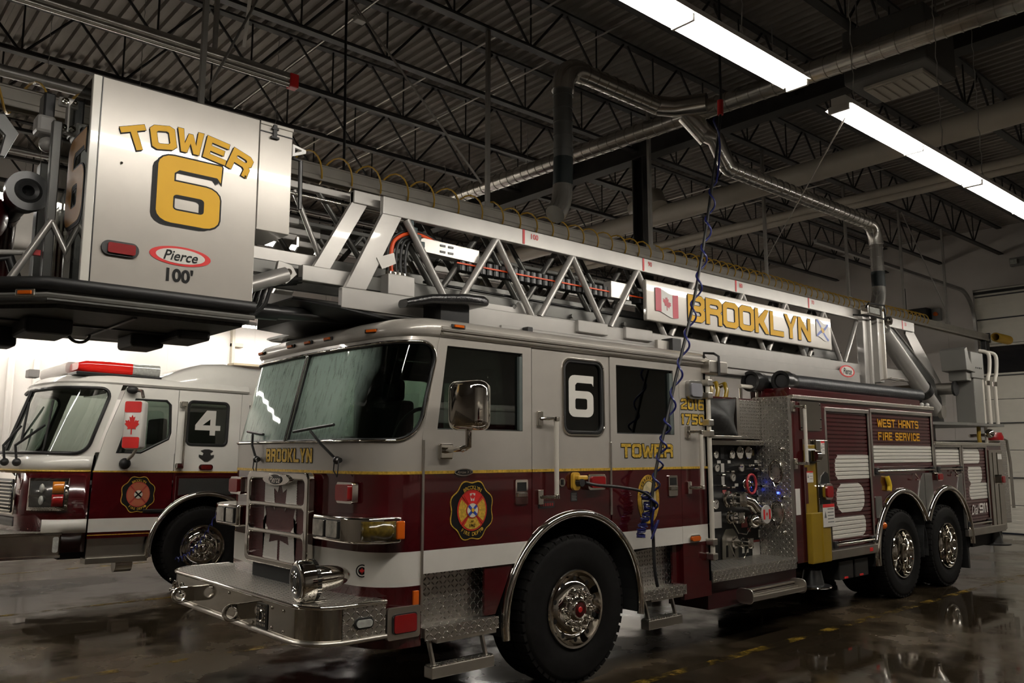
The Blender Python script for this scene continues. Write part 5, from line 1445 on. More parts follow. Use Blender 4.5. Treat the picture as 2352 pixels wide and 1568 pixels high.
for x, z, w_, h_, m in ((2.56, 1.60, 0.055, 0.09, LBL), (2.56, 1.46, 0.05, 0.11, LBL), (3.20, 1.30, 0.045, 0.11, LBL), (2.44, 1.08, 0.14, 0.16, LBL), (3.12, 0.745, 0.14, 0.14, LBL), (3.12, 0.828, 0.14, 0.02, LBR), (2.92, 1.02, 0.11, 0.08, LBR), (3.0, 0.95, 0.05, 0.04, LBR), (2.68, 1.66, 0.05, 0.03, LBL), (2.8, 1.42, 0.06, 0.03, LBL), (3.18, 1.66, 0.05, 0.03, LBL), (2.98, 1.33, 0.05, 0.03, LBL), (2.58, 1.36, 0.07, 0.03, LBR), (3.2, 0.9, 0.05, 0.08, LBL), (2.88, 0.78, 0.04, 0.12, LBL), (2.96, 0.78, 0.03, 0.12, LBL), (2.5, 1.66, 0.06, 0.03, LBL), (3.12, 1.755, 0.05, 0.06, mat('display_amber', (0.10, 0.07, 0.01), 0.3)), (2.56, 1.75, 0.06, 0.12, mat('display_dark', (0.03, 0.03, 0.03), 0.2))):
    label_plate(x, z, w_, h_, m)
MB().poly([(2.50, 0.66), (2.78, 0.66), (2.78, 0.90), (2.70, 0.98), (2.58, 0.98), (2.50, 0.9)], [rrect(2.56, 2.60, 0.70, 0.82, 0.01), rrect(2.68, 2.72, 0.70, 0.82, 0.01)], 0.01, near(YP - 0.012)).build('valve_plate', mat('plate_tan', (0.12, 0.11, 0.09), 0.4, 0.5), PB)
def pull(x, z):
    p = MB().cyl((x, YP, z), (x, YP - 0.07, z), 0.010, 8).build('pull_rod', CHROME, PB, smooth=50)
    MB().cyl((x - 0.03, YP - 0.075, z), (x + 0.03, YP - 0.075, z), 0.014, 10).build('pull_grip', CHROME, p, smooth=50)
for x, z in ((2.62, 1.40), (2.62, 1.56), (2.78, 1.62), (2.96, 1.52), (3.16, 1.22), (3.1, 1.30), (2.86, 1.34), (2.46, 1.53), (2.46, 1.42), (3.05, 1.58), (3.12, 1.62), (3.18, 1.56), (3.06, 1.42), (3.18, 1.40), (3.16, 1.00), (2.98, 1.62), (3.1, 1.50)):
    pull(x, z)
# red-rimmed hand wheel
hw = MB().path([(2.93 + 0.085*math.cos(2*PI*i/20), YP - 0.10, 1.43 + 0.10*math.sin(2*PI*i/20)) for i in range(20)], 0.013, 8, closed=True).build('hand_wheel', mat('wheel_red', (0.35, 0.03, 0.035), 0.35), PB, smooth=50)
MB().lathe([(0, -0.11), (0.075, -0.06), (0.08, -0.05)], (2.93, YP, 1.43), 'y', 20).cyl((2.93, YP, 1.43), (2.93, YP - 0.12, 1.43), 0.02, 10).build('wheel_dish', CHROME, hw, smooth=40)
def outlet(x, z, r, L, cap, tilt=-0.03):
    o = MB().lathe([(r*1.4, 0), (r*1.4, -0.02), (r, -0.025), (r, -L*0.4), (r*1.15, -L*0.42), (r*1.15, -L*0.55), (r*0.95, -L*0.57), (r*0.95, -L*0.75), (r*1.12, -L*0.77), (r*1.12, -L), (r*0.9, -L*1.02), (0, -L*1.02)], (x, YP, z), 'y', 24).build('outlet', CHROME, PB, smooth=40)
    lg = MB()
    for i in range(4):
        a = PI/4 + PI/2*i
        lg.box(x + r*1.2*math.cos(a) - 0.012, x + r*1.2*math.cos(a) + 0.012, YP - L, YP - L*0.8, z + r*1.2*math.sin(a) - 0.012, z + r*1.2*math.sin(a) + 0.012)
    lg.build('cap_lug', CHROME, o)
    return o
outlet(2.62, 1.28, 0.062, 0.20, True); outlet(2.64, 1.10, 0.048, 0.16, True); outlet(2.72, 0.845, 0.045, 0.20, True)
MB().path([(2.72, YP - 0.1, 1.28), (2.82, YP - 0.16, 1.24), (2.86, YP - 0.20, 1.16)], 0.06, 14).build('elbow_outlet', STAIN, PB, smooth=50)
MB().sphere((2.82, YP - 0.18, 1.06), 0.07, 16, 10).build('ball_valve', CHROME, PB, smooth=60)
MB().path([(2.56, YP - 0.1, 1.06), (2.60, YP - 0.14, 0.95), (2.74, YP - 0.14, 0.93), (2.84, YP - 0.14, 1.02)], 0.006, 6).path([(2.56, YP - 0.05, 0.84), (2.60, YP - 0.1, 0.70), (2.74, YP - 0.1, 0.68), (2.82, YP - 0.1, 0.80)], 0.006, 6).build('cap_chain', CHROME, PB, smooth=50)
# large intake with a flag cap
INT = MB().lathe([(0.11, 0), (0.11, -0.10), (0.115, -0.105), (0.115, -0.13), (0.085, -0.135), (0.085, -0.15), (0.098, -0.155), (0.098, -0.20)], (3.02, YP, 1.12), 'y', 28).build('intake', STAIN, PB, smooth=40)
MB().lathe([(0.098, -0.20), (0.092, -0.210), (0, -0.210)], (3.02, YP, 1.12), 'y', 28).build('intake_cap', mat('cap_pale', (0.42, 0.41, 0.38), 0.4), INT, smooth=30)
for s in (-1, 1):
    MB().poly([(3.02 + s*0.036, 1.07), (3.02 + s*0.066, 1.07), (3.02 + s*0.066, 1.17), (3.02 + s*0.036, 1.17)], (), 0.002, near(YP - 0.213)).build('flag_bar', REDV, INT)
MB().poly([(3.02 + a*0.036, 1.12 + b*0.05) for a, b in LEAF], (), 0.002, near(YP - 0.213)).build('maple_leaf', REDV, INT)
for x, z in ((2.98, 1.44), (3.04, 1.36)):
    MB().sphere((x + 0.08, YP - 0.02, z), 0.008, 8, 6).build('status_lamp', mat('blue_led', (0.05, 0.08, 0.9), 0.3, emit=(0.05, 0.1, 1.0), es=6), PB)
# items on the bay side plate: two spanner cups, lamp, knobs (plate faces -x at x=3.2)
for z in (1.555, 1.135):
    o = MB().path([(3.186, 0.165 + 0.075*math.cos(2*PI*i/24), z + 0.115*math.sin(2*PI*i/24)) for i in range(24)], 0.014, 8, closed=True).build('wrench_cup', STAIN, T, smooth=50)
    MB().path([(3.18, 0.165 - 0.03, z - 0.115), (3.17, 0.165, z - 0.16), (3.18, 0.165 + 0.03, z - 0.115)], 0.016, 8).build('cup_bracket', STAIN, o, smooth=50)
    MB().lathe([(0, 0), (0.045, 0.004)], (3.19, 0.165, z), 'x', 18).build('cup_disc', BRUSH, o)
for y, z in ((0.09, 1.79), (0.08, 1.29), (0.10, 0.93)):
    MB().lathe([(0.026, 0), (0.026, -0.03), (0.015, -0.045), (0, -0.046)], (3.20, y, z), 'x', 14).build('knob', CHROME, T, smooth=40)
MB().sphere((3.192, 0.155, 1.335), 0.012, 8, 6).build('blue_lamp', mat('blue_led', (0.05, 0.08, 0.9), 0.3, emit=(0.05, 0.1, 1.0), es=6), T)
# under the running board: folding step and frame boxes
FS = MB().box(2.15, 3.08, -0.16, -0.02, 0.385, 0.40).box(2.15, 3.08, -0.17, -0.155, 0.385, 0.43).box(2.15, 3.08, -0.10, -0.09, 0.40, 0.435).build('side_step', BRUSH, T, bev=0.004)
for xe in (2.135, 3.08): MB().poly(rrect(-0.18, 0.0, 0.36, 0.50, 0.05), (), 0.015, lambda a, b, d: (xe + d, a, b)).build('step_end', BRUSH, FS, bev=0.004)
for z in (0.43, 0.46): MB().box(2.15, 3.08, -0.06, -0.0, z - 0.01, z + 0.01).build('step_slat', BRUSH, FS, bev=0.004)
MB().box(1.76, 3.3, 0.05, 0.5, 0.33, 0.575).build('frame_box', mat('maroon_dark', (0.03, 0.003, 0.004), 0.4), T)
# ---- body shell
BO = MB().poly([(3.26, 0.62), (5.02, 0.62), (5.02, 0.9)] + [(5.78 + 0.80*math.cos(math.radians(a)), 0.53 + 0.80*math.sin(math.radians(a))) for a in range(150, 24, -9)] + [(6.50, 0.95)] + [(7.15 + 0.80*math.cos(math.radians(a)), 0.53 + 0.80*math.sin(math.radians(a))) for a in range(150, 0, -10)] + [(7.96, 0.62), (9.30, 0.62), (9.30, 1.865), (6.83, 1.865), (6.83, 2.335), (3.26, 2.335)],
               [[(3.43, 0.63), (3.97, 0.63), (3.97, 1.90), (3.43, 1.90)], [(3.98, 0.72), (4.97, 0.72), (4.97, 2.215), (3.98, 2.215)], [(5.07, 1.50), (6.78, 1.50), (6.78, 2.235), (5.07, 2.235)], [(6.86, 1.50), (7.70, 1.50), (7.70, 1.83), (6.86, 1.83)], [(7.79, 0.73), (8.66, 0.73), (8.66, 1.83), (7.79, 1.83)]], 0.03, near(0.0)).build('body_side', MAROON, T)
MB().box(3.3, 6.8, 0.30, W - 0.05, 0.9, 2.32).box(6.8, 9.3, 0.30, W - 0.05, 0.9, 1.86).build('body_core', mat('well_black', (0.006, 0.006, 0.006), 0.8), T)
MB().box(3.26, 6.83, 0.0, W, 2.335, 2.345).box(6.83, 9.3, 0.0, W, 1.865, 1.875).build('body_roof', TRXY, T)
MB().box(3.26, 9.3, W - 0.03, W, 0.62, 1.865).box(3.26, 6.83, W - 0.03, W, 1.86, 2.335).build('far_body_side', MAROON, T)
MB().box(6.83, 6.86, 0.0, W, 1.86, 2.34).build('body_step_wall', MAROON, T)
for x0, x1, z in ((3.26, 6.86, 2.345), (6.86, 9.22, 1.885)):
    MB().box(x0, x1, -0.03, 0.02, z - 0.025, z + 0.02).build('body_top_rail', tread('tread_plate_fine', 'xz', 0.022, (0.6, 0.57, 0.5)), T, bev=0.006)
# roller shutters with individual slats
WH_SL = mat('shutter_white', (0.58, 0.56, 0.50), 0.32); 
def shutter(x0, x1, z0, z1, white, bar=True, text=None, gap=0.046):
    """white(z) -> list of (x0, x1) white stretches on a slat at height z"""
    root = MB().box(x0, x1, 0.022, 0.03, z0, z1).build('roller_shutter', MAROON, T)
    z = z0 + (0.09 if bar else 0.0)
    me_cache = {}
    while z < z1 - 0.01:
        zt_ = min(z + gap - 0.005, z1)
        parts = []; cur = (x0, x0)
        for f in white:
            if not f(z + gap/2): continue
            lo_, hi_ = f(max(z, f.lo + 1e-4)), f(min(zt_, f.hi - 1e-4))
            if lo_[0] > cur[0] + 0.002 or hi_[0] > cur[1] + 0.002: parts.append((cur, (lo_[0], hi_[0]), 0))
            parts.append(((lo_[0], hi_[0]), (lo_[1], hi_[1]), 1)); cur = (lo_[1], hi_[1])
        if cur[0] < x1 - 0.002 or cur[1] < x1 - 0.002: parts.append((cur, (x1, x1), 0))
        mb = MB()
        for (a0, a1), (b0, b1), mi in parts:
            mb.cur = mi; h_ = (zt_ - z)
            q0 = 0.005/h_; q1 = 1 - q0
            A = lambda t: a0 + (a1 - a0)*t
            B = lambda t: b0 + (b1 - b0)*t
            mb.add([(A(0), 0.016, z), (B(0), 0.016, z), (B(q0), 0.010, z + 0.005), (A(q0), 0.010, z + 0.005), (B(q1), 0.010, zt_ - 0.005), (A(q1), 0.010, zt_ - 0.005), (B(1), 0.016, zt_), (A(1), 0.016, zt_)], [(0, 1, 2, 3), (3, 2, 4, 5), (5, 4, 6, 7)])
        mb.build('shutter_slat', [MAROON, WH_SL], root, fix=False)
        z += gap
    fr = MB().box(x0 - 0.03, x0, -0.012, 0.03, z0 - 0.02, z1 + 0.03).box(x1, x1 + 0.03, -0.012, 0.03, z0 - 0.02, z1 + 0.03).box(x0 - 0.03, x1 + 0.03, -0.016, 0.03, z1, z1 + 0.045)
    fr.build('shutter_frame', BRUSH, root, bev=0.004)
    if bar:
        MB().cyl((x0 + 0.04, -0.025, z0 + 0.035), (x1 - 0.04, -0.025, z0 + 0.035), 0.014, 10).build('lift_bar', CHROME, root, smooth=50)
        for x in (x0 + 0.05, x1 - 0.05):
            MB().box(x - 0.04, x + 0.04, -0.035, 0.02, z0 + 0.0, z0 + 0.075).build('bar_bracket', BLKR, root, bev=0.008)
        MB().box(x0, x1, -0.004, 0.02, z0 + 0.062, z0 + 0.09).build('bottom_slat', MAROON, root, bev=0.004)
    return root
def bandx(zlo, zhi, a, b, r=0.10, left=True, right=True):
    """one rounded bar of the white ribbon: returns f(z) giving its x-stretch"""
    def f(z):
        if not (zlo <= z <= zhi): return None
        d = min(z - zlo, zhi - z); k = 0 if d > r else r - math.sqrt(max(0, r*r - (r-d)**2))
        return (a + (k if left else 0), b - (k if right else 0))
    f.lo, f.hi = zlo, zhi
    return f
s1b = [bandx(1.435, 1.735, 4.16, 4.97, 0.12, True, False), bandx(1.10, 1.395, 4.16, 4.82, 0.12), bandx(0.93 - 0.12, 1.06, 3.98, 4.82, 0.10, False, True)]
shutter(3.98, 4.97, 0.72, 2.215, s1b)
SH2 = shutter(5.07, 6.78, 1.50, 2.235, [bandx(1.63, 1.86, 5.07, 6.78, 0.01, False, False)], gap=0.042)
shutter(6.86, 7.70, 1.50, 1.83, [bandx(1.60, 1.815, 6.86, 7.70, 0.01, False, False)], gap=0.042)
s4b = [bandx(1.60, 1.815, 7.79, 8.46, 0.09, False, True), bandx(1.335, 1.575, 7.98, 8.50, 0.09), bandx(1.09, 1.31, 7.98, 8.66, 0.09, True, False)]
SH4 = shutter(7.79, 8.66, 0.73, 1.83, s4b)
block_text('body_lettering', 'WEST HANTS', SH2, on_near(5.25, 0.009, 2.065), 0.10, 1.16, 0.22, mat('gold_lettering', (0.55, 0.27, 0.01), 0.35, 0.1, var=0.2, vscale=60), gap=0.3)
block_text('body_lettering', 'FIRE SERVICE', SH2, on_near(5.25, 0.009, 1.905), 0.10, 1.18, 0.22, mat('gold_lettering', (0.55, 0.27, 0.01), 0.35, 0.1, var=0.2, vscale=60), gap=0.3)
font_text('dial_script', 'Dial', WSTRIPE, SH4, on_near(8.13, 0.006, 0.955), 0.14, bold=0.012, shear=0.45, width=0.27)
block_text('dial_number', '911', SH4, on_near(8.29, 0.008, 0.90), 0.135, 0.33, 0.26, WSTRIPE, gap=0.12)
# lower rub rails
MB().box(3.93, 5.02, -0.03, 0.03, 0.60, 0.70).build('rub_rail', BRUSH, T, bev=0.008)
MB().box(4.80, 4.87, -0.034, -0.028, 0.63, 0.67).build('rail_reflector', REDV, T)
MB().box(7.76, 9.2, -0.03, 0.03, 0.60, 0.70).build('rub_rail', BRUSH, T, bev=0.008)
# maroon corner post with white stripe left of the stabiliser
MB().box(3.27, 3.36, -0.004, 0.0, 1.11, 1.38).build('white_stripe', WSTRIPE, T)
handrail(T, 3.40, 1.66, 2.22, 0.0, 0.02)
# polished hatch above the stabiliser
hp_ = MB().poly(rrect(3.42, 3.87, 1.99, 2.305, 0.02), (), 0.012, near(-0.012)).build('polished_hatch', STAIN, T, bev=0.003)
for x, z in ((3.44, 2.02), (3.85, 2.02), (3.85, 2.28), (3.86, 2.12)):
    MB().sphere((x, -0.014, z), 0.010, 8, 6).build('hatch_screw', BLKM, hp_)
# ---- stabiliser: polished cover with yellow leg
SB = MB().box(3.43, 3.44, -0.02, 0.03, 0.63, 1.90).box(3.965, 3.975, -0.02, 0.03, 0.63, 1.90).box(3.43, 3.975, 0.02, 0.03, 0.63, 1.90).build('stabiliser_housing', STAIN, T)
MB().box(3.72, 3.968, -0.016, 0.015, 0.66, 1.89).build('stabiliser_cover', STAIN, SB, bev=0.004)
MB().box(3.47, 3.70, -0.010, 0.015, 1.10, 1.84).build('stabiliser_leg', YEL, SB, bev=0.006)
secs = []
yl = MB()
for z in (0.60, 1.12):
    secs.append([(x, y, z) for x, y in ((3.46, 0.0), (3.48, -0.055), (3.66, -0.06), (3.68, -0.045), (3.70, -0.06), (3.86, -0.055), (3.94, -0.02), (3.95, 0.0))])
rr_loft(secs, yl); yl.build('stabiliser_foot_guard', YEL, SB, bev=0.006)
MB().box(3.50, 3.70, -0.03, 0.01, 1.64, 1.80).build('leg_motor', mat('dark_steel', (0.06, 0.06, 0.06), 0.3, 0.7), SB, bev=0.02)
MB().cyl((3.55, -0.07, 1.72), (3.64, -0.07, 1.72), 0.06, 12).build('leg_cylinder', STAIN, SB, smooth=50)
MB().box(3.45, 3.51, -0.014, -0.008, 1.22, 1.60).build('side_tube_red', MAROON, SB)
MB().cyl((3.5, 0.05, 0.42), (3.9, 0.05, 0.42), 0.0, 8).add([], [])
MB().lathe([(0.19, 0), (0.19, 0.02), (0.12, 0.03), (0.09, 0.18)], (3.72, 0.10, 0.33), 'z', 24).build('stabiliser_pad', mat('dark_steel', (0.06, 0.06, 0.06), 0.3, 0.7), SB, smooth=40)
MB().lathe([(0.192, 0.0), (0.198, 0.008), (0.192, 0.016)], (3.72, 0.10, 0.33), 'z', 24).build('pad_rim', CHROME, SB, smooth=40)
wlb = MB().poly([(3.755, 1.20), (3.965, 1.20), (3.965, 1.42), (3.93, 1.53), (3.87, 1.55), (3.79, 1.50), (3.755, 1.42)], (), 0.006, near(-0.022)).build('light_backplate', BLKM, SB)
marker(SB, 3.85, 1.335, 0.17, 0.17, -0.022, REDL, 0.05)
def sticker(parent, x, z, w_, h_, y, f=None, lines=5):
    o = MB().box(x - w_/2, x + w_/2, y - 0.003, y, z - h_/2, z + h_/2).build('warning_sticker', WSTRIPE, parent)
    MB().box(x - w_/2, x + w_/2, y - 0.0045, y - 0.003, z + h_*0.36, z + h_/2).build('sticker_header', REDV, o)
    mb = MB()
    for i in range(lines):
        zz = z + h_*0.28 - i*h_*0.72/lines
        mb.box(x - w_*0.10, x + w_*0.42, y - 0.004, y - 0.003, zz - h_*0.02, zz + h_*0.02)
    mb.poly([(x - w_*0.40, z - h_*0.1), (x - w_*0.2, z - h_*0.1), (x - w_*0.3, z + h_*0.2)], (), 0.001, near(y - 0.004))
    mb.build('sticker_print', mat('print_grey', (0.12, 0.12, 0.12), 0.6), o)
sticker(SB, 3.83, 1.085, 0.25, 0.24, -0.062); sticker(SB, 3.56, 1.50, 0.13, 0.12, -0.012, lines=3); sticker(SB, 3.85, 1.81, 0.08, 0.14, -0.018, lines=3)
# hose door bottom boxes under the body
for x in (4.16, 4.52):
    MB().box(x, x + 0.32, 0.02, 0.3, 0.36, 0.56).build('wheel_chock_holder', mat('chock_dark', (0.02, 0.02, 0.02), 0.4, 0.5), T, bev=0.01)
    MB().box(x + 0.10, x + 0.18, 0.014, 0.02, 0.37, 0.39).build('holder_tag', REDV, T)
# fenders over the rear wheels with panels between
for cx in (5.78, 7.15):
    fender(cx, 0.53, 0.755, 0.0, T, -2 if cx > 6 else 30, 186 if cx < 6 else 152, 0.042); liner(cx, 0.53, 0.75, 0.03, 0.72, T)
pbk = MB().poly([(6.22, 1.14), (6.32, 1.40), (6.42, 1.49), (6.70, 1.49), (6.72, 1.10), (6.55, 0.98), (6.40, 0.98)], (), 0.01, near(-0.010)).build('fender_panel', mat('panel_grey', (0.20, 0.195, 0.18), 0.3, 0.7), T, bev=0.003)
MB().box(6.46, 6.465, -0.012, -0.009, 1.0, 1.49).build('panel_seam', BLKM, pbk)
MB().poly([(7.50, 1.25), (7.58, 1.46), (7.72, 1.47), (7.72, 1.05), (7.62, 1.05)], (), 0.01, near(-0.010)).build('fender_panel', mat('panel_grey', (0.20, 0.195, 0.18), 0.3, 0.7), T, bev=0.003)
MB().poly(rrect(5.06, 5.22, 0.99, 1.24, 0.015), (), 0.01, near(-0.010)).build('fuel_door', mat('panel_grey', (0.20, 0.195, 0.18), 0.3, 0.7), T, bev=0.003)
marker(T, 6.86, 1.44, 0.16, 0.11, 0.0, REDL, 0.05); 
MB().sphere((5.17, -0.03, 0.90), 0.045, 12, 8).build('amber_marker', AMBERL, T, smooth=60)
tgg = MB().path([(5.36, -0.02, 1.47), (5.37, -0.035, 1.41), (5.40, -0.03, 1.36), (5.38, -0.03, 1.30)], 0.03, 8).build('yellow_tag', mat('tag_yellow', (0.65, 0.45, 0.02), 0.5), T, smooth=50)
for x, z in ((6.17, 1.43), (7.43, 1.46)):
    MB().path([(x, -0.02, z + 0.06), (x + 0.03, -0.05, z - 0.02), (x - 0.06, -0.05, z - 0.01)], 0.012, 6).build('cover_handle', CHROME, T, smooth=50)
MB().poly([(7.88, 0.16), (7.93, 0.16), (7.93, 0.66), (7.88, 0.66)], (), 0.50, near(0.05)).build('mud_flap', BLKR, T)
# rear stabiliser cover and rear corner
MB().box(8.76, 9.30, -0.014, 0.02, 0.62, 1.80).build('rear_stabiliser_cover', STAIN, T, bev=0.01)
for x in (8.90, 9.08): MB().box(x - 0.008, x + 0.008, -0.020, -0.012, 0.66, 1.76).build('cover_rib', STAIN, T)
marker(T, 9.12, 1.36, 0.12, 0.14, -0.014, REDL, 0.05)
MB().box(9.30, 9.55, 0.0, W, 0.70, 1.95).build('rear_body', TRXZ, T, bev=0.01)
MB().box(9.10, 9.26, -0.018, -0.013, 1.66, 1.74).build('rear_sticker', WSTRIPE, T)
rlm = MB().lathe([(0.12, 0), (0.125, 0.05), (0.10, 0.12), (0, 0.125)], (9.48, 0.13, 1.95), 'z', 20).build('rear_beacon', REDL, T, smooth=40)
MB().lathe([(0.24, 0), (0.24, 0.02), (0.14, 0.03), (0.10, 0.2)], (9.05, 0.12, 0.40), 'z', 24).build('stabiliser_pad', mat('dark_steel', (0.06, 0.06, 0.06), 0.3, 0.7), T, smooth=40)
MB().box(8.2, 9.4, 0.1, 0.7, 0.42, 0.6).build('rear_frame_box', mat('chassis_black', (0.006, 0.006, 0.006), 0.6), T)
MB().path([(9.35, 0.45, 2.02), (9.75, 0.2, 2.05), (9.9, 0.1, 1.95), (9.92, 0.08, 1.6), (9.92, 0.08, 0.9)], 0.024, 8).build('rear_grab_rail', BRUSH, T, smooth=50)
# hard suction tubes along the top of the body
for yy, zz, x0 in ((0.22, 2.535, 3.50), (0.46, 2.535, 3.28)):
    o = MB().cyl((x0, yy, zz), (7.0, yy, zz), 0.085, 20).build('suction_hose', mat('hose_black', (0.014, 0.015, 0.017), 0.45, bmp=0.004, bscale=30), T, smooth=50)
    MB().lathe([(0.08, 0.03), (0.082, 0.0), (0.115, -0.005), (0.118, 0.10), (0.10, 0.12), (0.10, 0.22), (0.088, 0.24)], (x0 - 0.05, yy, zz), 'x', 24).build('hose_coupling', BLKM, o, smooth=40)
    MB().lathe([(0, 0.0), (0.07, 0.0)], (x0 - 0.03, yy, zz), 'x', 20).build('coupling_face', mat('coupling_face', (0.03, 0.03, 0.032), 0.4), o)
MB().box(3.42, 6.75, 0.10, 0.60, 2.35, 2.46).build('hose_tray', MAROON, T, bev=0.02)
for x in (6.05,): MB().path([(x, 0.30, 2.70), (x, 0.16, 2.72), (x + 0.35, 0.14, 2.72), (x + 0.35, 0.3, 2.70)], 0.008, 6).build('tray_handle', BRUSH, T, smooth=50)
for x in (6.55, 6.72): MB().sphere((x, 0.0, 2.385), 0.03, 10, 8).build('rail_lamp', CLEARL, T, smooth=60)
# ================================================================ tower truck: ladder
YC = 1.22
def ladder_section(hw, x0b, x0t, x1, zt0, zt1, zb0, zb1, phase, tr, chord, nm, m=ALU, x_end_diag=None, near_only=False):
    """truss sides at y=YC-hw and YC+hw; chords as flat box beams, tubes between"""
    for s in ((-1,) if near_only else (-1, 1)):
        y = YC + s*hw
        MB().box(x0t, x1, y - chord/2, y + chord/2, zt0, zt1).build(nm + '_top_rail', m, T, bev=0.006)
        MB().box(x0b, x1, y - chord/2, y + chord/2, zb0, zb1).build(nm + '_bottom_rail', m, T, bev=0.006)
        x = phase
        while x < (x_end_diag or x1) - 0.5:
            for a, b in (((x, y, zt0), (x + 0.40, y, zb1)), ((x + 0.50, y, zb1), (x + 0.90, y, zt0))):
                if a[0] > x0b + 0.3 and b[0] < x1:
                    MB().cyl(a, b, tr, 10).build(nm + '_lattice_tube', m, T, smooth=50)
            x += 0.91
# base section: near truss y=0.55
ladder_section(0.67, -1.83, -1.50, 7.75, 3.525, 3.665, 2.775, 2.925, -1.275 + 0.0, 0.030, 0.05, 'base', x_end_diag=7.5)
# second and third sections nested inside
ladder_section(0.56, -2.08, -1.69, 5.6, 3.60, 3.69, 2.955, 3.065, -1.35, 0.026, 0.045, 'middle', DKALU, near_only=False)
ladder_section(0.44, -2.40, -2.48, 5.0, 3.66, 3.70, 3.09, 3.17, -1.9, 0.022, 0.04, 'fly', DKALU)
for hw, xt0, xt1, xb0, xb1, zt_, zb_, nm in ((0.67, -1.50, -1.33, -1.80, -1.63, 3.53, 2.925, 'base'), (0.56, -1.70, -1.57, -2.0, -1.87, 3.60, 3.06, 'middle')):
    for s in (-1, 1):
        y = YC + s*hw
        MB().poly([(xb0, zb_), (xb1, zb_), (xt1, zt_), (xt0, zt_)], (), 0.045, near(y - 0.0225)).build(nm + '_end_brace', ALU, T, bev=0.004)
for s in (-1, 1):      # pale cap and beam ends of the middle section
    y = YC + s*0.56
    MB().box(-1.69, -1.36, y - 0.035, y + 0.03, 3.595, 3.695).build('middle_rail_cap', ALU, T, bev=0.006)
    MB().box(-2.09, -1.60, y - 0.04, y + 0.03, 2.95, 3.065).build('middle_beam_end', ALU, T, bev=0.006)
    MB().box(-2.50, -1.62, YC + s*0.44 - 0.022, YC + s*0.44 + 0.022, 3.655, 3.705).build('fly_rail_end', ALU, T, bev=0.004)
    MB().box(-2.45, -1.85, YC + s*0.44 - 0.025, YC + s*0.44 + 0.022, 3.085, 3.175).build('fly_beam_end', ALU, T, bev=0.004)
    MB().cyl((-2.10, YC + s*0.44, 3.64), (-1.88, YC + s*0.44, 3.18), 0.020, 10).build('fly_lattice_tube', ALU, T, smooth=50)
MB().cyl((-2.5, 0.74, 3.60), (-1.34, 0.74, 3.60), 0.013, 10).build('handhold_rod', CHROME, T, smooth=50)
# side plates along the lower rail (stepped cover plates) and deep web of the base rail
MB().poly([(-0.35, 2.68), (5.9, 2.66), (5.9, 2.80), (-0.35, 2.80)], (), 0.03, near(0.50)).build('lower_web_plate', ALU, T, bev=0.004)
MB().poly([(2.45, 2.60), (5.9, 2.60), (5.9, 2.68), (2.30, 2.68)], (), 0.05, near(0.52)).build('lower_flange', ALU, T, bev=0.004)
MB().box(-0.10, 1.9, 0.44, 0.50, 2.70, 2.79).build('cable_cover', ALU, T, bev=0.015)
MB().box(-0.12, -0.06, 0.43, 0.50, 2.70, 2.80).build('cover_end', BLKR, T, bev=0.006)
MB().poly([(-1.19, 2.925), (-0.62, 2.925), (-0.60, 3.04), (-0.45, 3.04), (-0.40, 2.985), (-0.10, 2.985), (-0.08, 3.035), (0.0, 3.03), (0.02, 2.925), (-0.2, 2.90)], (), 0.012, near(0.60)).build('bracket_plate', ALU, T)
MB().box(-1.19, 5.4, 0.64, 0.66, 2.93, 3.03).build('inner_rail_face', ALU, T)
for x0, x1 in ((0.55, 0.95), (1.2, 1.6)):
    MB().box(x0, x1, 0.49, 0.53, 2.83, 2.94).build('pad_bracket', ALU, T, bev=0.008)
# cross rungs
rg = MB().cyl((0, 0.60, 0), (0, 1.84, 0), 0.020, 8).build('rung', DKALU, T, smooth=50); rg.location = (-1.2, 0, 2.99)
for i in range(1, 18): copy_to(rg, T, (-1.2 + 0.36*i, 0, 2.99))
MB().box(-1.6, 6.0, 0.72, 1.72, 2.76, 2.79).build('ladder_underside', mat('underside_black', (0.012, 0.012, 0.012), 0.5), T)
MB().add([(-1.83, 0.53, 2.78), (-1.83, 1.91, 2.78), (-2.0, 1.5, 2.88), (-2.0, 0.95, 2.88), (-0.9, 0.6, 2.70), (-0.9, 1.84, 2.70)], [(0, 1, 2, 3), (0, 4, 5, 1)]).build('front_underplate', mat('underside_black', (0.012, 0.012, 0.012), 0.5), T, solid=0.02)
# extension marks with their numbers
for x, tx in ((-0.08, '100'), (1.52, '90'), (3.12, '80'), (4.70, '70'), (7.35, '50')):
    MB().box(x - 0.012, x + 0.012, 0.521, 0.526, 3.535, 3.662).build('reach_mark', REDV, T)
    font_text('reach_number', tx, REDV, T, on_near(x + 0.10 + 0.03*(len(tx) == 3), 0.525, 3.615), 0.048, bold=0.015)
# waterway pipe and cables inside the truss
MB().cyl((-1.9, 1.22, 2.86), (6.5, 1.22, 2.86), 0.07, 14).build('waterway_pipe', ALU, T, smooth=50)
for y, z, r in ((0.70, 3.10, 0.012), (0.72, 3.05, 0.008), (0.9, 3.2, 0.010), (1.0, 3.15, 0.03)):
    MB().cyl((-1.0, y, z), (5.8, y, z - 0.02), r, 8).build('extension_cable', BLKM, T, smooth=50)
MB().box(-2.3, 5.0, 1.52, 1.56, 3.30, 3.36).build('cable_tray_yellow', mat('olive_yellow', (0.16, 0.12, 0.01), 0.5), T)
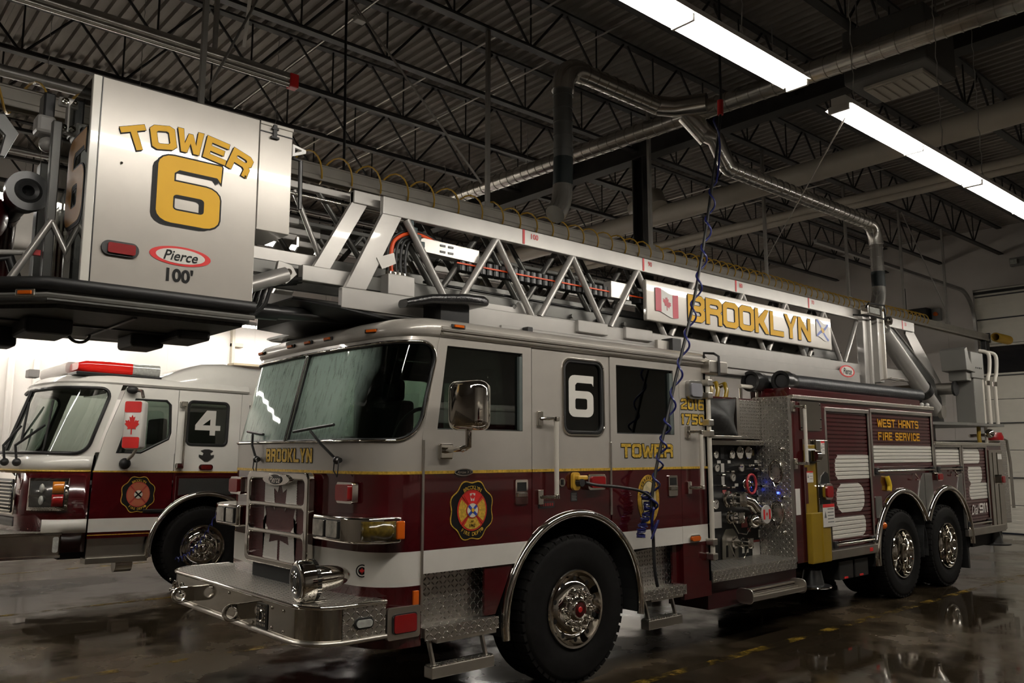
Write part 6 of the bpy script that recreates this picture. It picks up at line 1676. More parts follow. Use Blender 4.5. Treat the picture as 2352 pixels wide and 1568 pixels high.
# cable chain with links
kc = MB().box(-0.030, 0.030, 0, 0.09, -0.052, 0.052).build('chain_link', BLKR, T, bev=0.004); 
kc.location = (-0.68, 0.60, 3.275)
for i in range(1, 58):
    if not (26 <= i <= 30): copy_to(kc, T, (-0.68 + i*0.072, 0.60, 3.275))
lk = MB().box(-0.012, 0.012, -0.004, 0.0, -0.048, 0.048).build('link_rib', mat('rib_grey', (0.12, 0.12, 0.12), 0.4), T); lk.location = (-0.68, 0.60, 3.275)
for i in range(1, 36):
    if not (26 <= i <= 30): copy_to(lk, T, (-0.68 + i*0.072, 0.60, 3.275))
MB().box(-0.75, 3.4, 0.586, 0.594, 3.272, 3.284).build('chain_hose_red', ORANGE, T)
MB().poly([(-1.14, 3.40), (-1.08, 3.425), (-0.52, 3.415), (-0.52, 3.30), (-1.10, 3.315)], (), 0.10, near(0.585)).build('chain_tray', mat('tray_pale', (0.58, 0.56, 0.52), 0.3, 0.5), T, bev=0.004)
for x in (-0.90, -0.82):
    for z in (3.34, 3.39): MB().box(x - 0.025, x + 0.025, 0.578, 0.586, z - 0.008, z + 0.008).build('tray_slot', BLKM, T)
MB().box(1.08, 1.34, 0.56, 0.66, 3.22, 3.38).build('junction_plate', mat('tray_pale', (0.58, 0.56, 0.52), 0.3, 0.5), T, bev=0.004)
# hydraulic hoses looping down into the valve box at the ladder head
MB().box(-1.435, -1.195, 0.535, 0.70, 2.925, 3.085).build('valve_box', ALU, T, bev=0.008)
for i, (xo, m_) in enumerate(((-1.40, BLKR), (-1.365, ORANGE), (-1.32, BLKR), (-1.28, BLKR), (-1.235, BLKR))):
    MB().path(smooth_path([(xo, 0.60, 3.08), (xo - 0.01, 0.60, 3.22), (xo + 0.02, 0.60, 3.36), (-1.22 + 0.02*i, 0.60, 3.46 - 0.02*i), (-1.0, 0.62, 3.45 - 0.02*i), (-0.80, 0.64, 3.36 - 0.01*i)]), 0.016 if m_ is ORANGE else 0.012, 8).build('hydraulic_hose', m_, T, smooth=60)
    MB().cyl((xo, 0.60, 3.07), (xo, 0.60, 3.115), 0.020, 8).build('hose_fitting', CHROME, T, smooth=40)
for i in range(4):
    MB().box(-1.26 + 0.035*i, -1.215 + 0.035*i, 0.53, 0.58, 3.48 - 0.05*i, 3.525 - 0.05*i).build('hose_clamp', mat('clamp_green', (0.01, 0.03, 0.03), 0.4), T, bev=0.004)
MB().poly([(-1.55, 3.18), (-1.40, 3.24), (-1.38, 3.16), (-1.50, 3.10)], (), 0.008, near(0.52)).build('gusset_plate', ALU, T)
# black rest pad sticking out over the cab
pd = MB(); secs = []
for x, w_, zc, h in ((-1.42, 0.06, 2.83, 0.030), (-1.25, 0.14, 2.87, 0.035), (-0.95, 0.17, 2.90, 0.04), (-0.78, 0.17, 2.905, 0.04), (-0.72, 0.14, 2.905, 0.03)):
    secs.append([(x, 0.36 + a, zc + b) for a, b in rrect(-w_, w_, -h, h, 0.028, 3)])
rr_loft(secs, pd); pd.build('rest_pad', mat('wet_black_pad', (0.015, 0.015, 0.015), 0.15, bmp=0.002, bscale=90), T, smooth=50)
MB().box(-1.12, -0.85, 0.30, 0.55, 2.70, 2.87).build('pad_post', BLKM, T)
for xa_, xb_, zc_ in ((1.56, 1.74, 2.84), (1.88, 2.0, 2.80)): MB().box(xa_, xb_, 0.40, 0.44, 2.66, zc_).build('cradle_plate', BRUSH, T, bev=0.004)
MB().box(1.74, 1.88, 0.36, 0.5, 2.66, 2.87).build('cradle_block', BLKR, T, bev=0.006)
# sign board
SG = MB().box(1.47, 5.10, 0.455, 0.50, 3.03, 3.435).build('name_sign', SILVER, T, bev=0.01)
block_text('sign_lettering', 'BROOKLYN', SG, on_near(2.13, 0.455, 3.095), 0.275, 2.45, 0.235, GOLDF, BLACK, sh=(-0.07, -0.045), gap=0.16, out=0.022, serif=True)
def wavy_flag(parent, x, z, w_, h_, kind):
    def fm(a, b, d): return (x + a*w_, 0.452 - 0.004 + d, z + b*h_ + 0.07*h_*math.sin(a*2*PI*0.9 + 0.6) - 0.12*h_*a)
    def strip(a0, a1, b0, b1, lift, m_, nm, root=None):
        n = 10; mb = MB()
        mb.grid([[fm(a0 + (a1-a0)*i/n, bb, -lift) for i in range(n+1)] for bb in (b0, b1)])
        return mb.build(nm, m_, root or parent, solid=0.001)
    if kind == 'canada':
        r = strip(0, 1, 0, 1, 0.0, mat('flag_white', (0.62, 0.60, 0.57), 0.4), 'flag')
        strip(0, 0.25, 0, 1, 0.002, mat('flag_red', (0.40, 0.02, 0.045), 0.4), 'flag_bar', r); strip(0.75, 1, 0, 1, 0.002, mat('flag_red', (0.40, 0.02, 0.045), 0.4), 'flag_bar', r)
        MB().poly([(0.5 + a*0.42, 0.5 + b*0.58) for a, b in LEAF], (), 0.001, lambda a, b, d: fm(a, b, -0.003 + d)).build('maple_leaf', mat('flag_red', (0.40, 0.02, 0.045), 0.4), r)
    else:
        r = strip(0, 1, 0, 1, 0.0, mat('flag_white', (0.62, 0.60, 0.57), 0.4), 'flag')
        for s in (0, 1):
            mb = MB(); n = 10
            for i in range(n):
                a, b = i/n, (i+1)/n
                za_, zb_2 = (a, b) if s == 0 else (1-a, 1-b)
                mb.add([fm(a, max(0, za_-0.09), -0.002 - 0.0004*s), fm(b, max(0, zb_2-0.09), -0.002 - 0.0004*s), fm(b, min(1, zb_2+0.09), -0.002 - 0.0004*s), fm(a, min(1, za_+0.09), -0.002 - 0.0004*s)], [(0, 1, 2, 3)])
            mb.build('flag_cross', mat('flag_blue', (0.06, 0.11, 0.42), 0.4), r)
        MB().poly([(0.5 + a*0.26, 0.5 + b*0.30) for a, b in [(-.5,.5),(.5,.5),(.5,-.1),(0,-.5),(-.5,-.1)]], (), 0.001, lambda a, b, d: fm(a, b, -0.004 + d)).build('flag_shield', mat('flag_gold', (0.55, 0.33, 0.04), 0.4), r)
wavy_flag(SG, 1.60, 3.125, 0.36, 0.235, 'canada'); wavy_flag(SG, 4.72, 3.165, 0.29, 0.215, 'saltire')
def oval_badge(parent, x, y, z, rx, rz):
    o = MB().poly(ring_pts(x, z, rx, rz), (), 0.002, near(y - 0.003)).build('oval_badge', REDV, parent)
    MB().poly(ring_pts(x, z, rx*0.80, rz*0.78), (), 0.002, near(y - 0.0045)).build('badge_field', WSTRIPE, o)
    font_text('badge_script', 'Pierce', BLACK, o, on_near(x, y - 0.004, z), rz*1.05, bold=0.012, shear=0.3, width=rx*1.12)
oval_badge(T, 5.55, 0.50, 2.80, 0.20, 0.078)
# ---- rear end of the boom: upright frame, lift cylinders, turntable
MB().box(5.98, 6.10, 0.46, 0.56, 2.66, 3.60).box(6.10, 6.14, 0.42, 0.58, 2.66, 3.68).box(6.36, 6.48, 0.44, 0.56, 2.70, 3.66).box(6.10, 6.40, 0.52, 0.56, 2.66, 3.68).build('lift_frame', ALU, T, bev=0.006)
MB().box(6.46, 6.49, 0.40, 0.56, 2.74, 3.68).build('frame_edge', BRUSH, T, bev=0.004)
sp_ = MB().box(5.94, 6.34, 0.36, 0.46, 3.58, 3.70).build('spotlight', CHROME, T, bev=0.008)
MB().box(5.98, 6.26, 0.350, 0.362, 3.60, 3.68).build('spotlight_lens', CLEARL, sp_)
MB().path([(5.92, 0.38, 3.66), (5.92, 0.34, 3.72), (6.38, 0.34, 3.74), (6.40, 0.34, 3.60), (6.38, 0.34, 3.55), (5.92, 0.34, 3.55), (5.7, 0.45, 3.55)], 0.012, 6).build('spotlight_guard', BLKM, sp_, smooth=50)
for s in (-1, 1):
    y = 0.50 if s < 0 else W - 0.50
    c = MB().cyl((6.62, y, 3.44), (7.95, y, 2.60), 0.115, 24).build('lift_cylinder', ALU, T, smooth=50)
    MB().cyl((6.52, y, 3.50), (6.70, y, 3.39), 0.085, 20).build('cylinder_head', mat('head_brown', (0.16, 0.15, 0.13), 0.35, 0.6), c, smooth=50)
    MB().cyl((7.80, y, 2.70), (7.90, y, 2.63), 0.135, 24).build('cylinder_band', BLKM, c, smooth=50)
    MB().cyl((7.95, y, 2.60), (8.30, y, 2.38), 0.10, 20).build('cylinder_foot', ALU, c, smooth=50)
    MB().cyl((6.60, y - 0.14, 3.56), (6.60, y + 0.14, 3.56), 0.06, 16).cyl((6.60, y - 0.15, 3.56), (6.60, y - 0.135, 3.56), 0.04, 14).build('trunnion_pin', CHROME, c, smooth=50)
    MB().poly([(6.52, 3.68), (6.85, 3.66), (8.42, 2.86), (8.52, 2.70), (8.50, 2.50), (8.36, 2.50), (6.80, 3.40), (6.66, 3.52)], (), 0.03, near(y + 0.06)).build('heel_plate', mat('heel_dark', (0.055, 0.054, 0.05), 0.4, 0.5), T, bev=0.003)
    MB().path([(6.85, y + 0.05, 3.665), (8.42, y + 0.05, 2.87)], 0.012, 6).build('heel_edge', ALU, T)
    MB().poly([(7.70, 3.665), (7.90, 3.60), (9.0, 2.72), (8.95, 2.50), (8.70, 2.48), (8.60, 2.62), (7.66, 3.50)], (), 0.03, near(y + 0.12)).build('boom_heel', ALU, T, bev=0.004)
MB().cyl((8.64, 0.36, 2.73), (8.64, W - 0.36, 2.73), 0.09, 20).build('pivot_pin', BRUSH, T, smooth=50)
MB().cyl((8.64, 0.33, 2.73), (8.64, 0.36, 2.73), 0.115, 20).build('pivot_cap', mat('dark_steel', (0.06, 0.06, 0.06), 0.3, 0.7), T, smooth=40)
MB().poly([(8.35, 2.22), (8.42, 2.55), (8.62, 2.70), (8.75, 2.60), (8.80, 2.22)], (), 0.9, near(0.6)).build('turntable_tower', BLKM, T)
MB().cyl((8.3, 0.40, 2.36), (8.3, 0.46, 2.36), 0.10, 18).build('lower_pin', BRUSH, T, smooth=50)
MB().add([(7.55, 0.33, 2.20), (8.4, 0.13, 2.20), (9.72, 0.06, 2.20), (9.75, 2.2, 2.20), (7.55, 2.2, 2.20), (7.55, 0.33, 2.16), (8.4, 0.13, 2.16), (9.72, 0.06, 2.16), (9.75, 2.2, 2.16), (7.55, 2.2, 2.16)],
         [(0, 1, 2, 3, 4), (9, 8, 7, 6, 5), (0, 5, 6, 1), (1, 6, 7, 2), (2, 7, 8, 3), (3, 8, 9, 4), (4, 9, 5, 0)]).build('turntable_deck', mat('deck_grey', (0.20, 0.195, 0.18), 0.4, 0.5), T)
MB().lathe([(0.62, 0), (0.62, 0.08), (0.58, 0.09), (0.58, 0.26)], (8.25, YC, 1.89), 'z', 36).build('slew_ring', BLKM, T, smooth=40)
MB().box(7.9, 8.7, 0.7, 1.7, 1.88, 2.16).build('turntable_base', BLKM, T)
# control pedestal
CG = mat('console_grey', (0.17, 0.165, 0.15), 0.4, 0.2)
CP = MB().box(8.86, 9.20, 0.15, 0.43, 2.20, 2.90).box(8.76, 9.24, 0.13, 0.46, 2.89, 3.29).build('control_pedestal', CG, T, bev=0.01)
MB().poly([(8.47, 3.30), (8.56, 3.34), (8.62, 3.18), (8.84, 2.97), (8.50, 2.99)], (), 0.36, near(0.11)).build('console_head', CG, CP, bev=0.006)
MB().box(8.62, 8.80, 0.16, 0.42, 2.84, 3.02).build('console_neck', CG, CP, bev=0.01)
for i in range(4): MB().cyl((8.92 + 0.07*i, 0.124, 3.05), (8.92 + 0.07*i, 0.13, 3.05), 0.012, 8).build('console_screw', BLKM, CP)
for yy, xx in ((0.12, 9.34), (0.12, 9.64)):
    MB().path(smooth_path([(xx, yy, 2.2), (xx, yy, 2.85), (xx + 0.10, yy, 3.02), (xx + 0.12, yy, 3.30), (xx + 0.06, yy + 0.12, 3.36)]), 0.028, 10).build('turntable_rail', GRIP, T, smooth=50)
    MB().cyl((xx, yy, 2.80), (xx, yy, 2.87), 0.036, 10).build('rail_joint', CHROME, T, smooth=40)
MB().cyl((9.28, 0.18, 1.9), (9.28, 0.18, 3.25), 0.022, 10).build('turntable_post', GRIP, T, smooth=50)
MB().sphere((9.2, 0.1, 2.05), 0.07, 12, 8).build('rear_work_lamp', CHROME, T, smooth=60)
MB().path([(9.05, 0.2, 2.15), (9.03, 0.2, 2.0), (9.06, 0.2, 1.9)], 0.03, 8).build('yellow_hose_end', YEL, T, smooth=50)

# ================================================================ tower truck: platform basket
BK = MB().poly([(-3.610, 2.625), (-2.722, 2.625), (-2.722, 3.755), (-3.610, 3.755)], (), 0.03, near(0.0)).build('basket_side_panel', SILVER, T, bev=0.003)
MB().box(-3.655, -3.612, -0.004, 0.03, 2.625, 3.755).build('panel_corner_post', WHITEP, BK, bev=0.004)
MB().box(-3.612, -3.607, -0.006, 0.0, 2.63, 3.75).build('corner_groove', BLKM, BK)
MB().box(-2.716, -2.505, -0.002, 0.35, 3.075, 3.735).build('basket_rear_box', SILVER, T, bev=0.004)
rb = MB().box(-2.716, -2.500, -0.006, 0.35, 3.735, 3.755).build('rear_box_lid', SILVER, T, bev=0.003)
MB().box(-2.715, -2.502, -0.008, 0.0, 3.688, 3.694).build('lid_seal', BLKR, rb)
MB().box(-2.640, -2.615, -0.020, -0.004, 3.655, 3.745).box(-2.655, -2.60, -0.022, -0.004, 3.655, 3.67).box(-2.65, -2.605, -0.022, -0.004, 3.712, 3.726).build('lid_latch', BLKR, rb, bev=0.003)
# arched TOWER and the big 6
def arc_block(parent, txt, cx, cz, rad, a_mid, spread, h, wd, slope=0.0):
    n = len(txt)
    for i, ch in enumerate(txt):
        a = math.radians(a_mid + spread*(0.5 - (i + 0.5)/n))
        px, pz = cx + rad*math.cos(a), cz + rad*math.sin(a); rot = a - PI/2
        fm = lambda u, v, d, px=px, pz=pz, rot=rot: (px + (u - wd/2)*math.cos(rot) - (v - h/2)*math.sin(rot), 0.0 + d, pz + (u - wd/2)*math.sin(rot) + (v - h/2)*math.cos(rot))
        block_text('arched_letter', ch, parent, fm, h, wd, 0.25, GOLDF, BLACK, sh=(-0.05, -0.06), gap=0.0, out=0.02)
arc_block(BK, 'TOWER', -3.13, 2.66, 0.85, 90, 51, 0.135, 0.135)
block_text('basket_number', '6', BK, on_near(-3.30, 0.0, 3.02), 0.385, 0.355, 0.235, GOLDF, BLACK, sh=(-0.075, -0.055), gap=0, out=0.025)
oval_badge(BK, -3.15, 0.0, 2.837, 0.17, 0.054)
font_text('basket_height', "100'", BLACK, BK, on_near(-3.15, 0.0, 2.728), 0.078, bold=0.035)
mk = MB().poly(rrect(-3.565, -3.375, 2.785, 2.865, 0.038), (), 0.014, near(-0.014)).build('marker_light', BLKR, BK, bev=0.004)
MB().poly(rrect(-3.535, -3.395, 2.797, 2.853, 0.012), (), 0.012, near(-0.024)).build('lens', REDL, mk, bev=0.004)
for x, z in ((-3.49, 3.30), (-2.80, 3.38)): MB().sphere((x, -0.003, z), 0.008, 8, 6).build('panel_screw', CHROME, BK)
# floor frame with rubber bumper, chamfered front
def deckplan(o=0.0):
    return [(-2.71, 0.0 - o), (-3.80, 0.0 - o), (-4.13 - o, 0.33), (-4.13 - o, 1.12)]
FLB = extrude_plan([(-2.72, 0.03), (-3.79, 0.03), (-4.10, 0.34), (-4.10, 1.12), (-2.72, 1.12)], 2.505, 2.60).build('basket_floor_frame', mat('frame_grey', (0.12, 0.118, 0.11), 0.4, 0.5), T)
extrude_plan([(-2.72, 1.12), (-4.10, 1.12), (-4.10, 1.99), (-3.80, 2.40), (-2.72, 2.40)], 2.635, 2.67).build('far_floor', mat('frame_grey', (0.12, 0.118, 0.11), 0.4, 0.5), FLB)
MB().path([(x, y, 2.60) for x, y in deckplan(0.0)[:4]], 0.035, 10).build('rubber_bumper', BLKR, FLB, smooth=50)
MB().path([(x, y, 2.535) for x, y in deckplan(0.012)[:4]], 0.014, 6).build('frame_lip', mat('lip_grey', (0.22, 0.215, 0.2), 0.35, 0.5), FLB, smooth=50)
UND = mat('underside_dirty', (0.035, 0.033, 0.028), 0.45, 0.4, var=0.5, vscale=30)
extrude_plan([(-2.75, 0.06), (-3.74, 0.06), (-4.03, 0.36), (-4.03, 1.10), (-2.95, 1.10), (-2.75, 0.95)], 2.485, 2.51).build('basket_underpan', UND, FLB)
MB().box(-3.9, -2.9, 0.60, 0.62, 2.475, 2.487).box(-3.35, -3.33, 0.1, 1.05, 2.475, 2.487).build('underpan_seam', BLKM, FLB)
for x0, x1, y0, y1, z0 in ((-3.80, -3.56, 0.45, 0.80, 2.40), (-4.0, -3.74, 0.95, 1.15, 2.37), (-3.16, -2.96, 0.75, 1.05, 2.405), (-3.0, -2.80, 0.40, 0.75, 2.43)):
    MB().box(x0, x1, y0, y1, z0, 2.50).build('underslung_lamp', BLKR, FLB, bev=0.02)
MB().path([(-3.42 + 0.06*math.cos(t), 0.9, 2.47 + 0.05*math.sin(t)) for t in [PI + PI*i/10 for i in range(11)]], 0.009, 6).build('tie_ring', mat('dark_steel', (0.06, 0.06, 0.06), 0.3, 0.7), FLB, smooth=50)
aml = MB().box(-0.05, 0.05, -0.012, 0.0, -0.018, 0.018).build('clearance_lamp', BRUSH, FLB, bev=0.003); aml.location = (-3.88, 0.055, 2.545); aml.rotation_euler = (0, 0, -PI/4)
MB().box(-0.036, 0.036, -0.018, -0.008, -0.010, 0.010).build('lens', AMBERL, aml, bev=0.003)
# smoked corner panel with a 6, braces, posts
def corner(a, b, d): return (-3.652 + d, 0.01 + a, b)
cpn = MB().poly([(0.0, 2.64), (0.62, 2.64), (0.62, 3.50), (0.50, 3.74), (0.0, 3.75)], (), 0.012, corner).build('smoked_corner_panel', SMOKE, T)
block_text('corner_number', '6', cpn, lambda a, b, d: corner(0.40 - a, b + 2.98, d), 0.50, 0.34, 0.22, mat('orange_number', (0.40, 0.17, 0.008), 0.4), BLACK, sh=(0.03, -0.05), gap=0, out=0.02)
br = MB().path([(-3.92, 0.42, 2.62), (-3.72, 0.40, 3.02)], 0.020, 10).path([(-3.72, 0.40, 3.02), (-3.55, 0.30, 2.62)], 0.016, 10).build('corner_brace', ALU, T, smooth=50)
MB().box(-3.75, -3.70, 0.40, 0.45, 2.62, 3.60).build('corner_post', mat('post_grey', (0.06, 0.06, 0.056), 0.35, 0.5), T, bev=0.006)
# parallel arm pair at the basket corner
for z in (3.60, 3.76):
    o = MB().bar((-3.70, 0.55, z + 0.01), (-3.44, 0.42, z - 0.02), 0.03, 0.055).build('parallel_arm', ALU, T, bev=0.006)
    for t in (0.1, 0.9):
        p = Vector((-3.70, 0.55, z + 0.01)).lerp(Vector((-3.44, 0.42, z - 0.02)), t)
        MB().lathe([(0.020, 0), (0.020, -0.02), (0.012, -0.022), (0.010, -0.010), (0, -0.010)], (p.x, p.y - 0.015, p.z), 'y', 14).build('arm_pin', STAIN, o, smooth=40)
MB().box(-3.66, -3.60, 0.50, 0.56, 3.58, 3.78).build('arm_link', ALU, T, bev=0.006)
MB().box(-3.80, -3.70, 0.56, 0.68, 3.57, 3.68).build('valve_body', mat('valve_white', (0.36, 0.35, 0.33), 0.35), T, bev=0.02)
MB().sphere((-3.74, 0.56, 3.50), 0.045, 12, 8).build('valve_actuator', mat('valve_white', (0.36, 0.35, 0.33), 0.35), T, smooth=60)
MB().box(-3.76, -3.70, 0.62, 0.75, 3.62, 3.84).build('arm_mount', BLKM, T, bev=0.01)
# monitor nozzle with its ring face
MN = MB().lathe([(0.07, 0.02), (0.115, 0.02), (0.118, 0.06), (0.09, 0.10), (0.10, 0.18), (0.07, 0.26), (0.07, 0.60)], (-3.80, 0.62, 3.235), 'y', 28).build('monitor_nozzle', BLKM, T, smooth=40)
MB().lathe([(0.0, 0.09), (0.03, 0.05), (0.032, 0.02), (0.055, 0.012), (0.072, 0.02), (0.075, 0.05)], (-3.80, 0.62, 3.235), 'y', 24).build('nozzle_face', mat('nozzle_grey', (0.05, 0.05, 0.05), 0.3, 0.4), MN, smooth=40)
MB().path([(-3.80, 1.2, 3.235), (-3.80, 1.35, 3.2), (-3.80, 1.38, 3.0), (-3.80, 1.38, 2.66)], 0.075, 14).build('monitor_body', MAROON, MN, smooth=50)
MB().sphere((-4.02, 1.05, 3.14), 0.20, 18, 12, sz=0.9).build('red_float_tank', mat('tank_red', (0.13, 0.008, 0.012), 0.3, coat=0.5), T, smooth=60)
MB().poly([(-4.04, 3.66), (-3.94, 3.68), (-3.86, 3.58), (-3.92, 3.42), (-3.95, 3.42), (-3.93, 3.55)], (), 0.04, near(0.70)).build('monitor_guard', mat('guard_grey', (0.10, 0.10, 0.098), 0.35, 0.5), T, bev=0.006)
MB().path([(-3.98, 0.5, 2.82), (-3.78, 0.45, 2.84)], 0.015, 8).build('lever', mat('valve_white', (0.36, 0.35, 0.33), 0.35), T, smooth=50)
MB().box(-3.80, -3.755, 0.435, 0.465, 2.825, 2.855).build('lever_tip', REDV, T)
MB().path([(-4.05, 0.8, 2.62), (-4.0, 0.75, 2.80), (-3.85, 0.75, 2.86), (-3.75, 0.8, 2.62)], 0.03, 10).path([(-4.1, 0.7, 2.66), (-3.9, 0.6, 2.70), (-3.7, 0.6, 2.64)], 0.014, 8).build('basket_hoses', BLKR, T, smooth=50)
MB().box(-3.62, -3.50, 0.5, 0.56, 2.62, 3.3).box(-3.70, -3.62, 0.9, 1.0, 2.62, 3.5).build('inner_frame', mat('post_grey', (0.06, 0.06, 0.056), 0.35, 0.5), T, bev=0.006)
MB().poly([(-3.60, 2.63), (-2.73, 2.63), (-2.73, 3.75), (-3.60, 3.75)], (), 0.03, near(W - 0.03)).build('basket_far_panel', SILVER, T)
MB().box(-2.75, -2.70, 0.35, 1.0, 2.62, 3.70).build('basket_back_panel', mat('post_grey', (0.06, 0.06, 0.056), 0.35, 0.5), T)
# links between basket and ladder
MB().poly([(-2.50, 3.66), (-2.41, 3.64), (-2.41, 3.62), (-2.50, 3.58)], [[(-2.485, 3.64), (-2.44, 3.633), (-2.44, 3.626), (-2.485, 3.606)]], 0.02, near(0.0)).build('gate_hinge', HOUS, T)
MB().path([(-2.50, 0.0, 3.57), (-2.445, 0.0, 3.56), (-2.44, 0.0, 3.25)], 0.014, 8).build('gate_bar', BLKM, T, smooth=50)
MB().cyl((-2.62, 0.55, 2.80), (-2.22, 0.62, 2.97), 0.055, 16).build('level_cylinder', ALU, T, smooth=50)
MB().poly([(-2.28, 3.06), (-2.18, 3.04), (-2.14, 2.98), (-2.22, 2.90), (-2.30, 2.95)], (), 0.04, near(0.60)).build('cylinder_lug', ALU, T, bev=0.004)
MB().cyl((-2.21, 0.585, 2.985), (-2.21, 0.60, 2.985), 0.024, 12).build('lug_pin', CHROME, T, smooth=40)
MB().cyl((-2.45, 0.95, 2.75), (-2.12, 0.95, 2.76), 0.06, 16).cyl((-2.12, 0.95, 2.76), (-1.4, 1.0, 2.80), 0.05, 12).build('extension_cylinder', mat('dark_steel', (0.06, 0.06, 0.06), 0.3, 0.7), T, smooth=50)
for i in range(4):
    MB().path(smooth_path([(-2.70, 0.5 + 0.1*i, 2.70), (-2.55, 0.5 + 0.1*i, 2.62), (-2.40, 0.55 + 0.1*i, 2.72), (-2.30, 0.6 + 0.1*i, 2.90), (-2.0, 0.65 + 0.08*i, 2.98)]), 0.014, 6).build('jumper_hose', BLKR, T, smooth=60)
for yb_ in (0.72, 1.64): MB().box(-2.66, -1.9, yb_, yb_ + 0.08, 2.98, 3.08).build('basket_link_beam', DKALU, T, bev=0.006)
MB().box(-2.70, -2.58, 0.4, 1.45, 2.64, 2.72).build('basket_pivot_beam', DKALU, T, bev=0.006)
# ================================================================ the white-over-maroon engine in the next bay
E = thing('fire_engine', 'white over maroon fire engine number 4 parked behind the tower truck', 'fire engine', (-0.45, 6.40, 0.0), (0, 0.02, 0))
EW = 2.44
def eplan():
    h = [(-1.30, 0.0), (-1.43, 0.0), (-1.55, 0.0)]
    for k in range(1, 11):
        a = math.radians(-90 - 80*k/10)
        h.append((-1.55 + 0.56*math.cos(a), 0.56 + 0.56*math.sin(a)))
    h += [(-2.14, 0.75), (-2.17, 1.0)]
    return h + [(-2.18, 1.22)] + [(x, EW - y) for x, y in reversed(h)]
EF, EL = resample([Vector(p) for p in eplan()], 120)
def ept(s, z, off=0.0):
    f = min(max(s / EL, 0), 1) * 120; i = min(int(f), 119); p = EF[i].lerp(EF[i+1], f - i)
    d = (EF[min(i+2, 120)] - EF[max(i-1, 0)]).normalized(); n = Vector((-d.y, d.x))
    if n.dot(p - Vector((0.2, 1.22))) < 0: n = -n
    ln_ = 0.30*max(0, z - 1.62)
    return (p.x + n.x*off + ln_, p.y + n.y*off, z)
def eskin(name, m, s0, s1, z0, z1, off=0.0, ns=60, nz=1, parent=E):
    rows = [[ept(s0 + (s1-s0)*i/ns, z0 + (z1-z0)*k/nz, off) for i in range(ns+1)] for k in range(nz+1)]
    return MB().grid(rows).build(name, m, parent, smooth=60, solid=0.012)
es = 0.14
EWH = mat('engine_white', (0.80, 0.78, 0.72), 0.2, 0, var=0.02, coat=0.7)
eskin('front_panel', EWH, es, EL - es, 1.51, 1.68)
eskin('lower_front_panel', MAROON, es, EL - es, 0.55, 1.495)
eskin('white_stripe', WSTRIPE, es, 0.62, 0.775, 0.935, off=0.008)
eskin('gold_pinstripe', GOLD, es, EL - es, 1.493, 1.512, off=0.004)
eg0, eg1, ez0, ez1 = 0.24, EL - 0.24, 1.715, 2.52
esur, ega, egb = MB(), MB(), MB()
for i in range(130):
    sa = es + (EL - 2*es)*i/130; sb = es + (EL - 2*es)*(i+1)/130
    for k in range(30):
        ka = 1.68 + 0.90*k/30; kb = 1.68 + 0.90*(k+1)/30
        s_, z_ = (sa+sb)/2, (ka+kb)/2
        ins = eg0 < s_ < eg1 and ez0 < z_ < ez1
        if ins:
            for cx, cz, sx, sz in ((eg0+0.12, ez0+0.12, -1, -1), (eg1-0.12, ez0+0.12, 1, -1), (eg0+0.14, ez1-0.14, -1, 1), (eg1-0.14, ez1-0.14, 1, 1)):
                if (s_-cx)*sx > 0 and (z_-cz)*sz > 0 and math.hypot(s_-cx, z_-cz) > 0.13: ins = False
        tgt = esur if not ins else (ega if s_ < EL/2 else egb)
        o = -0.008 if ins else 0
        tgt.add([ept(sa, ka, o), ept(sb, ka, o), ept(sb, kb, o), ept(sa, kb, o)], [(0, 1, 2, 3)])
esur.build('windshield_surround', EWH, E, smooth=60)
EG = glass('engine_glass', (0.30, 0.36, 0.32))
ega.build('windshield_pane', EG, E, smooth=60); egb.build('windshield_pane', EG, E, smooth=60)
P = []
for cx, cz, st in ((eg1-0.13, ez1-0.13, 0), (eg0+0.13, ez1-0.13, 90), (eg0+0.13, ez0+0.13, 180), (eg1-0.13, ez0+0.13, 270)):
    for i in range(7):
        a = math.radians(st + 15*i); P.append((cx + 0.13*math.cos(a), cz + 0.13*math.sin(a)))
Q = []
for i in range(len(P)):
    a, b = P[i], P[(i+1) % len(P)]; n = max(1, int(math.hypot(b[0]-a[0], b[1]-a[1])/0.05))
    Q += [ept(a[0] + (b[0]-a[0])*k/n, a[1] + (b[1]-a[1])*k/n, 0.004) for k in range(n)]
MB().path(Q, 0.022, 6, closed=True).build('windshield_seal', BLKR, E, smooth=60)
MB().path([ept(EL/2, ez0 + (ez1-ez0)*k/5, 0.004) for k in range(6)], 0.022, 6).build('windshield_divider', BLKR, E, smooth=60)
# roof with its raised rear part
def ering(z, off, xr=0.5):
    R_ = [ept(EL*i/120, z, off) for i in range(0, 121, 3)]
    return R_ + [(R_[-1][0] + (xr - R_[-1][0])*t, R_[-1][1], z) for t in (0.5, 1.0)] + [(R_[0][0] + (xr - R_[0][0])*t, R_[0][1], z) for t in (1.0, 0.5)]
er = [ering(2.575, 0.0), ering(2.60, 0.02), ering(2.66, -0.02), ering(2.72, -0.14), ering(2.74, -0.35)]
k = len(er[0]); erm = MB().add([p for r in er for p in r], [(a*k+i, a*k+(i+1) % k, (a+1)*k+(i+1) % k, (a+1)*k+i) for a in range(4) for i in range(k)] + [tuple(4*k+i for i in range(k))])
erm.build('cab_roof', EWH, E, smooth=50)
secs = []; rzm = MB()
for x, z in ((-1.0, 2.66), (-0.70, 2.71), (-0.40, 2.83), (-0.10, 2.95), (0.2, 2.98), (0.6, 2.95), (1.35, 2.94)):
    secs.append([(x, 0.05 + yo, 2.55 + (z - 2.55)*f_) for yo, f_ in ((0.0, 0.0), (0.0, 0.45), (0.06, 0.85), (0.18, 1.0), (2.16, 1.0), (2.28, 0.85), (2.34, 0.45), (2.34, 0.0))])
rr_loft(secs, rzm); rzm.build('raised_roof', EWH, E, smooth=50)
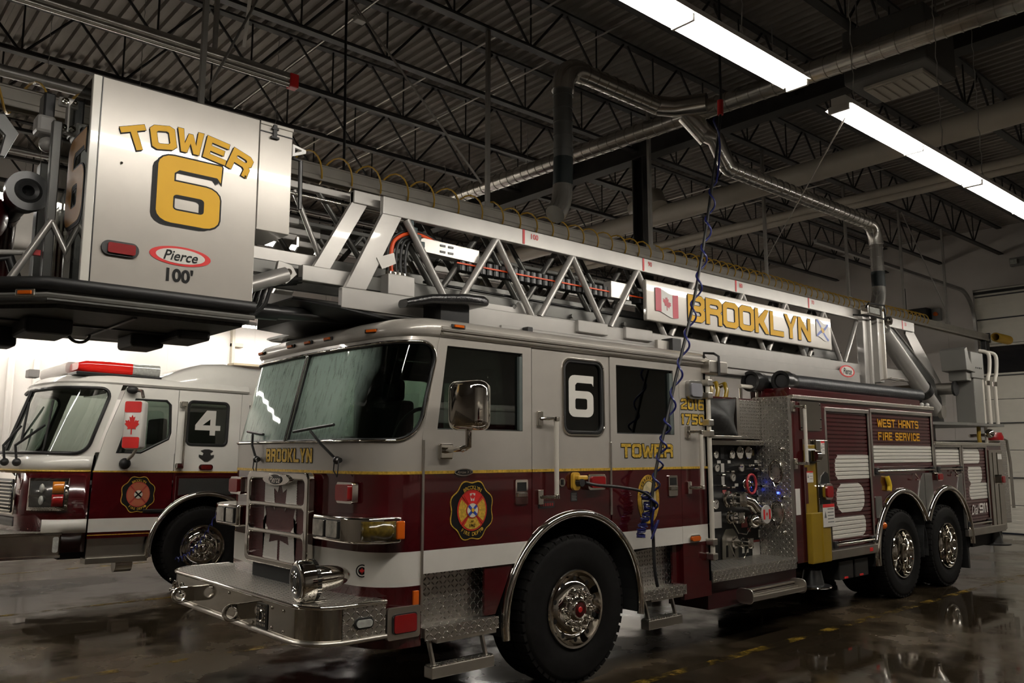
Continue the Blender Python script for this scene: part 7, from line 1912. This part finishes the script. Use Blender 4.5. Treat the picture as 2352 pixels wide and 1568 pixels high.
# doors and sides
EARC, EZC = 0.70, 0.52
def earch(x0, x1, n=10): return arch_pts(x0, x1, n, EARC, 0.0, EZC)
exa = math.sqrt(EARC**2 - (0.70 - EZC)**2)
EB = [('body', 1.512, 3.0, EWH, True), ('lower_panel', 0.60, 1.493, MAROON, False)]
efd = banded('front_door', [(-1.42, 0.70), (-exa, 0.70)] + earch(-exa, -0.46, 8)[1:] + [(-0.46, 2.56), (-1.10, 2.56), (-1.30, 1.95), (-1.41, 1.5)], [[(-1.16, 1.73), (-0.88, 1.74), (-0.55, 1.92), (-0.53, 2.0), (-0.55, 2.36), (-0.60, 2.41), (-0.98, 2.41)]], -0.004, 0.03, EB, E)
MB().poly([(-1.42, 0.775), (-0.66, 0.775), (-0.56, 0.935), (-1.42, 0.935)], (), 0.004, near(-0.009)).build('white_stripe', WSTRIPE, efd)
pane('window', [(-1.16, 1.73), (-0.88, 1.74), (-0.55, 1.92), (-0.53, 2.0), (-0.55, 2.36), (-0.60, 2.41), (-0.98, 2.41)], 0.012, EG, efd, 0.018)
erd = banded('rear_door', earch(-0.445, 0.40, 12) + [(0.40, 2.56), (-0.445, 2.56)], [rrect(-0.315, 0.225, 1.855, 2.425, 0.06)], -0.004, 0.03, EB, E)
ew = pane('window', rrect(-0.315, 0.225, 1.855, 2.425, 0.06), 0.012, EG, erd, 0.022)
block_text('number_four', '4', ew, on_near(-0.21, 0.010, 1.985), 0.33, 0.34, 0.22, WSTRIPE, depth0=0.001)
MB().box(0.41, 1.35, 0.0, 0.03, 1.512, 2.56).box(0.41, 1.35, EW - 0.03, EW, 1.512, 2.56).box(1.33, 1.36, 0, EW, 1.512, 2.6).box(-1.3, 0.41, EW - 0.03, EW, 1.512, 1.75).build('crew_cab_side', EWH, E)
MB().poly([(0.52, 1.86), (1.2, 1.86), (1.2, 2.42), (0.52, 2.42)], (), 0.006, near(-0.004)).build('crew_window', mat('dark_pane', (0.01, 0.01, 0.01), 0.1), E)
MB().box(0.68, 4.5, 0.0, 0.03, 0.60, 1.50).box(-1.4, 4.5, EW - 0.03, EW, 0.6, 1.5).build('lower_body_side', MAROON, E)
MB().box(1.36, 6.5, 0.0, EW, 1.50, 2.05).build('hose_body', MAROON, E, bev=0.02)
MB().box(-1.5, 4.5, 0.06, EW - 0.06, 1.30, 1.34).build('cab_floor', DARKIN, E)
MB().box(-1.95, -1.3, 0.3, EW - 0.3, 1.40, 1.72).build('dashboard', DARKIN, E, bev=0.05)
for y in (0.6, 1.8):
    MB().box(-0.95, -0.5, y - 0.25, y + 0.25, 1.5, 1.6).box(-0.56, -0.44, y - 0.25, y + 0.25, 1.6, 2.2).build('seat', mat('seat_black', (0.02, 0.02, 0.02), 0.8), E, bev=0.04)
# gold belt line, grab rail, emblem, marker, crest
MB().box(-1.42, 0.40, -0.008, 0.0, 1.493, 1.512).build('gold_pinstripe', GOLD, E)
handr = MB().cyl((-0.365, -0.06, 1.58), (-0.365, -0.06, 2.38), 0.017, 10).build('handrail', CHROME, E, smooth=50)
for z in (1.58, 2.38): MB().box(-0.44, -0.35, -0.075, -0.004, z - 0.035, z + 0.035).build('stanchion', CHROME, handr, bev=0.01)
em = MB().poly([(-0.14, 1.70), (-0.10, 1.67), (-0.06, 1.64), (-0.02, 1.64), (0.02, 1.67), (0.06, 1.70), (0.06, 1.73), (0.02, 1.72), (0.01, 1.75), (0.05, 1.78), (-0.01, 1.80), (-0.07, 1.80), (-0.12, 1.78), (-0.08, 1.75), (-0.09, 1.72), (-0.14, 1.73)], (), 0.006, near(-0.012)).build('door_emblem', mat('emblem_dark', (0.06, 0.06, 0.06), 0.3, 0.6), erd)
marker(erd, -0.04, 1.565, 0.19, 0.075, -0.004, mat('dark_red_lens', (0.10, 0.004, 0.004), 0.2), 0.018, r=0.035)
crest(efd, -0.87, 1.22, 0.205, 0.225, -0.004, dull=True)
MB().box(-0.80, -0.50, -0.02, 0.0, 0.99, 1.035).build('door_handle', BLKM, efd, bev=0.01)
MB().box(-1.42, -0.70, -0.006, 0.0, 0.735, 0.745).build('gold_line', GOLD, efd)
vn = MB().poly([(-0.42, 1.45), (0.40, 1.45), (0.40, 1.12), (0.32, 1.12)] + list(reversed(earch(-0.42, 0.30, 8))), (), 0.014, near(-0.018)).build('vent_grille', CHROME, E, bev=0.004)
MB().poly([(-0.38, 1.42), (0.36, 1.42), (0.36, 1.20), (0.30, 1.20), (-0.1, 1.24), (-0.38, 1.20)], (), 0.004, near(-0.021)).build('vent_mesh', mat('mesh_dark', (0.05, 0.05, 0.048), 0.4, 0.5, bmp=0.004, bscale=120), vn)
fender(0, EZC, 0.70, 0.0, E, -4, 186, 0.04); liner(0, EZC, 0.69, 0.02, 0.6, E)
wheel('front_wheel', 0, 0.52, 0.02, 0.535, 0.38, E, hub=CHROME)
# lower step area under the front door
MB().box(-1.40, -0.72, 0.05, 0.08, 0.42, 0.72).build('step_well', BRUSH, E)
MB().box(-1.42, -0.70, -0.01, 0.2, 0.40, 0.47).build('cab_step', BRUSH, E, bev=0.006)
MB().cyl((-1.05, 0.15, 0.36), (-0.85, 0.15, 0.36), 0.09, 14).build('air_tank', BRUSH, E, smooth=40)
MB().box(-1.6, 4.5, 0.5, EW - 0.5, 0.42, 0.9).build('chassis', mat('chassis_black', (0.006, 0.006, 0.006), 0.6), E)
# bumper with polished face
eb = MB().box(-2.95, -1.70, -0.02, EW + 0.02, 0.505, 0.785).build('bumper', STAIN, E, bev=0.02)
MB().box(-2.94, -1.72, 0.0, EW, 0.785, 0.795).build('bumper_deck', TRXY, eb)
MB().poly(rrect(-1.79, -1.73, 0.56, 0.74, 0.02), (), 0.01, near(-0.028)).build('bumper_lamp', CLEARL, eb)
for z in (0.775, 0.515): MB().box(-2.95, -1.70, -0.035, -0.02, z - 0.018, z + 0.018).build('bumper_bead', CHROME, eb, bev=0.006)
# grille and light cluster on the rounded corner
gy0, gy1 = s_at_y, None
def es_at(y):
    for i in range(120):
        a, b = EF[i], EF[i+1]
        if (a.y - y)*(b.y - y) <= 0 and a.y != b.y: return EL*(i + (y - a.y)/(b.y - a.y))/120
    return 0
ga, gb_ = es_at(0.52), es_at(1.92)
eskin('grille_frame', CHROME, ga - 0.05, gb_ + 0.05, 0.98, 1.47, off=0.035)
eskin('grille_back', BLKM, ga, gb_, 1.0, 1.40, off=0.046)
for i in range(9):
    z = 1.02 + i*0.042
    eskin('grille_bar', CHROME, ga, gb_, z, z + 0.016, off=0.058, ns=30)
lc0, lc1 = 0.36, 0.80
eskin('light_cluster', CHROME, lc0, lc1, 1.04, 1.42, off=0.03, ns=24)
eskin('cluster_panel', mat('cluster_dark', (0.16, 0.155, 0.15), 0.2, 0.8), lc0 + 0.035, lc1 - 0.03, 1.08, 1.385, off=0.040, ns=24)
eskin('amber_lens', mat('amber_lens_warm', (0.62, 0.20, 0.02), 0.2, coat=0.6), lc0 + 0.05, lc0 + 0.16, 1.24, 1.38, off=0.056, ns=8)
eskin('red_lens', mat('red_lens_dark', (0.22, 0.008, 0.008), 0.2, coat=0.6), lc0 + 0.05, lc0 + 0.16, 1.09, 1.23, off=0.056, ns=8)
for zz in (1.16, 1.30):
    q = ept(lc0 + 0.27, zz, 0.05); MB().sphere(q, 0.055, 14, 10, sx=0.5).build('headlight', CLEARL, E, smooth=60)
eskin('lower_vent', BLKM, ga, gb_ - 0.2, 0.84, 0.95, off=0.006)
# light bar, horn, wipers, mirror
LB = MB(); secs = []
for y, h in ((0.02, 0.05), (0.10, 0.085), (0.5, 0.10), (1.0, 0.10)):
    secs.append([(-1.45 + a, y, 2.80 + b*h*10*0.8) for a, b in rrect(-0.26, 0.26, -0.10, 0.10, 0.08, 3)])
LBR2 = mat('lightbar_red', (0.55, 0.012, 0.008), 0.1, coat=0.8, emit=(0.9, 0.02, 0.01), es=0.12)
lbo = MB()
for a0, a1, m_, nm in ((-1.66, -1.02, LBR2, 'red_dome'), (-1.02, -0.68, CLEARL, 'clear_dome')):
    mb_ = MB(); secs = []
    for t in (0, 0.15, 0.5, 0.85, 1.0):
        x = a0 + (a1 - a0)*t; hh = 0.085 * (0.55 if t == 0 and m_ is LBR2 else (0.9 if t in (0.15,) else 1.0))
        secs.append([(x, 0.30 + a*1.0, 2.785 + b*hh/0.085) for a, b in rrect(-0.20, 0.20, -0.075, 0.085, 0.05, 3)])
    rr_loft(secs, mb_); mb_.build(nm, m_, E, smooth=50)
MB().box(-1.68, -0.66, 0.08, 0.52, 2.68, 2.72).build('light_bar_base', BLKM, E, bev=0.01)
mb_ = MB(); secs = []
for y in (0.55, 1.0, 1.9): secs.append([(-1.50 + a, y, 2.79 + b) for a, b in rrect(-0.20, 0.20, -0.075, 0.08, 0.05, 3)])
rr_loft(secs, mb_); mb_.build('white_dome', mat('lightbar_white', (0.6, 0.55, 0.52), 0.2, coat=0.5), E, smooth=50)
MB().box(-2.10, -1.98, 0.55, 0.75, 2.64, 2.74).build('camera_box', mat('valve_white', (0.50, 0.49, 0.46), 0.35), E, bev=0.01)
for y0, y1 in ((0.85, 0.80), (0.45, 0.25)):
    a = Vector(ept(es_at(y0), 1.60, 0.06)); b = Vector(ept(es_at(y1), 2.05, 0.06))
    MB().path([a, a + Vector((-0.03, 0, 0.2)), b], 0.016, 6).sphere(a, 0.05, 10, 8).build('wiper_arm', BLKR, E, smooth=50)
    MB().path([b + Vector((0, 0, -0.38)), b + Vector((0.06, 0, 0.30))], 0.014, 6).build('wiper_blade', BLKR, E, smooth=50)
MB().path([(-1.0, -0.02, 2.52), (-0.98, -0.20, 2.50), (-0.98, -0.26, 2.42)], 0.02, 8).build('mirror_arm', BRUSH, E, smooth=50)
em_ = MB().path([(-1.0, -0.26, 1.80), (-1.03, -0.18, 1.70), (-1.06, -0.03, 1.62)], 0.02, 8).build('mirror_arm', BRUSH, E, smooth=50)
MB().sphere((-1.07, -0.05, 1.60), 0.07, 12, 8).build('mirror_pivot', BLKR, em_, smooth=50)
MB().sphere((-1.05, -0.05, 2.52), 0.05, 12, 8, sx=1.5).build('mirror_lamp', BLKR, em_, smooth=50)
mm = Vector((-1.06, -0.27, 2.075)); eang = math.radians(45)
def em_loc(a, b, d): return (mm.x + a*math.sin(eang) + d*math.cos(eang), mm.y - a*math.cos(eang) + d*math.sin(eang), mm.z + b)
mb_ = MB(); secs = []
for d, kk in ((-0.06, 0.8), (-0.045, 0.95), (0.0, 1.0), (0.06, 0.98)):
    secs.append([em_loc(a*kk, b*(0.4 + 0.6*kk), d) for a, b in rrect(-0.125, 0.125, -0.30, 0.30, 0.045, 4)])
rr_loft(secs, mb_); emo = mb_.build('mirror', mat('mirror_shell_white', (0.60, 0.58, 0.54), 0.3), E, smooth=50)
for b0, b1 in ((0.15, 0.285), (-0.285, -0.15)):
    MB().poly(rrect(-0.105, 0.105, b0, b1, 0.02), (), 0.004, lambda a, b, d: em_loc(a, b, -0.064 + d)).build('mirror_flag_bar', mat('flag_red_bright', (0.50, 0.015, 0.012), 0.35), emo)
MB().poly([(a*0.21, b*0.24) for a, b in LEAF], (), 0.003, lambda a, b, d: em_loc(a, b, -0.066 + d)).build('maple_leaf', mat('flag_red_bright', (0.50, 0.015, 0.012), 0.35), emo)
# blue air line and cord lying at the engine wheel
tag(MB().path(coil(lambda t: (-0.85 + t*0.5, 6.2, 0.42 + 0.55*t*t), 0.0, 1.0, lambda t: 0.09, lambda t: 0.03), 0.008, 5).build('coiled_blue_air_line', BLUEH, None, smooth=60), 'blue coiled air line hanging by the white engine wheel', 'hose')
# ---- things along the left wall
sh = thing('wall_bracket', 'cream bracket and shelf fixed high on the left wall', 'shelf', (1.9, YL, 3.45))
MB().box(-0.15, 1.6, -0.3, 0.0, 0.0, 0.04).build('shelf_board', mat('shelf_tan', (0.30, 0.25, 0.17), 0.5), sh)
MB().box(-0.12, -0.06, -0.12, 0.0, 0.04, 0.75).box(-0.12, 0.12, -0.10, 0.0, 0.38, 0.46).build('bracket_arm', mat('bracket_cream', (0.5, 0.46, 0.38), 0.5), sh, bev=0.01)
MB().box(0.55, 0.75, -0.25, -0.05, 0.04, 0.14).build('shelf_box', mat('bracket_cream', (0.5, 0.46, 0.38), 0.5), sh, bev=0.01)
wsh = thing('supply_shelf', 'grey wall shelf holding bottles at the far left', 'shelf', (-2.25, YL, 1.25))
MB().box(-0.8, 0.15, -0.35, 0.0, -0.03, 0.0).build('shelf_board', mat('shelf_grey', (0.3, 0.3, 0.29), 0.5), wsh)
for i, (x, h, c) in enumerate(((-0.1, 0.26, (0.62, 0.62, 0.6)), (0.02, 0.2, (0.10, 0.22, 0.30)), (-0.25, 0.24, (0.55, 0.54, 0.5)))):
    t_ = thing('spray_bottle', ['tall white bottle on the supply shelf', 'small blue bottle on the supply shelf', 'squat cream bottle on the supply shelf'][i], 'bottle', (-2.25 + x, YL - 0.18, 1.25), group='bottles on the supply shelf')
    MB().lathe([(0, 0), (0.05, 0), (0.052, h*0.6), (0.02, h*0.8), (0.02, h*0.9)], (0, 0, 0), 'z', 14).build('bottle_body', mat('bottle_%d' % i, c, 0.35), t_, smooth=40)
    MB().lathe([(0.024, h*0.88), (0.024, h), (0, h)], (0, 0, 0), 'z', 12).build('cap', mat('valve_white', (0.50, 0.49, 0.46), 0.35), t_, smooth=40)
# ================================================================ the maroon engine parked on the camera side, seen mirrored in the cab windows
V = thing('parked_fire_engine', 'maroon fire engine with a white stripe mirrored in the cab windows', 'fire engine', (-2.0, -10.0, 0.0))
for nm, m_, z0, z1 in (('lower_body', MAROON, 0.55, 1.05), ('white_stripe', WSTRIPE, 1.05, 1.25), ('body_side', MAROON, 1.25, 2.30), ('top_panel', mat('engine_white', (0.6, 0.6, 0.6)), 2.30, 2.55), ('hose_bed_rail', BRUSH, 2.55, 2.70)):
    MB().box(0, 8.6, 0, 2.4, z0, z1).build(nm, m_, V, bev=0.02)
for i in range(4): MB().box(2.6 + i*1.5, 3.9 + i*1.5, 2.4, 2.42, 1.3, 2.2).build('roller_shutter', BRUSH, V, bev=0.01)
for x in (1.4, 6.4): wheel('parked_wheel', x, 0.53, 2.0, 0.53, 0.36, V, front=False, detail=False)
MB().box(0.3, 1.0, 2.395, 2.41, 1.6, 2.25).box(1.3, 2.2, 2.395, 2.41, 1.6, 2.25).build('cab_glazing', mat('dark_pane', (0.01, 0.01, 0.01), 0.1), V)
